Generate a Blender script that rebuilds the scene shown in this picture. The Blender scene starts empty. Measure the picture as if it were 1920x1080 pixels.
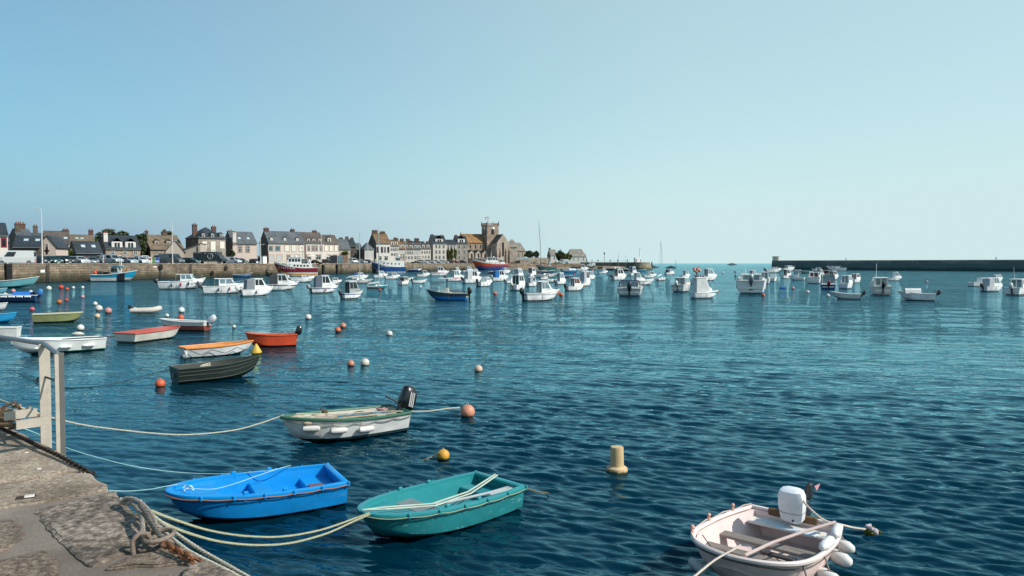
import bpy, math, random
import numpy as np
from mathutils import Vector, Matrix
random.seed(7); rnd = random.Random(11)
PI = math.pi
SC = bpy.context.scene
COL = SC.collection
# ---------------------------------------------------------------- camera
F = 1387.0; H = 3.6; HOR = 493.5
TH = math.atan((540-HOR)/F)
cd = bpy.data.cameras.new('camera'); cam = bpy.data.objects.new('camera', cd); COL.objects.link(cam)
cam.location = (0, 0, H); cam.rotation_euler = (PI/2-TH, 0, 0)
cd.lens = F/1920*36; cd.sensor_width = 36; cd.clip_start = .1; cd.clip_end = 20000
SC.camera = cam
# ---------------------------------------------------------------- light
AZ, EL = math.radians(106), math.radians(40)
sunv = Vector((math.sin(AZ)*math.cos(EL), math.cos(AZ)*math.cos(EL), math.sin(EL)))
ld = bpy.data.lights.new('sun', 'SUN'); ld.energy = 4.6; ld.angle = math.radians(.5); ld.color = (1, .95, .87)
sun = bpy.data.objects.new('sun', ld); COL.objects.link(sun); sun.location = (30, -20, 60)
sun.rotation_euler = sunv.to_track_quat('Z', 'Y').to_euler()
W = bpy.data.worlds.new('World'); SC.world = W; W.use_nodes = True
nt = W.node_tree; nt.nodes.clear()
wo = nt.nodes.new('ShaderNodeOutputWorld'); bg = nt.nodes.new('ShaderNodeBackground')
sk = nt.nodes.new('ShaderNodeTexSky'); sk.sky_type = 'NISHITA'; sk.sun_disc = False
sk.sun_elevation = EL; sk.sun_rotation = AZ; sk.air_density = 1.0; sk.dust_density = .3; sk.ozone_density = 2.0; sk.altitude = 0
SKS = .12
def wn(op, *a):
    n = nt.nodes.new('ShaderNodeMath'); n.operation = op
    for i, v in enumerate(a):
        if isinstance(v, (int, float)): n.inputs[i].default_value = v
        else: nt.links.new(v, n.inputs[i])
    return n.outputs[0]
def wmix(f, a, b, bt='MIX'):
    n = nt.nodes.new('ShaderNodeMix'); n.data_type = 'RGBA'; n.blend_type = bt
    for i, v in ((0, f), (6, a), (7, b)):
        if isinstance(v, (int, float)): n.inputs[i].default_value = v
        elif isinstance(v, tuple): n.inputs[i].default_value = (*v, 1)
        else: nt.links.new(v, n.inputs[i])
    return n.outputs[2]
tc = nt.nodes.new('ShaderNodeTexCoord'); sp = nt.nodes.new('ShaderNodeSeparateXYZ'); nt.links.new(tc.outputs['Generated'], sp.inputs[0])
az_ = wn('ADD', wn('MULTIPLY', sp.outputs[0], math.sin(AZ)), wn('MULTIPLY', sp.outputs[1], math.cos(AZ)))   # towards the sun: whiter summer haze
low_ = wn('POWER', 2.718, wn('MULTIPLY', wn('MAXIMUM', sp.outputs[2], 0.), -10.26))
def lin(h): return tuple((((int(h[k:k+2], 16)/255)+.055)/1.055)**2.4/SKS for k in (1, 3, 5))
cr = nt.nodes.new('ShaderNodeMapRange'); nt.links.new(az_, cr.inputs[0]); cr.inputs[1].default_value = -1.2; cr.inputs[2].default_value = 0; cr.interpolation_type = 'SMOOTHSTEP'
haze_c = wmix(cr.outputs[0], (.146/SKS, .30/SKS, .479/SKS), (.622/SKS, .811/SKS, .825/SKS))
thin_ = wn('SUBTRACT', 1., wn('MULTIPLY', wn('MINIMUM', wn('MAXIMUM', wn('SUBTRACT', sp.outputs[2], .38), 0.), .5), 1.8))   # haze thins out overhead
fac = wn('MINIMUM', wn('ADD', wn('MULTIPLY', thin_, wn('MAXIMUM', wn('MULTIPLY_ADD', az_, .2, .62), 0.)), wn("MULTIPLY", low_, .77)), 1.)
base = wmix(1., sk.outputs[0], (.75, 1.3, 1.25), 'MULTIPLY')
nt.links.new(wmix(fac, base, haze_c), bg.inputs[0]); nt.links.new(bg.outputs[0], wo.inputs[0]); bg.inputs[1].default_value = SKS
SC.view_settings.view_transform = 'Standard'; SC.view_settings.look = 'None'
SC.view_settings.exposure = 0; SC.view_settings.gamma = 1; SC.view_settings.use_curve_mapping = False
SC.render.engine = 'CYCLES'; SC.cycles.max_bounces = 5; SC.cycles.diffuse_bounces = 2; SC.cycles.glossy_bounces = 3
SC.cycles.caustics_reflective = False; SC.cycles.caustics_refractive = False
# ---------------------------------------------------------------- pixel -> place
cT, sT = math.cos(TH), math.sin(TH)
def ray(px, py):
    a = (px-960)/F; b = (py-540)/F
    return Vector((a, cT-b*sT, -sT-b*cT))
def P(px, py, z=0.):
    d = ray(px, py); t = (z-H)/d.z
    return Vector((d.x*t, d.y*t, z))
def PD(px, D, z=0.):
    return Vector(((px-960)/F*D, D, z))
def ZD(py, D):
    return H+(HOR-py)/F*D
# ---------------------------------------------------------------- materials
def C(h):
    h = h.lstrip('#'); r = [int(h[i:i+2], 16)/255 for i in (0, 2, 4)]
    return tuple(((c+.055)/1.055)**2.4 if c > .04045 else c/12.92 for c in r)
_mats = {}
def newmat(name):
    m = bpy.data.materials.new(name); m.use_nodes = True; nt = m.node_tree; nt.nodes.clear()
    o = nt.nodes.new('ShaderNodeOutputMaterial'); b = nt.nodes.new('ShaderNodeBsdfPrincipled')
    nt.links.new(b.outputs[0], o.inputs[0]); return m, nt, b
def noise(nt, scale, detail=4, rough=.55, vec=None, dim='3D'):
    n = nt.nodes.new('ShaderNodeTexNoise'); n.inputs['Scale'].default_value = scale
    n.inputs['Detail'].default_value = detail; n.inputs['Roughness'].default_value = rough
    if vec is not None: nt.links.new(vec, n.inputs['Vector'])
    return n
def ramp(nt, fac, stops, interp='LINEAR'):
    r = nt.nodes.new('ShaderNodeValToRGB'); r.color_ramp.interpolation = interp
    el = r.color_ramp.elements
    while len(el) < len(stops): el.new(.5)
    for e, (p, c) in zip(el, stops):
        e.position = p; e.color = (*c, 1) if len(c) == 3 else c
    nt.links.new(fac, r.inputs[0]); return r
def mix(nt, fac, a, b, blend='MIX'):
    n = nt.nodes.new('ShaderNodeMix'); n.data_type = 'RGBA'; n.blend_type = blend
    for i, v in ((0, fac), (6, a), (7, b)):
        if isinstance(v, (int, float)): n.inputs[i].default_value = v
        elif isinstance(v, tuple): n.inputs[i].default_value = (*v[:3], 1)
        else: nt.links.new(v, n.inputs[i])
    return n.outputs[2]
def mth(nt, op, a, b=None, c=None):
    n = nt.nodes.new('ShaderNodeMath'); n.operation = op
    for i, v in enumerate((a, b, c)):
        if v is None: continue
        if isinstance(v, (int, float)): n.inputs[i].default_value = v
        else: nt.links.new(v, n.inputs[i])
    return n.outputs[0]
def coord(nt, which='Object'):
    return nt.nodes.new('ShaderNodeTexCoord').outputs[which]
def bump(nt, h, strength, dist, b):
    n = nt.nodes.new('ShaderNodeBump'); n.inputs['Strength'].default_value = strength; n.inputs['Distance'].default_value = dist
    nt.links.new(h, n.inputs['Height']); nt.links.new(n.outputs[0], b.inputs['Normal']); return n
def M(col, rough=.55, metal=0., var=.12, vs=3., bmp=0., bs=30., coat=0., dirt=0., spec=.5):
    """paint / plastic / plaster with soft mottling and fine relief"""
    if isinstance(col, str): col = C(col)
    key = (tuple(round(c, 4) for c in col), rough, metal, var, vs, bmp, bs, coat, dirt, spec)
    if key in _mats: return _mats[key]
    m, nt, b = newmat('surface'); oc = coord(nt)
    n = noise(nt, vs, 5, .6, oc)
    lo = tuple(c*(1-var) for c in col); hi = tuple(min(1, c*(1+var*.7)) for c in col)
    r = ramp(nt, n.outputs[0], [(.3, lo), (.7, hi)])
    out = r.outputs[0]
    if dirt:
        n2 = noise(nt, vs*2.3, 8, .7, oc); r2 = ramp(nt, n2.outputs[0], [(.5, (0, 0, 0)), (.72, (dirt,)*3)])
        out = mix(nt, r2.outputs[0], out, (.09, .075, .05))
    nt.links.new(out, b.inputs['Base Color'])
    rr = ramp(nt, n.outputs[0], [(.25, (max(0, rough-.08),)*3), (.75, (min(1, rough+.1),)*3)])
    nt.links.new(rr.outputs[0], b.inputs['Roughness'])
    b.inputs['Metallic'].default_value = metal; b.inputs['Coat Weight'].default_value = coat
    b.inputs['Specular IOR Level'].default_value = spec
    if bmp:
        n3 = noise(nt, bs, 6, .65, oc); bump(nt, n3.outputs[0], bmp, .02, b)
    _mats[key] = m; return m
def hullmat(top, bottom=None, zb=.04, stripe=None, zs=(0, 0), scuff='#e8eef0', ds=.35, rough=.32, low=None, zl=0.):
    """hull paint: antifouling below zb, painted band zs, scratches, a weed line at the water"""
    key = ('hull', top, bottom, zb, stripe, zs, scuff, ds, rough, low, zl)
    if key in _mats: return _mats[key]
    m, nt, b = newmat('hull_paint'); oc = coord(nt)
    sx = nt.nodes.new('ShaderNodeSeparateXYZ'); nt.links.new(oc, sx.inputs[0]); z = sx.outputs[2]
    n0 = noise(nt, 2.5, 4, .6, oc); base = ramp(nt, n0.outputs[0], [(.3, tuple(c*.86 for c in C(top))), (.7, tuple(min(1, c*1.08) for c in C(top)))]).outputs[0]
    if low: base = mix(nt, mth(nt, 'LESS_THAN', z, zl), base, C(low))
    if stripe:
        inb = mth(nt, 'MULTIPLY', mth(nt, 'GREATER_THAN', z, zs[0]), mth(nt, 'LESS_THAN', z, zs[1])); base = mix(nt, inb, base, C(stripe))
    mp = nt.nodes.new('ShaderNodeMapping'); nt.links.new(oc, mp.inputs[0]); mp.inputs['Scale'].default_value = (1, 1, 4)
    n1 = noise(nt, 5, 9, .72, mp.outputs[0]); n1.inputs['Distortion'].default_value = 1.5
    s = ramp(nt, n1.outputs[0], [(.6, (0, 0, 0)), (.74, (ds,)*3)]).outputs[0]
    base = mix(nt, s, base, C(scuff))
    n2 = noise(nt, 9, 6, .7, oc)
    if bottom:
        zz = mth(nt, 'ADD', z, mth(nt, 'MULTIPLY', mth(nt, 'SUBTRACT', n2.outputs[0], .5), .012)); base = mix(nt, mth(nt, 'LESS_THAN', zz, zb), base, C(bottom))
    # weed / scum line
    n8 = noise(nt, 1.1, 4, .6, oc); base = mix(nt, .5, base, ramp(nt, n8.outputs[0], [(.35, (.72,)*3), (.65, (1.12,)*3)]).outputs[0], 'MULTIPLY')
    zz = mth(nt, 'ADD', z, mth(nt, 'MULTIPLY', mth(nt, 'SUBTRACT', n2.outputs[0], .5), .14))
    mr = nt.nodes.new('ShaderNodeMapRange'); nt.links.new(zz, mr.inputs[0]); mr.inputs[1].default_value = .015; mr.inputs[2].default_value = .06; mr.inputs[3].default_value = .9; mr.inputs[4].default_value = 0
    base = mix(nt, mr.outputs[0], base, (.03, .035, .016))
    nt.links.new(base, b.inputs['Base Color'])
    rr = ramp(nt, n1.outputs[0], [(.35, (rough,)*3), (.7, (min(1, rough+.3),)*3)]); nt.links.new(rr.outputs[0], b.inputs['Roughness'])
    bump(nt, n1.outputs[0], .12, .01, b)
    _mats[key] = m; return m
def woodmat(col, dark=.5, sc=(1, 12, 12)):
    key = ('wood', col, dark, sc)
    if key in _mats: return _mats[key]
    m, nt, b = newmat('weathered_wood'); mp = nt.nodes.new('ShaderNodeMapping'); nt.links.new(coord(nt), mp.inputs[0]); mp.inputs['Scale'].default_value = sc
    n = noise(nt, 4, 8, .7, mp.outputs[0]); n.inputs['Distortion'].default_value = .6
    r = ramp(nt, n.outputs[0], [(.25, tuple(c*dark for c in C(col))), (.7, C(col))]); nt.links.new(r.outputs[0], b.inputs['Base Color'])
    b.inputs['Roughness'].default_value = .8; bump(nt, n.outputs[0], .4, .01, b); _mats[key] = m; return m
def stonemat(name, cols, bw, bh, mortar, algae=None, moss=None, relief=.5, rough=.9, msize=.02, nscale=1., world=True):
    """coursed masonry: blocks of uneven tone, recessed joints, optional green/black tide band"""
    m, nt, b = newmat(name)
    g = nt.nodes.new('ShaderNodeNewGeometry') if world else None
    pos = g.outputs['Position'] if world else coord(nt)
    sx = nt.nodes.new('ShaderNodeSeparateXYZ'); nt.links.new(pos, sx.inputs[0])
    # run along the wall: mix x and y so that every wall direction shows its courses
    run = mth(nt, 'ADD', mth(nt, 'MULTIPLY', sx.outputs[0], .8), mth(nt, 'MULTIPLY', sx.outputs[1], .75))
    cb = nt.nodes.new('ShaderNodeCombineXYZ'); nt.links.new(run, cb.inputs[0]); nt.links.new(sx.outputs[2], cb.inputs[1])
    br = nt.nodes.new('ShaderNodeTexBrick'); nt.links.new(cb.outputs[0], br.inputs[0])
    br.inputs['Scale'].default_value = 1; br.inputs['Brick Width'].default_value = bw; br.inputs['Row Height'].default_value = bh
    br.inputs['Mortar Size'].default_value = msize; br.inputs['Mortar Smooth'].default_value = .3; br.inputs['Bias'].default_value = 0
    br.inputs['Color1'].default_value = (*C(cols[0]), 1); br.inputs['Color2'].default_value = (*C(cols[1]), 1); br.inputs['Mortar'].default_value = (*C(mortar), 1)
    n = noise(nt, .35*nscale, 8, .7, pos); v = ramp(nt, n.outputs[0], [(.3, (.5, .5, .5)), (.7, (1.25, 1.22, 1.18))])
    out = mix(nt, 1., br.outputs[0], v.outputs[0], 'MULTIPLY')
    n2 = noise(nt, 3*nscale, 6, .7, pos); v2 = ramp(nt, n2.outputs[0], [(.3, (.65, .65, .65)), (.7, (1.2, 1.2, 1.2))])
    out = mix(nt, .8, out, v2.outputs[0], 'MULTIPLY')
    if algae:
        for (z0, z1, c) in algae:
            zz = mth(nt, 'ADD', sx.outputs[2], mth(nt, 'MULTIPLY', mth(nt, 'SUBTRACT', n.outputs[0], .5), 2.6))
            zz = mth(nt, 'ADD', zz, mth(nt, 'MULTIPLY', mth(nt, 'SUBTRACT', n2.outputs[0], .5), .8))
            mr = nt.nodes.new('ShaderNodeMapRange'); nt.links.new(zz, mr.inputs[0]); mr.inputs[1].default_value = z0; mr.inputs[2].default_value = z1
            mr.inputs[3].default_value = .9; mr.inputs[4].default_value = 0; out = mix(nt, mr.outputs[0], out, C(c))
    nt.links.new(out, b.inputs['Base Color']); b.inputs['Roughness'].default_value = rough
    h = mth(nt, 'SUBTRACT', n2.outputs[0], mth(nt, 'MULTIPLY', br.outputs['Fac'], 1.2)); bump(nt, h, relief, .06, b)
    return m
# ---------------------------------------------------------------- mesh builder
class MB:
    def __init__(s): s.v = []; s.f = []; s.m = None
    def add(s, vs, fs):
        k = len(s.v); m = s.m
        s.v += [tuple(m @ Vector(v)) if m else tuple(v) for v in vs]; s.f += [tuple(i+k for i in f) for f in fs]; return s
    def box(s, x0, y0, z0, x1, y1, z1):
        v = [(x, y, z) for z in (z0, z1) for x, y in ((x0, y0), (x1, y0), (x1, y1), (x0, y1))]
        return s.add(v, [(3, 2, 1, 0), (4, 5, 6, 7), (0, 1, 5, 4), (1, 2, 6, 5), (2, 3, 7, 6), (3, 0, 4, 7)])
    def cbox(s, c, d, r=0.):
        """box with chamfered edges"""
        x, y, z = c; a, b, h = [q/2 for q in d]; r = min(r, a*.9, b*.9, h*.9)
        rings = []
        for zz, i in ((-h, r), (-h+r, 0), (h-r, 0), (h, r)):
            A, B = a-i, b-i; q = r*.8
            rings.append([(x+px, y+py, z+zz) for px, py in ((-A+q, -B), (A-q, -B), (A, -B+q), (A, B-q), (A-q, B), (-A+q, B), (-A, B-q), (-A, -B+q))])
        return s.loft(rings, True, True)
    def loft(s, rings, closed=False, caps=False):
        n = len(rings[0]); v = [p for r in rings for p in r]; f = []
        for i in range(len(rings)-1):
            for j in range(n if closed else n-1):
                a = i*n+j; b = i*n+(j+1) % n; f.append((a, b, b+n, a+n))
        if caps: f.append(tuple(range(n-1, -1, -1))); f.append(tuple((len(rings)-1)*n+j for j in range(n)))
        return s.add(v, f)
    def tube(s, pts, r, n=6, caps=True):
        pts = [Vector(p) for p in pts]; rings = []; up = None
        for i, p in enumerate(pts):
            d = (pts[min(i+1, len(pts)-1)]-pts[max(i-1, 0)])
            if d.length < 1e-9: d = Vector((0, 0, 1))
            d.normalize()
            if up is None: up = Vector((0, 0, 1)) if abs(d.z) < .9 else Vector((1, 0, 0))
            a = d.cross(up).normalized(); b = a.cross(d); up = b
            R = r[i] if isinstance(r, (list, tuple)) else r
            rings.append([tuple(p+R*(math.cos(t)*a+math.sin(t)*b)) for t in [2*PI*k/n for k in range(n)]])
        return s.loft(rings, True, caps)
    def lathe(s, prof, n=16, c=(0, 0, 0), caps=True):
        rings = [[(c[0]+r*math.cos(2*PI*k/n), c[1]+r*math.sin(2*PI*k/n), c[2]+z) for k in range(n)] for r, z in prof]
        return s.loft(rings, True, caps)
    def sph(s, c, r, nu=14, nv=9, sc=(1, 1, 1)):
        prof = [(r*math.sin(PI*i/nv)+1e-5, -r*math.cos(PI*i/nv)) for i in range(nv+1)]
        rings = [[(c[0]+R*sc[0]*math.cos(2*PI*k/nu), c[1]+R*sc[1]*math.sin(2*PI*k/nu), c[2]+z*sc[2]) for k in range(nu)] for R, z in prof]
        return s.loft(rings, True, True)
    def torus(s, c, R, r, ax='z', nu=16, nv=7, a0=0, a1=2*PI):
        full = abs(a1-a0-2*PI) < 1e-6; pts = []
        for i in range(nu+1):
            t = a0+(a1-a0)*i/nu; p = {'z': (math.cos(t), math.sin(t), 0), 'y': (math.cos(t), 0, math.sin(t)), 'x': (0, math.cos(t), math.sin(t))}[ax]
            pts.append(Vector(c)+R*Vector(p))
        return s.tube(pts, r, nv, not full)
    def prism(s, poly, y0, y1):
        """xz polygon extruded along y"""
        n = len(poly); v = [(x, y0, z) for x, z in poly]+[(x, y1, z) for x, z in poly]
        f = [(i, (i+1) % n, (i+1) % n+n, i+n) for i in range(n)]+[tuple(range(n-1, -1, -1)), tuple(range(n, 2*n))]
        return s.add(v, f)
    def quad(s, a, b, c, d): return s.add([a, b, c, d], [(0, 1, 2, 3)])
    def slab(s, pts, th):
        """polygon given by 3-D points, thickened along its normal"""
        p = [Vector(q) for q in pts]; nn = (p[1]-p[0]).cross(p[2]-p[1]).normalized()*th; n = len(p)
        v = p+[q+nn for q in p]
        return s.add(v, [tuple(range(n-1, -1, -1)), tuple(range(n, 2*n))]+[(i, (i+1) % n, (i+1) % n+n, i+n) for i in range(n)])
    def mesh(s, name, smooth=False):
        me = bpy.data.meshes.new(name); me.from_pydata(s.v, [], s.f); me.update()
        import bmesh
        b = bmesh.new(); b.from_mesh(me); bmesh.ops.recalc_face_normals(b, faces=b.faces); b.to_mesh(me); b.free()
        if smooth:
            me.shade_smooth() if hasattr(me, 'shade_smooth') else None
            try: me.set_sharp_from_angle(angle=math.radians(40))
            except Exception: pass
        return me
    def build(s, name, mat, parent=None, smooth=False):
        me = s.mesh(name, smooth)
        if mat: me.materials.append(mat)
        o = bpy.data.objects.new(name, me); COL.objects.link(o)
        if parent is not None: o.parent = parent
        return o
def thing(name, label, cat, loc=(0, 0, 0), rz=0., group=None):
    o = bpy.data.objects.new(name, None); COL.objects.link(o); o.location = loc; o.rotation_euler = (0, 0, rz)
    o['label'] = label; o['category'] = cat; o.empty_display_size = .2
    if group: o['group'] = group
    return o
def tag(o, label, cat, group=None, kind=None):
    o['label'] = label; o['category'] = cat
    if group: o['group'] = group
    if kind: o['kind'] = kind
    return o
def struct(o, label=None):
    o['kind'] = 'structure'
    if label: o['label'] = label
    return o
def inst(src, name, parent, loc=(0, 0, 0), rz=0.):
    o = bpy.data.objects.new(name, src.data); COL.objects.link(o); o.parent = parent; o.location = loc; o.rotation_euler = (0, 0, rz); return o
def pointsmesh(name, mat, V, Fc, parent=None):
    """numpy arrays of verts and equal-sided faces"""
    me = bpy.data.meshes.new(name); V = np.asarray(V, dtype=np.float32); Fc = np.asarray(Fc, dtype=np.int32); k = Fc.shape[1]
    me.vertices.add(len(V)); me.vertices.foreach_set('co', V.ravel()); me.loops.add(Fc.size); me.loops.foreach_set('vertex_index', Fc.ravel())
    me.polygons.add(len(Fc)); me.polygons.foreach_set('loop_start', np.arange(0, Fc.size, k, dtype=np.int32)); me.polygons.foreach_set('loop_total', np.full(len(Fc), k, dtype=np.int32))
    me.update(); me.validate(); me.materials.append(mat); o = bpy.data.objects.new(name, me); COL.objects.link(o)
    if parent is not None: o.parent = parent
    return o
_txt = {}
def text_mesh(s, size, bold=0.):
    cu = bpy.data.curves.new('lettering', 'FONT'); cu.body = s; cu.size = size; cu.offset = bold; cu.resolution_u = 3
    o = bpy.data.objects.new('lettering', cu); COL.objects.link(o); bpy.context.view_layer.update()
    me = bpy.data.meshes.new_from_object(o.evaluated_get(bpy.context.evaluated_depsgraph_get())); bpy.data.objects.remove(o)
    v = [tuple(q.co) for q in me.vertices]; f = [tuple(p.vertices) for p in me.polygons]; bpy.data.meshes.remove(me); return v, f
WHITE = M('#f2f2ee', .4, dirt=.12); OFFW = M('#d8d6cc', .5, dirt=.2); BLACK = M('#15171a', .4); GLASS = M('#101a20', .08, var=.3, spec=.8)
LGLASS = M('#6f8790', .08, var=.3, spec=.8); STEEL = M('#9a9c9a', .4, .6); CHROME = M('#c8c8c8', .25, .9); ROPE = M('#b9b3a0', .9, bmp=.5, bs=80)
DROPE = M('#2a2c28', .9); TEALROPE = M('#8fb8bd', .8); RUST = M('#5a3a26', .9, vs=20, var=.4, bmp=.5); RUBBER = M('#0e0e10', .8)
ORANGE = M('#e0562c', .5, dirt=.1); RED = M('#a31c26', .5); BLUE = M('#1c66b0', .5); DGREY = M('#33373b', .6); GREY = M('#8c9092', .6)
# ---------------------------------------------------------------- water, ground, sea walls
def water():
    m, nt, b = newmat('sea_water')
    pos = nt.nodes.new('ShaderNodeNewGeometry').outputs['Position']
    mp = nt.nodes.new('ShaderNodeMapping'); nt.links.new(pos, mp.inputs[0]); mp.vector_type = 'TEXTURE'; mp.inputs['Rotation'].default_value = (0, 0, -.3); mp.inputs['Scale'].default_value = (2.1, 1, 1)
    n1 = noise(nt, 4.5, 3, .55, mp.outputs[0]); n2 = noise(nt, 1.7, 3, .5, mp.outputs[0]); n3 = noise(nt, 13, 2, .5, mp.outputs[0])
    n4 = noise(nt, .05, 4, .6, pos)
    h = mth(nt, 'ADD', mth(nt, 'MULTIPLY', n1.outputs[0], .6), mth(nt, 'MULTIPLY', n2.outputs[0], .62)); h = mth(nt, 'ADD', h, mth(nt, 'MULTIPLY', n3.outputs[0], .13))
    amp = ramp(nt, n4.outputs[0], [(.35, (.78,)*3), (.62, (1.12,)*3)])
    mq = nt.nodes.new('ShaderNodeMapping'); nt.links.new(pos, mq.inputs[0]); mq.vector_type = 'TEXTURE'; mq.inputs['Rotation'].default_value = (0, 0, -.22); mq.inputs['Scale'].default_value = (2.6, 1, 1)
    n7 = noise(nt, .45, 5, .62, mq.outputs[0]); gust = ramp(nt, n7.outputs[0], [(.36, (.25,)*3), (.64, (1.75,)*3)])
    h = mth(nt, 'MULTIPLY', mth(nt, 'MULTIPLY', h, amp.outputs[0]), gust.outputs[0])
    vl = nt.nodes.new('ShaderNodeVectorMath'); vl.operation = 'LENGTH'; nt.links.new(pos, vl.inputs[0]); mr = nt.nodes.new('ShaderNodeMapRange'); nt.links.new(vl.outputs['Value'], mr.inputs[0]); mr.inputs[1].default_value = 12; mr.inputs[2].default_value = 45; mr.inputs[3].default_value = .2; mr.inputs[4].default_value = 1
    h = mth(nt, 'MULTIPLY', h, mr.outputs[0])   # sheltered by the quay, more wind further out
    bp = bump(nt, h, 1., .115, b)
    nt.nodes.remove(b); out = [n for n in nt.nodes if n.type == 'OUTPUT_MATERIAL'][0]
    df = nt.nodes.new('ShaderNodeBsdfDiffuse'); gl = nt.nodes.new('ShaderNodeBsdfGlossy'); fr = nt.nodes.new('ShaderNodeFresnel'); ms = nt.nodes.new('ShaderNodeMixShader')
    r = ramp(nt, n4.outputs[0], [(.3, (.0002, .0175, .033)), (.7, (.0003, .023, .043))]); nt.links.new(r.outputs[0], df.inputs[0]); gl.inputs['Color'].default_value = (.52, .91, 1, 1); gl.inputs['Roughness'].default_value = .015; fr.inputs['IOR'].default_value = 1.36
    for q in (gl, fr): nt.links.new(bp.outputs[0], q.inputs['Normal'])
    nt.links.new(fr.outputs[0], ms.inputs[0]); nt.links.new(df.outputs[0], ms.inputs[1]); nt.links.new(gl.outputs[0], ms.inputs[2]); nt.links.new(ms.outputs[0], out.inputs[0])
    # rows: spacing grows as seen depth does; fine columns ahead, coarse behind
    rr = [2.2]
    while rr[-1] < 14000:
        r = rr[-1]; rr.append(r+(max(.028, r*r/4200) if r < 70 else r*.04))
    rr = np.array(rr); dr = np.gradient(rr)
    az = np.concatenate([np.linspace(-62, 62, 1180), np.linspace(65, 295, 60)[0:-1]]); az = np.radians(az)
    R, A = np.meshgrid(rr, az, indexing='ij'); DR = np.repeat(dr[:, None], len(az), 1)
    X = R*np.sin(A); Y = R*np.cos(A); Z = np.zeros_like(X); g = np.random.RandomState(4)
    da = np.gradient(az)[None, :]*R; SP = np.maximum(DR, np.abs(da))
    for i in range(46):
        lam = .17*(1.06**i) if i < 36 else 1.3+.4*(i-35)
        th = math.radians(-111)+g.normal()*.36
        if i >= 36: th = math.radians(-100)+g.normal()*.35
        k = 2*PI/lam; a = lam*.0145*(1.15 if lam < .4 else .9 if lam < .6 else .34 if lam < 1.3 else .09)
        fade = np.clip((lam/SP-2.)/2., 0, 1)
        ph = k*(X*math.cos(th)+Y*math.sin(th))+g.rand()*6.28+.6*np.sin(X*.7+i)+.5*np.sin(Y*.5+i*2.)
        s = np.sin(ph); Z += a*fade*(s+.3*np.sin(2*ph+PI/2))
    env = .85+.22*np.sin(X*.35+1.3*np.sin(Y*.22))*np.sin(Y*.3+.8)
    lee = np.clip((X+.25*Y+4.5)/9., 0, 1); Z *= (.36+.56*lee*lee*(3-2*lee))   # calmer in the lee of the quay
    Z *= env*np.clip((150-R)/80, 0, 1); n, k = len(rr), len(az)
    V = np.stack([X, Y, Z], -1).reshape(-1, 3); I = np.arange(n*k).reshape(n, k); J = np.roll(I, -1, 1)
    Fc = np.stack([I[:-1], J[:-1], J[1:], I[1:]], -1).reshape(-1, 4)
    o = pointsmesh('water', m, V, Fc); o.data.shade_smooth(); struct(o, 'rippled teal harbour water'); return o
water()
# seabed/land sheet far below keeps the sea closed
QZ = 3.4; QE0 = Vector((-90, 130, 0)); QD = Vector((67, 269, 0)).normalized(); QN = Vector((QD.y, -QD.x, 0))
def QP(px, off, z=QZ):
    """point on the far quay, off metres inland of its edge, seen in column px"""
    k = (px-960)/F; e = QE0-QN*off; t = (k*e.y-e.x)/(QD.x-k*QD.y); p = e+QD*t; return Vector((p.x, p.y, z))
def wall_strip(name, pts, z0, z1, mat, th=1.2, cap=None, batter=.25, kind='structure', label=None, closed=False):
    """a masonry wall of thickness th standing on a line of plan points (water side on the right)"""
    mb = MB(); P2 = [Vector((p[0], p[1], 0)) for p in pts]; rings = []
    for i, p in enumerate(P2):
        d = (P2[min(i+1, len(P2)-1)]-P2[max(i-1, 0)]).normalized(); n = Vector((d.y, -d.x, 0))
        a = p+n*batter; c = p-n*th
        rings.append([(a.x, a.y, z0), (p.x, p.y, z1), (c.x, c.y, z1), (c.x, c.y, z0)])
    mb.loft(rings, True, True); return mb.build(name, mat)
quaystone = stonemat('quay_masonry', ('#a08f7c', '#7d7062'), 1.3, .5, '#4c443a', algae=[(.9, 2.3, '#4a4530'), (.2, 1.1, '#24231a')], relief=1.)
pierstone = stonemat('pier_masonry', ('#6f6d66', '#5c5b56'), 1.4, .6, '#3c3a36', algae=[(.9, 2.2, '#2e2f28')], relief=.7)  # darker than the pier head: shade on the wall put into the colour
algstone = stonemat('breakwater_masonry', ('#90918d', '#6a6f6e'), 2.2, .8, '#4c5354', algae=[(3.0, 4.6, '#4c6364'), (.8, 1.8, '#203c3e')], relief=.6, nscale=.5)
edge = [QE0+QD*t for t in (-110, -60, -20, 0, 30, 60, 90, 120, 150, 180, 210, 240, 277)]
tail = [Vector((-3, 428, 0)), Vector((14, 444, 0)), Vector((44, 452, 0))]
L = edge+tail
m, nt, b = newmat('quay_asphalt'); n = noise(nt, .8, 8, .7, nt.nodes.new('ShaderNodeNewGeometry').outputs['Position'])
nt.links.new(ramp(nt, n.outputs[0], [(.3, (.07, .066, .06)), (.7, (.14, .13, .118))]).outputs[0], b.inputs['Base Color']); b.inputs['Roughness'].default_value = .9; ASPH = m
m, nt, b = newmat('dry_ground'); n = noise(nt, .15, 8, .7, nt.nodes.new('ShaderNodeNewGeometry').outputs['Position'])
nt.links.new(ramp(nt, n.outputs[0], [(.3, (.07, .07, .035)), (.7, (.2, .17, .11))]).outputs[0], b.inputs['Base Color']); b.inputs['Roughness'].default_value = .95; GROUND = m
# ground sheet of the town side
mb = MB(); pts = [(p.x-QN.x*.6, p.y-QN.y*.6, QZ-.03) for p in L]+[(48, 470, QZ-.03), (30, 760, QZ-.03), (-700, 760, QZ-.03), (-700, 22, QZ-.03)]
mb.add(pts, [tuple(range(len(pts)))]); struct(mb.build('ground', ASPH), 'grey tarmac of the far quay and town')
q = struct(wall_strip('quay_wall', L, -2, QZ, quaystone, 1.6), 'long weathered stone quay wall with dark weedy foot')
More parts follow.
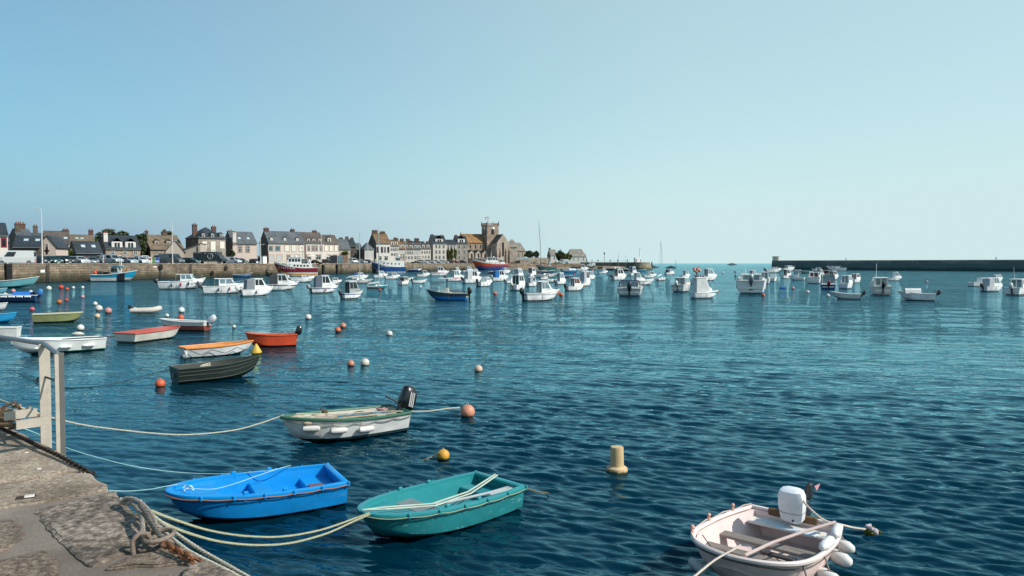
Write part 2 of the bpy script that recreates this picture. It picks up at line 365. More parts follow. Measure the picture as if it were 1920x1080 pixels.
# coping stones along the far quay: pieces in a loop
mb = MB(); mb.cbox((0, 0, .06), (1.9, .9, .16), .03); cm = mb.mesh('coping_stone'); cm.materials.append(M('#a39682', .9, vs=2, var=.25, bmp=.5))
for i in range(140):
    p = QE0+QD*(-4+i*2.0)-QN*.35
    o = bpy.data.objects.new('coping_stone', cm); COL.objects.link(o); o.parent = q; o.location = (p.x, p.y, QZ); o.rotation_euler = (0, 0, math.atan2(QD.y, QD.x)+rnd.uniform(-.004, .004))
# buttresses, ladders slots and fenders on the wall face
def on_wall(px, z, out=.0):
    p = QP(px, -out, z); return p
WA = math.atan2(QD.y, QD.x)
def wall_ladder(px, label):
    p = on_wall(px, 0, .32); t = thing('quay_ladder', label, 'ladder', (p.x, p.y, 0), WA, 'iron ladders down the far quay wall')
    for s in (-.22, .22): MB().box(s-.04, -.05, -.6, s+.04, .05, QZ+.1).build('stringer', DGREY, t)
    for i in range(11): MB().box(-.2, -.03, .1+i*.3, .2, .03, .15+i*.3).build('rung', DGREY, t)
wall_ladder(90, 'rusty iron ladder on the quay wall behind the lamp post with a white box')
wall_ladder(301, 'dark iron ladder beside the black tyre hung on the quay wall')
wall_ladder(358, 'iron ladder on the quay wall under the dark green estate car')
wall_ladder(640, 'iron ladder on the quay wall beyond the red trawler stern')
def pile(px, w, z1, label):
    p = on_wall(px, 0, .35); o = MB().box(-w/2, -.25, -1.5, w/2, .25, z1).build('fender_pile', M('#17181a', .9)); o.location = (p.x, p.y, 0); o.rotation_euler = (0, 0, WA); tag(o, label, 'fender pile', 'dark timber fender piles')
pile(16, 1.15, 3.5, 'thick black timber fender pile on the quay wall under the white van')
pile(606, 1.0, 3.1, 'thin weedy timber pile just beyond the red trawler stern')
pile(632, 1.0, 3.2, 'thin weedy timber pile below the dark exhibition panel')
def tyre_(px, z, label, r=.45):
    p = on_wall(px, z, .4); mb = MB(); mb.torus((0, 0, 0), r, .16, 'y', 14, 7); o = mb.build('hanging_tyre', RUBBER, smooth=True); o.location = p; o.rotation_euler = (0, 0, WA); tag(o, label, 'tyre', 'tyres hung on the far quay wall')
tyre_(302, 2.7, 'black tyre hung high on the quay wall beside an iron ladder'); tyre_(424, 2.4, 'black tyre hung on the quay wall below the grey motorhome cab')
tyre_(398, 1.1, 'black tyre low on the weedy quay wall above the waterline')
# slipway shingle in front of the church, the inner pier and the outer breakwater
mb = MB(); rings = []
beach = [(-23.5, 398), (-14, 402), (0, 410), (16, 420), (32, 424), (50, 428), (66, 430)]; back = [(-30, 402), (-8, 428), (8, 442), (22, 450), (36, 454), (52, 450), (68, 446)]
for k in range(6):
    t = k/5; mb_r = [(a[0]*(1-t)+c[0]*t, a[1]*(1-t)+c[1]*t, -.5+2.4*t+.12*math.sin(j*3+k*2)) for j, (a, c) in enumerate(zip(beach, back))]; rings.append(mb_r)
mb.loft(rings); m = M('#8a7a66', .95, vs=.8, var=.4, bmp=.8, bs=6); struct(mb.build('beach', m, smooth=True), 'strip of shingle and weed at the foot of the inner quay')
pier = struct(wall_strip('pier', [(42, 453), (50, 452.5), (62, 449), (72, 441.5), (74.2, 436)], -2, 4.15, pierstone, 7, batter=.5), 'grey stone inner pier')
mb = MB(); mb.lathe([(6.4, -2), (5.6, 1.2), (4.6, 3.2), (4.3, 4.1), (4.2, 4.14)], 28, (76.5, 434.5, 0)); struct(mb.build('pier_head', stonemat('pier_head_masonry', ('#a19880', '#8d836e'), 1.2, .5, '#5a5448', algae=[(.5, 1.5, '#4a4632')], relief=.6), smooth=True), 'round battered stone head of the inner pier')  # paler than the pier wall: its sunlit tone is in the stone colour
BW = [PD(1447, 420), PD(1560, 396), PD(1700, 366), PD(1920, 326), PD(2100, 300), PD(2400, 262)]
bwp = [(p.x, p.y) for p in BW]
struct(wall_strip('breakwater', bwp, -2, 4.7, algstone, 9, batter=.9))
bpy.data.objects['breakwater']['label'] = 'long dark green weedy outer breakwater'

bw = bpy.data.objects['breakwater']; mb = MB()
mb.loft([[(a.x-.35*0, a.y, 4.7), (a.x, a.y, 5.15), (a.x+1.2, a.y+.8, 5.15), (a.x+1.2, a.y+.8, 4.7)] for a in BW], True, True); mb.build('parapet', stonemat('parapet_masonry', ('#a5a49c', '#8f8f88'), 2.5, .5, '#6a6a64'), bw)
# parapet block and little watch tower at the end of the breakwater
pp = PD(1455, 424, 4.7); t = thing('watch_hut', 'small white and grey lookout hut on the end of the breakwater', 'hut', pp, .9)
MB().box(-1.6, -1.6, 0, 1.6, 1.6, 2.6).build('wall', M('#cfc9c0', .8), t); MB().box(-1.8, -1.8, 2.6, 1.8, 1.8, 2.8).build('roof', M('#8d8a86', .8), t)
MB().box(-1.3, -1.64, .9, -.3, -1.6, 1.9).build('window', BLACK, t); MB().box(1.62, -1, .9, 1.66, 0, 1.9).build('window', BLACK, t)
# ---------------------------------------------------------------- near quay: mortar bed and big granite slabs
NZ = 2.0
ER = [(-330, 690), (-150, 745), (0, 796), (40, 812), (60, 822), (110, 848), (165, 884), (215, 913), (226, 936), (270, 962), (300, 990), (345, 1026), (400, 1058), (446, 1084), (560, 1160), (760, 1290), (1000, 1420), (1400, 1700), (1900, 2200)]
ep = [P(x, y, NZ) for x, y in ER]
mb = MB()
top = [(p.x-.06, p.y-.04, NZ-.002) for p in ep]; low = [(p.x-.1, p.y-.08, -1.5) for p in ep]
back = [(6, -8, NZ-.002), (-14, -8, NZ-.002), (-14, 12, NZ-.002)]
mb.add(top+back, [tuple(range(len(top)+3))]); mb.loft([top, low])
m, nt, b = newmat('mortar'); pos = coord(nt)
n = noise(nt, 1.2, 8, .65, pos); n2 = noise(nt, 60, 4, .6, pos); n5 = noise(nt, .5, 3, .5, pos)
c = ramp(nt, n.outputs[0], [(.3, C('#5f5449')), (.5, C('#7a6e63')), (.7, C('#918476'))]).outputs[0]; c = mix(nt, .5, c, ramp(nt, n2.outputs[0], [(.3, (.55,)*3), (.7, (1.3,)*3)]).outputs[0], 'MULTIPLY')
nt.links.new(c, b.inputs['Base Color']); b.inputs['Roughness'].default_value = .95; bump(nt, mth(nt, 'ADD', mth(nt, 'MULTIPLY', n2.outputs[0], .15), n.outputs[0]), .6, .03, b); MORTAR = m
nq = struct(mb.build('near_quay', MORTAR), 'worn stone quay top in the lower corner')
def granite(base, dark, speck, coarse=1.):
    m, nt, b = newmat('granite'); pos = nt.nodes.new('ShaderNodeNewGeometry').outputs['Position']
    n = noise(nt, 1.6, 6, .6, pos); n2 = noise(nt, 38*coarse, 6, .7, pos); n3 = noise(nt, 6, 5, .6, pos); vo = nt.nodes.new('ShaderNodeTexVoronoi'); vo.inputs['Scale'].default_value = 75*coarse; nt.links.new(pos, vo.inputs[0])
    c = ramp(nt, n2.outputs[0], [(.36, C(dark)), (.5, C(base)), (.64, C(speck))]).outputs[0]
    c = mix(nt, .7, c, ramp(nt, n.outputs[0], [(.3, (.5, .47, .44)), (.7, (1.25, 1.22, 1.2))]).outputs[0], 'MULTIPLY')
    c = mix(nt, .5, c, ramp(nt, n3.outputs[0], [(.3, (.6, .57, .53)), (.65, (1.2,)*3)]).outputs[0], 'MULTIPLY')
    vr = ramp(nt, vo.outputs['Distance'], [(.1, (.55,)*3), (.6, (1.15,)*3)]); c = mix(nt, .5, c, vr.outputs[0], 'MULTIPLY')
    n4 = noise(nt, 2.6, 7, .75, pos); c = mix(nt, ramp(nt, n4.outputs[0], [(.6, (0,)*3), (.68, (.6,)*3)]).outputs[0], c, C('#6a5236'))
    dk = ramp(nt, noise(nt, .9, 9, .75, pos).outputs[0], [(.38, (.55, .52, .48)), (.47, (1, 1, 1))]); c = mix(nt, .75, c, dk.outputs[0], 'MULTIPLY')
    nt.links.new(c, b.inputs['Base Color']); b.inputs['Roughness'].default_value = .9
    h = mth(nt, 'ADD', mth(nt, 'MULTIPLY', n2.outputs[0], .5), mth(nt, 'ADD', mth(nt, 'MULTIPLY', n3.outputs[0], 1.2), mth(nt, 'MULTIPLY', vo.outputs['Distance'], .25))); bump(nt, h, .7, .012/coarse, b); return m
G1 = granite('#a0917f', '#78695b', '#bcad9b', 1.); G2 = granite('#85776a', '#4c433b', '#b5a79a', .5); G3 = granite('#857465', '#5a4d43', '#a99a8a', .8)
def stone(poly, mat, h=.014, rough=.007, seed=0, inset=.012):
    """one slab: rounded worn edges, uneven top, sides down into the bed"""
    P0 = [P(x, y, NZ) for x, y in poly]; bd = []
    for a, c in zip(P0, P0[1:]+P0[:1]):
        n = max(1, int((c-a).length/.035)); bd += [a+(c-a)*i/n for i in range(n)]
    # smooth the outline a little so corners are worn
    for _ in range(2): bd = [(bd[i-1]+bd[i]*2+bd[(i+1) % len(bd)])/4 for i in range(len(bd))]
    jr = random.Random(seed); j_ = [jr.gauss(0, 1) for _ in bd]
    for _ in range(2): j_ = [(j_[i-1]+2*j_[i]+j_[(i+1) % len(bd)])/4 for i in range(len(bd))]
    cx = sum((p for p in bd), Vector())/len(bd); bd = [p+(p-cx).normalized()*j_[i]*.02 for i, p in enumerate(bd)]; g = np.random.RandomState(seed); ph = g.rand(12)*6.28
    def nz(x, y):
        v = 0
        for k in range(6):
            f = 2.2*1.75**k; v += math.sin(x*f*math.cos(ph[k])+y*f*math.sin(ph[k])+ph[k+6])/1.55**k
        return v*.45
    rings = []
    S = [1-inset*0, .985, .96, .92, .86, .78, .7, .6, .5, .4, .3, .2, .1, .02]
    Z = [-.12, -.009, -.002, .0]+[0]*10
    for k, sc in enumerate(S):
        r = []
        for p in bd:
            d = p-cx; ln = d.length; q = cx+d*(1-(1-sc)*1.0) if k > 3 else cx+d*(1-(.006, .016, .045, .1)[k]/max(ln, .2)*1.)
            zz = NZ+h+(Z[k] if k < 4 else 0)+(rough*nz(q.x, q.y) if k else 0)
            r.append((q.x, q.y, zz))
        rings.append(r)
    mb = MB(); mb.loft(rings, True); n = len(bd); mb.add(rings[-1], [tuple(range(n))])
    o = mb.build('stone', mat, nq, smooth=True); return o
stone([(-330, 694), (-150, 748), (0, 797), (45, 815), (110, 849), (166, 886), (128, 886), (60, 899), (-60, 915), (-330, 850)], G1, seed=1)
stone([(168, 887), (212, 912), (214, 917), (160, 930), (48, 950), (-40, 962), (-40, 918), (62, 901), (130, 888)], G1, seed=2)
stone([(216, 918), (226, 938), (268, 963), (290, 985), (335, 1022), (300, 1034), (236, 1040), (198, 1058), (170, 1072), (130, 1040), (100, 1010), (78, 985), (52, 956), (165, 932)], G2, h=.012, rough=.011, seed=3)
stone([(338, 1024), (384, 1050), (372, 1058), (275, 1064), (178, 1074), (202, 1060), (238, 1043), (302, 1037)], G3, h=.014, rough=.009, seed=4)
stone([(388, 1052), (446, 1086), (470, 1110), (380, 1120), (330, 1110), (345, 1068)], G2, h=.024, rough=.012, seed=5)
stone([(40, 972), (56, 990), (52, 1012), (0, 1040), (-60, 1060), (-140, 1010), (-60, 975)], G3, h=.012, rough=.009, seed=6)
stone([(84, 1030), (104, 1046), (118, 1080), (130, 1130), (40, 1160), (-80, 1120), (-70, 1070), (10, 1050)], G3, h=.014, rough=.009, seed=7)
stone([(150, 1095), (320, 1074), (325, 1115), (330, 1180), (180, 1190)], G1, h=.014, seed=8)
stone([(480, 1115), (560, 1165), (640, 1220), (520, 1260), (350, 1200), (360, 1130)], G3, h=.02, seed=9)
stone([(-330, 860), (-60, 922), (-50, 965), (-150, 1000), (-400, 960)], G1, h=.012, seed=10)
for px, py, s, lb_ in ((198/4, 810+160/4, .012, 'tiny white shell chip lying nearest the chain on the quay'), (294/4, 810+283/4, .014, 'tiny white shell chip lying between the chain and the white square')):
    p = P(px, py, NZ+.012); o = MB().cbox((0, 0, 0), (s*2, s*1.4, .008), .003).build('shell_chip', M('#e8e6e0', .6)); o.location = p+Vector((0, 0, .006)); tag(o, lb_, 'shell chip', 'white chips on the near quay')
p = P(55, 927, NZ+.03); t = thing('drain_cap', 'small white plastic square set in a rusty hollow of the near quay slab', 'marker', (p.x, p.y, NZ+.014), .5)
MB().cbox((0, 0, .004), (.06, .05, .01), .003).build('plate', M('#d9d4cb', .6, var=.2, vs=20), t); MB().cbox((-.02, 0, .0), (.12, .075, .006), .003).build('surround', M('#3a2a1c', .95, var=.4, vs=15), t)
# ---------------------------------------------------------------- houses
SLATE = stonemat('slate_roof', ('#3b444b', '#2f383f'), .35, .22, '#23292e', relief=.3, rough=.6, nscale=.7, msize=.012)
SLATE2 = stonemat('grey_slate_roof', ('#6a7074', '#5b6166'), .35, .22, '#474c50', relief=.3, rough=.6, nscale=.7, msize=.012)
BSLATE = stonemat('brown_slate_roof', ('#6a6058', '#5a514b'), .4, .25, '#463f3a', relief=.3, rough=.7, nscale=.8, msize=.012)
TILE = stonemat('mossy_tile_roof', ('#94775a', '#7f664c'), .3, .25, '#5c452c', relief=.4, rough=.85, nscale=1.2, msize=.015)
TILE2 = stonemat('orange_lichen_roof', ('#ad8658', '#96714c'), .3, .25, '#6d4a28', relief=.4, rough=.85, nscale=.8, msize=.015)
THATCH = stonemat('thatch_tile_roof', ('#8a7a66', '#776a59'), .3, .3, '#5a4a38', relief=.4, rough=.9, nscale=1.2)
PALER = stonemat('pale_stone_roof', ('#a49d92', '#938c82'), .5, .3, '#6e6860', relief=.4, rough=.9)
STONE = stonemat('rubble_stone_wall', ('#bcaa98', '#a39180'), .7, .32, '#8a7c6c', relief=.5)
STONEG = stonemat('grey_stone_wall', ('#bdb1a6', '#a69b91'), .7, .32, '#857d74', relief=.5)
STONED = stonemat('dark_and_shaded_stone', ('#6e6259', '#5b5049'), .7, .32, '#564c44', relief=.5)  # dark stone; on gable ends its tone stands in for shade
CHST = stonemat('church_stone', ('#bda997', '#a39182'), .9, .4, '#83715f', relief=.5)
CHSTP = stonemat('pale_church_stone', ('#cdbfb0', '#b9aa9a'), .9, .4, '#94846f', relief=.5)
BRICK = stonemat('chimney_brick', ('#6b4238', '#553830'), .25, .09, '#7a6a5e', relief=.4)
PINKR = M('#cdbcb0', .9, bmp=.3, dirt=.2); CREAM = M('#d6ccc0', .9, bmp=.3, dirt=.2); WHITER = M('#dcd6cd', .85, bmp=.3, dirt=.15); BEIGE = M('#b9ac9e', .9, bmp=.3, dirt=.3)
REDBR = M('#94604a', .85, bmp=.3); SHUT = M('#e6e2d2', .6); REDW = M('#8a2430', .6); WINF = M('#dcdad4', .5); WGL = M('#1d2830', .12, var=.3, spec=.8); WGL2 = M('#55666e', .15, var=.3, spec=.8); CURT = M('#b9bfc0', .4, var=.2)
ZINC = M('#7e8488', .5, .3)
def chimney(parent, x, y, z0, z1, w=.9, d=.7, mat=None, pots=2):
    mb = MB(); mb.box(x-w/2, y-d/2, z0, x+w/2, y+d/2, z1-.25); mb.box(x-w/2-.08, y-d/2-.08, z1-.25, x+w/2+.08, y+d/2+.08, z1)
    c = mb.build('chimney', mat or BRICK, parent)
    for i in range(pots):
        px = x+(i-(pots-1)/2)*w*.45; m2 = MB(); m2.lathe([(.16, z1), (.13, z1+.35), (.17, z1+.4)], 8, (px, y, 0)); m2.build('chimney_pot', M('#8a4a36', .8), c)
    return c
def window(parent, x, z, w, h, y=0., kind='sash', sur=None, ax=0):
    """window proud of / recessed in the front wall (plane y): surround, frame, pane"""
    if ax: # on the gable side x=0 plane: run along y
        R = Matrix.Translation((y, x, 0)) @ Matrix.Rotation(-PI/2, 4, 'Z'); x = 0
    else: R = Matrix.Translation((x, y, 0))
    fr = MB(); fr.m = R
    if kind == 'shut':
        fr.box(-w/2, -.05, z, w/2, .02, z+h); fr.box(-.015, -.065, z+.03, .015, -.05, z+h-.03); f = fr.build('window', SHUT, parent)
    else:
        t = .09 if w > .7 else .06
        fr.box(-w/2, -.05, z, w/2, .03, z+t); fr.box(-w/2, -.05, z+h-t, w/2, .03, z+h); fr.box(-w/2, -.048, z+t, -w/2+t, .03, z+h-t); fr.box(w/2-t, -.048, z+t, w/2, .03, z+h-t)
        if kind == 'sash': fr.box(-t*.4, -.046, z+t, t*.4, .03, z+h-t); fr.box(-w/2+t, -.044, z+h*.62, w/2-t, .03, z+h*.62+t*.7)
        f = fr.build('window', REDW if kind == 'red' else WINF, parent)
        p = MB(); p.m = R; p.box(-w/2+t*.5, -.02, z+t*.5, w/2-t*.5, .015, z+h-t*.5); p.build('pane', {'curtain': CURT, 'blue': WGL2}.get(kind, WGL), f)
    if sur:
        s = MB(); s.m = R; s.box(-w/2-.16, -.045, z-.14, w/2+.16, .0, z-.002); s.box(-w/2-.16, -.045, z+h+.002, w/2+.16, .0, z+h+.2); s.box(-w/2-.16, -.044, z, -w/2-.003, .0, z+h); s.box(w/2+.003, -.044, z, w/2+.16, .0, z+h)
        s.build('surround', sur, f)
    return f
def dormer(parent, x, yf, z, w, h, depth, wall, roof, kind='sash', gab=True):
    d = MB(); d.box(x-w/2, yf, z, x+w/2, yf+depth, z+h); o = d.build('dormer', wall, parent)
    r = MB()
    if gab:
        r.loft([[(x-w/2-.15, yy, z+h-.1), (x, yy, z+h+w*.45), (x+w/2+.15, yy, z+h-.1), (x, yy, z+h+w*.45-.14)] for yy in (yf-.15, yf+depth+w*.8)], True, True)
    else: r.box(x-w/2-.1, yf-.15, z+h, x+w/2+.1, yf+depth+.3, z+h+.1)
    r.build('dormer_roof', roof, o); k = MB(); k.box(x-w*.32, yf-.03, z+h*.1, x+w*.32, yf+.01, z+h*.92); k.build('dormer_window', WINF, o)
    k = MB(); k.box(x-w*.25, yf-.045, z+h*.18, x-w*.03, yf-.03, z+h*.84); k.box(x+w*.03, yf-.045, z+h*.18, x+w*.25, yf-.03, z+h*.84); k.build('dormer_pane', CURT if kind == 'curtain' else WGL, o)
def house(label, xl, xc, xr, ye, yr, D, yaw, wall, roof, gable=None, win=(), chim=(), dorm=(), sky=(), hip=0., base=QZ, front='eave', d=None, sill=None, door=None, group='houses round the harbour', name='house', sur=None, band=None, dk='sash', dmat=None, gwin=(), off=None):
    D = max(D, QP(xc, 15 if off is None else off).y)
    a = math.radians(yaw); u = Vector((math.cos(a), math.sin(a), 0)); v = Vector((-math.sin(a), math.cos(a), 0))
    Cn = PD(xc, D, base); k = (xr-960)/F; w = (k*Cn.y-Cn.x)/(u.x-k*u.y)
    if xl is not None and xl < xc:
        kl = (xl-960)/F; den = (math.sin(a)+kl*math.cos(a)); dd = (Cn.x-kl*Cn.y)/den if den > .03 else 9
        if d is None: d = min(max(dd, 4.), 14.)
    d = d or 8.
    t = thing(name, label, 'house' if name == 'house' else name.replace('_', ' '), Cn, a, group)
    Z = lambda py, dy=0.: ZD(py, Cn.y+dy)-base
    ze = Z(ye)
    G = gable or wall; th = .18
    if front == 'eave':
        zr = Z(yr, d/2*math.cos(a)); zr = max(zr, ze+.8)
        if hip: body = [(0, 0), (0, ze), (w, ze), (w, 0)]; mb = MB(); mb.box(0, 0, 0, w, d, ze)
        else:
            mb = MB(); mb.add([(0, 0, 0), (w, 0, 0), (w, d, 0), (0, d, 0), (0, 0, ze), (w, 0, ze), (w, d, ze), (0, d, ze), (0, d/2, zr), (w, d/2, zr)], [(0, 1, 5, 4), (1, 2, 6, 9, 5), (2, 3, 7, 6), (3, 0, 4, 8, 7)])
        mb.build('wall', wall, t)
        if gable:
            g = MB(); g.slab([(-.012, d, 0), (-.012, 0, 0), (-.012, 0, ze), (-.012, d/2, zr), (-.012, d, ze)] if not hip else [(-.012, d, 0), (-.012, 0, 0), (-.012, 0, ze), (-.012, d, ze)], .01); g.build('gable', gable, t)  # end face darker than the front: shade painted into the gable colour
        r = MB(); o = .3; s = (zr-ze)/(d/2); zo = ze-o*s*.6; hx = hip
        if hip:
            r.add([(-o, -o, zo), (w+o, -o, zo), (w+o, d+o, zo), (-o, d+o, zo), (hx, d/2, zr+.05), (w-hx, d/2, zr+.05)], [(0, 1, 5, 4), (1, 2, 5), (2, 3, 4, 5), (3, 0, 4), (0, 3, 2, 1)])
        else:
            for yy, sg in ((-o, 1), (d+o, -1)):
                r.slab([(-.12, yy, zo), (w+.12, yy, zo), (w+.12, d/2, zr+.05), (-.12, d/2, zr+.05)], th*sg)
        r.build('roof', roof, t)
        MB().box(-.1, -o-.12, zo-.05, w+.1, -o, zo+.08).build('gutter', ZINC, t)
        for q in dorm:
            fx, fw, fh = q[:3]; lift = q[3] if len(q) > 3 else .15; yf = lift*d/2; dormer(t, fx*w, yf, ze+(zr-ze)*lift-.1, fw, fh, d*.25, dmat or wall, roof, dk)
        for fx, fy in sky:
            y0 = d/2*fy; z0 = ze+(zr-ze)*fy+.22; q = MB(); q.slab([(fx*w-.4, y0, z0), (fx*w+.4, y0, z0), (fx*w+.4, y0+.7, z0+.7*s), (fx*w-.4, y0+.7, z0+.7*s)], .08); q.build('skylight', M('#b8c8cc', .1, spec=1), t)
    else: # gable to the front
        zr = Z(yr)
        mb = MB(); mb.add([(0, 0, 0), (w, 0, 0), (w, d, 0), (0, d, 0), (0, 0, ze), (w, 0, ze), (w, d, ze), (0, d, ze), (w/2, 0, zr), (w/2, d, zr)], [(0, 1, 5, 8, 4), (1, 2, 6, 5), (2, 3, 7, 9, 6), (3, 0, 4, 7)])
        mb.build('wall', wall, t); r = MB(); s = (zr-ze)/(w/2)
        for xx, sg in ((-.25, -1), (w+.25, 1)):
            r.slab([(xx, -.15, ze-.25*s), (xx, d+.15, ze-.25*s), (w/2, d+.15, zr+.05), (w/2, -.15, zr+.05)], th*sg)
        r.build('roof', roof, t)
        for fy, fh in sky:
            xx = w/2*fh; z0 = ze+(zr-ze)*fh+.24; q = MB(); q.slab([(xx, fy*d-.4, z0), (xx+.7, fy*d-.4, z0+.7*s), (xx+.7, fy*d+.4, z0+.7*s), (xx, fy*d+.4, z0)], .08); q.build('skylight', M('#b8c8cc', .1, spec=1), t)
    for q in chim:   # (fraction along, fraction of depth, top px, width, mat)
        fx, fy, yt, cw = q[:4]; zt = Z(yt, fy*d*math.cos(a)); zb = ze*.9 if front == 'eave' else ze*.9
        chimney(t, min(max(fx*w, cw/2+.02), w-cw/2-.02) if 0 <= fx <= 1 else fx*w, fy*d, zb, zt, cw, cw*.7, q[4] if len(q) > 4 else None, 1+(cw > .8))
    for q in win:    # (fraction along, y top px, y bottom px, width m, kind)
        fx, y0, y1, ww, kd = q[:5]; z0 = Z(y1, fx*w*math.sin(a)); z1 = Z(y0, fx*w*math.sin(a)); window(t, fx*w, z0, ww, max(z1-z0, .4), 0, kd, sur)
    for fy, y0, y1, ww, kd in gwin: window(t, -fy*0+fy*d, Z(y1), ww, Z(y0)-Z(y1), 0, kd, None, 1)
    if band: MB().box(band[0]*w, -.03, 0, band[1]*w, 0, ze-.05).build('quoin_strip', band[2], t)
    if door:
        for fx, dw, dh, dm in door: MB().box(fx*w-dw/2, -.06, 0, fx*w+dw/2, .02, dh).build('door', dm, t)
    t['w'] = w; t['d'] = d; t['ze'] = ze; t['zr'] = zr
    return t
# left end of the town
house('white rendered harbour house with red windows at the very edge of the town', None, -60, 16, 440, 418, 158, 40, WHITER, SLATE, win=[(.9, 447, 463, .8, 'red'), (.7, 447, 463, .8, 'red'), (.45, 447, 463, .8, 'red'), (.2, 447, 463, .8, 'red')], chim=[(.98, .5, 419, .9)], d=9, door=[(.6, 1.1, 2.1, REDW)], sur=REDW)
house('tall dark stone gabled house with two big chimneys behind the white van', 16, 34, 62, 444, 430, 176, 44, STONED, SLATE2, gable=STONED, chim=[(.02, .3, 419, 1.1, STONED), (.6, .5, 419, 1.3)], d=9)
house('narrow slate house with one slim dark chimney behind the lamp post', 60, 66, 92, 446, 438, 190, 40, STONED, SLATE2, chim=[(.25, .5, 424, 1.0, STONED)], d=8)
h = house('low cottage with dark slate roof and a pink gable with a cross shaped window', None, 72, 106, 463, 443, 150, 14, PINKR, SLATE, front='gable', d=7.5, win=[(.5, 457, 469, .55, 'sash')], gwin=())
MB().box(h['w']/2-.16, -.07, 2.1, h['w']/2+.16, -.03, 3.6).build('cross_slot', BLACK, h); MB().box(h['w']/2-.42, -.065, 2.65, h['w']/2+.42, -.035, 3.0).build('cross_arm', BLACK, h)
house('dark slate wing of the pink gabled cottage with two bright skylights', None, 26, 76, 463, 443, 149, 24, STONED, SLATE, sky=[(.42, .45), (.86, .45)], d=7, base=QZ, name='house', door=[(.7, 3, 1.6, M('#c8502c', .7))])
house('brown slate house with two skylights behind the pink gabled cottage', None, 84, 132, 456, 434, 185, 33, BEIGE, BSLATE, sky=[(.5, .3), (.85, .3)], chim=[(.9, .5, 430, 1.4, STONED)], d=9, gable=STONED, win=[(.6, 462, 469, 1., 'sash')])
house('long mossy tiled house behind the low slate cottage', None, 128, 178, 453, 441, 200, 32, BEIGE, THATCH, chim=[(.9, .5, 431, 1.2)], sky=[(.35, .3), (.55, .3)], d=8)
house('low dark slate cottage with two skylights behind the silver cars', 128, 143, 192, 474, 453, 163, 43, DGREY, SLATE, gable=STONED, sky=[(.35, .4), (.75, .4)], d=6.5)
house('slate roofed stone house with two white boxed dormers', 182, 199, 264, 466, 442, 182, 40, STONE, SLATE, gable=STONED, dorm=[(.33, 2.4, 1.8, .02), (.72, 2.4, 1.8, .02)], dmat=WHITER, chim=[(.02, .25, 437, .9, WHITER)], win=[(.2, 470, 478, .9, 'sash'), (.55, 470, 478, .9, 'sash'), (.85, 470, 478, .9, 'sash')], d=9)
house('big mossy roofed barn house with a raking light gable edge', 263, 283, 345, 467, 441, 205, 42, STONE, THATCH, gable=STONED, chim=[(.08, .5, 433, .8, STONED), (.62, .5, 434, 1.4, STONED)], d=12, dorm=[(.25, 1.2, 1.3, .3), (.6, 1.2, 1.3, .3)])
house('small slate roofed shed with sandy gable behind the grey van', None, 311, 346, 472, 451, 178, 24, BEIGE, SLATE, front='gable', d=9)
Dl = QP(345, 13).y; s_ = Dl/F; t = thing('lean_to', 'sandy walled lean-to with a long brown sloping roof', 'shed', PD(316, Dl, QZ), math.radians(10)); wl_ = 57*s_; z0_, z1_ = ZD(478, Dl)-QZ, ZD(457, Dl)-QZ
mb = MB(); mb.prism([(0, 0), (wl_, 0), (wl_, z1_), (0, z0_)], 0, 7); mb.build('wall', BEIGE, t)
mb = MB(); mb.prism([(-.3, z0_-.1), (wl_+.1, z1_-.02), (wl_+.1, z1_+.18), (-.3, z0_+.12)], -.25, 7.3); mb.build('roof', BSLATE, t); MB().box(wl_*.88, -.05, 0, wl_*.93, 0, z1_*.86).build('downpipe', DGREY, t)
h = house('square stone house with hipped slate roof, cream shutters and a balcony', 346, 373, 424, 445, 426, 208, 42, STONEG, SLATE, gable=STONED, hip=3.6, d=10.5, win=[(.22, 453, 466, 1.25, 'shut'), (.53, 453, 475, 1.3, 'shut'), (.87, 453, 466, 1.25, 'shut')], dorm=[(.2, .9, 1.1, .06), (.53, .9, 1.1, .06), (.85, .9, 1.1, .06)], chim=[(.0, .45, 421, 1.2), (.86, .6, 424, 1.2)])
q = MB(); w = h['w']; q.box(w*.53-1.5, -.9, 2.9, w*.53+1.5, 0, 3.05)
for i in range(13): q.box(w*.53-1.5+i*.24, -.9, 3.05, w*.53-1.47+i*.24, -.87, 3.9)
q.box(w*.53-1.5, -.91, 3.9, w*.53+1.5, -.86, 3.96); q.build('balcony', DGREY, h)
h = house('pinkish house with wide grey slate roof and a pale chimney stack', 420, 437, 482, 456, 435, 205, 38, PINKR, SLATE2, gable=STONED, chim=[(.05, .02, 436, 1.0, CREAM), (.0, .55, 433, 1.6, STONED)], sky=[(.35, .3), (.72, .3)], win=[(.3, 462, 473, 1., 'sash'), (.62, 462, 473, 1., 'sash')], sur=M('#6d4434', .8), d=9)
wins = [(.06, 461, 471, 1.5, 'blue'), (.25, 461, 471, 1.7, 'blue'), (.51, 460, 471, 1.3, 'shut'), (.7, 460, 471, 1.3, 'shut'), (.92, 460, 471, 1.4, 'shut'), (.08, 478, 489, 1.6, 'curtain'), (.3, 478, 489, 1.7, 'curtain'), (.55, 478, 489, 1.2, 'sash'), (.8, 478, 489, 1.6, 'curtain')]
house('long beige terrace house with grey slate roof and three small dormers', 488, 504, 571, 455, 434, 235, 36, CREAM, SLATE2, gable=STONED, win=wins, dorm=[(.1, .9, 1.3, .12), (.47, .9, 1.3, .12), (.82, .9, 1.3, .12)], chim=[(.0, .5, 428, 1.5), (.8, .5, 429, 1.3, STONED)], sur=M('#b08a72', .8), d=9, dk='curtain')
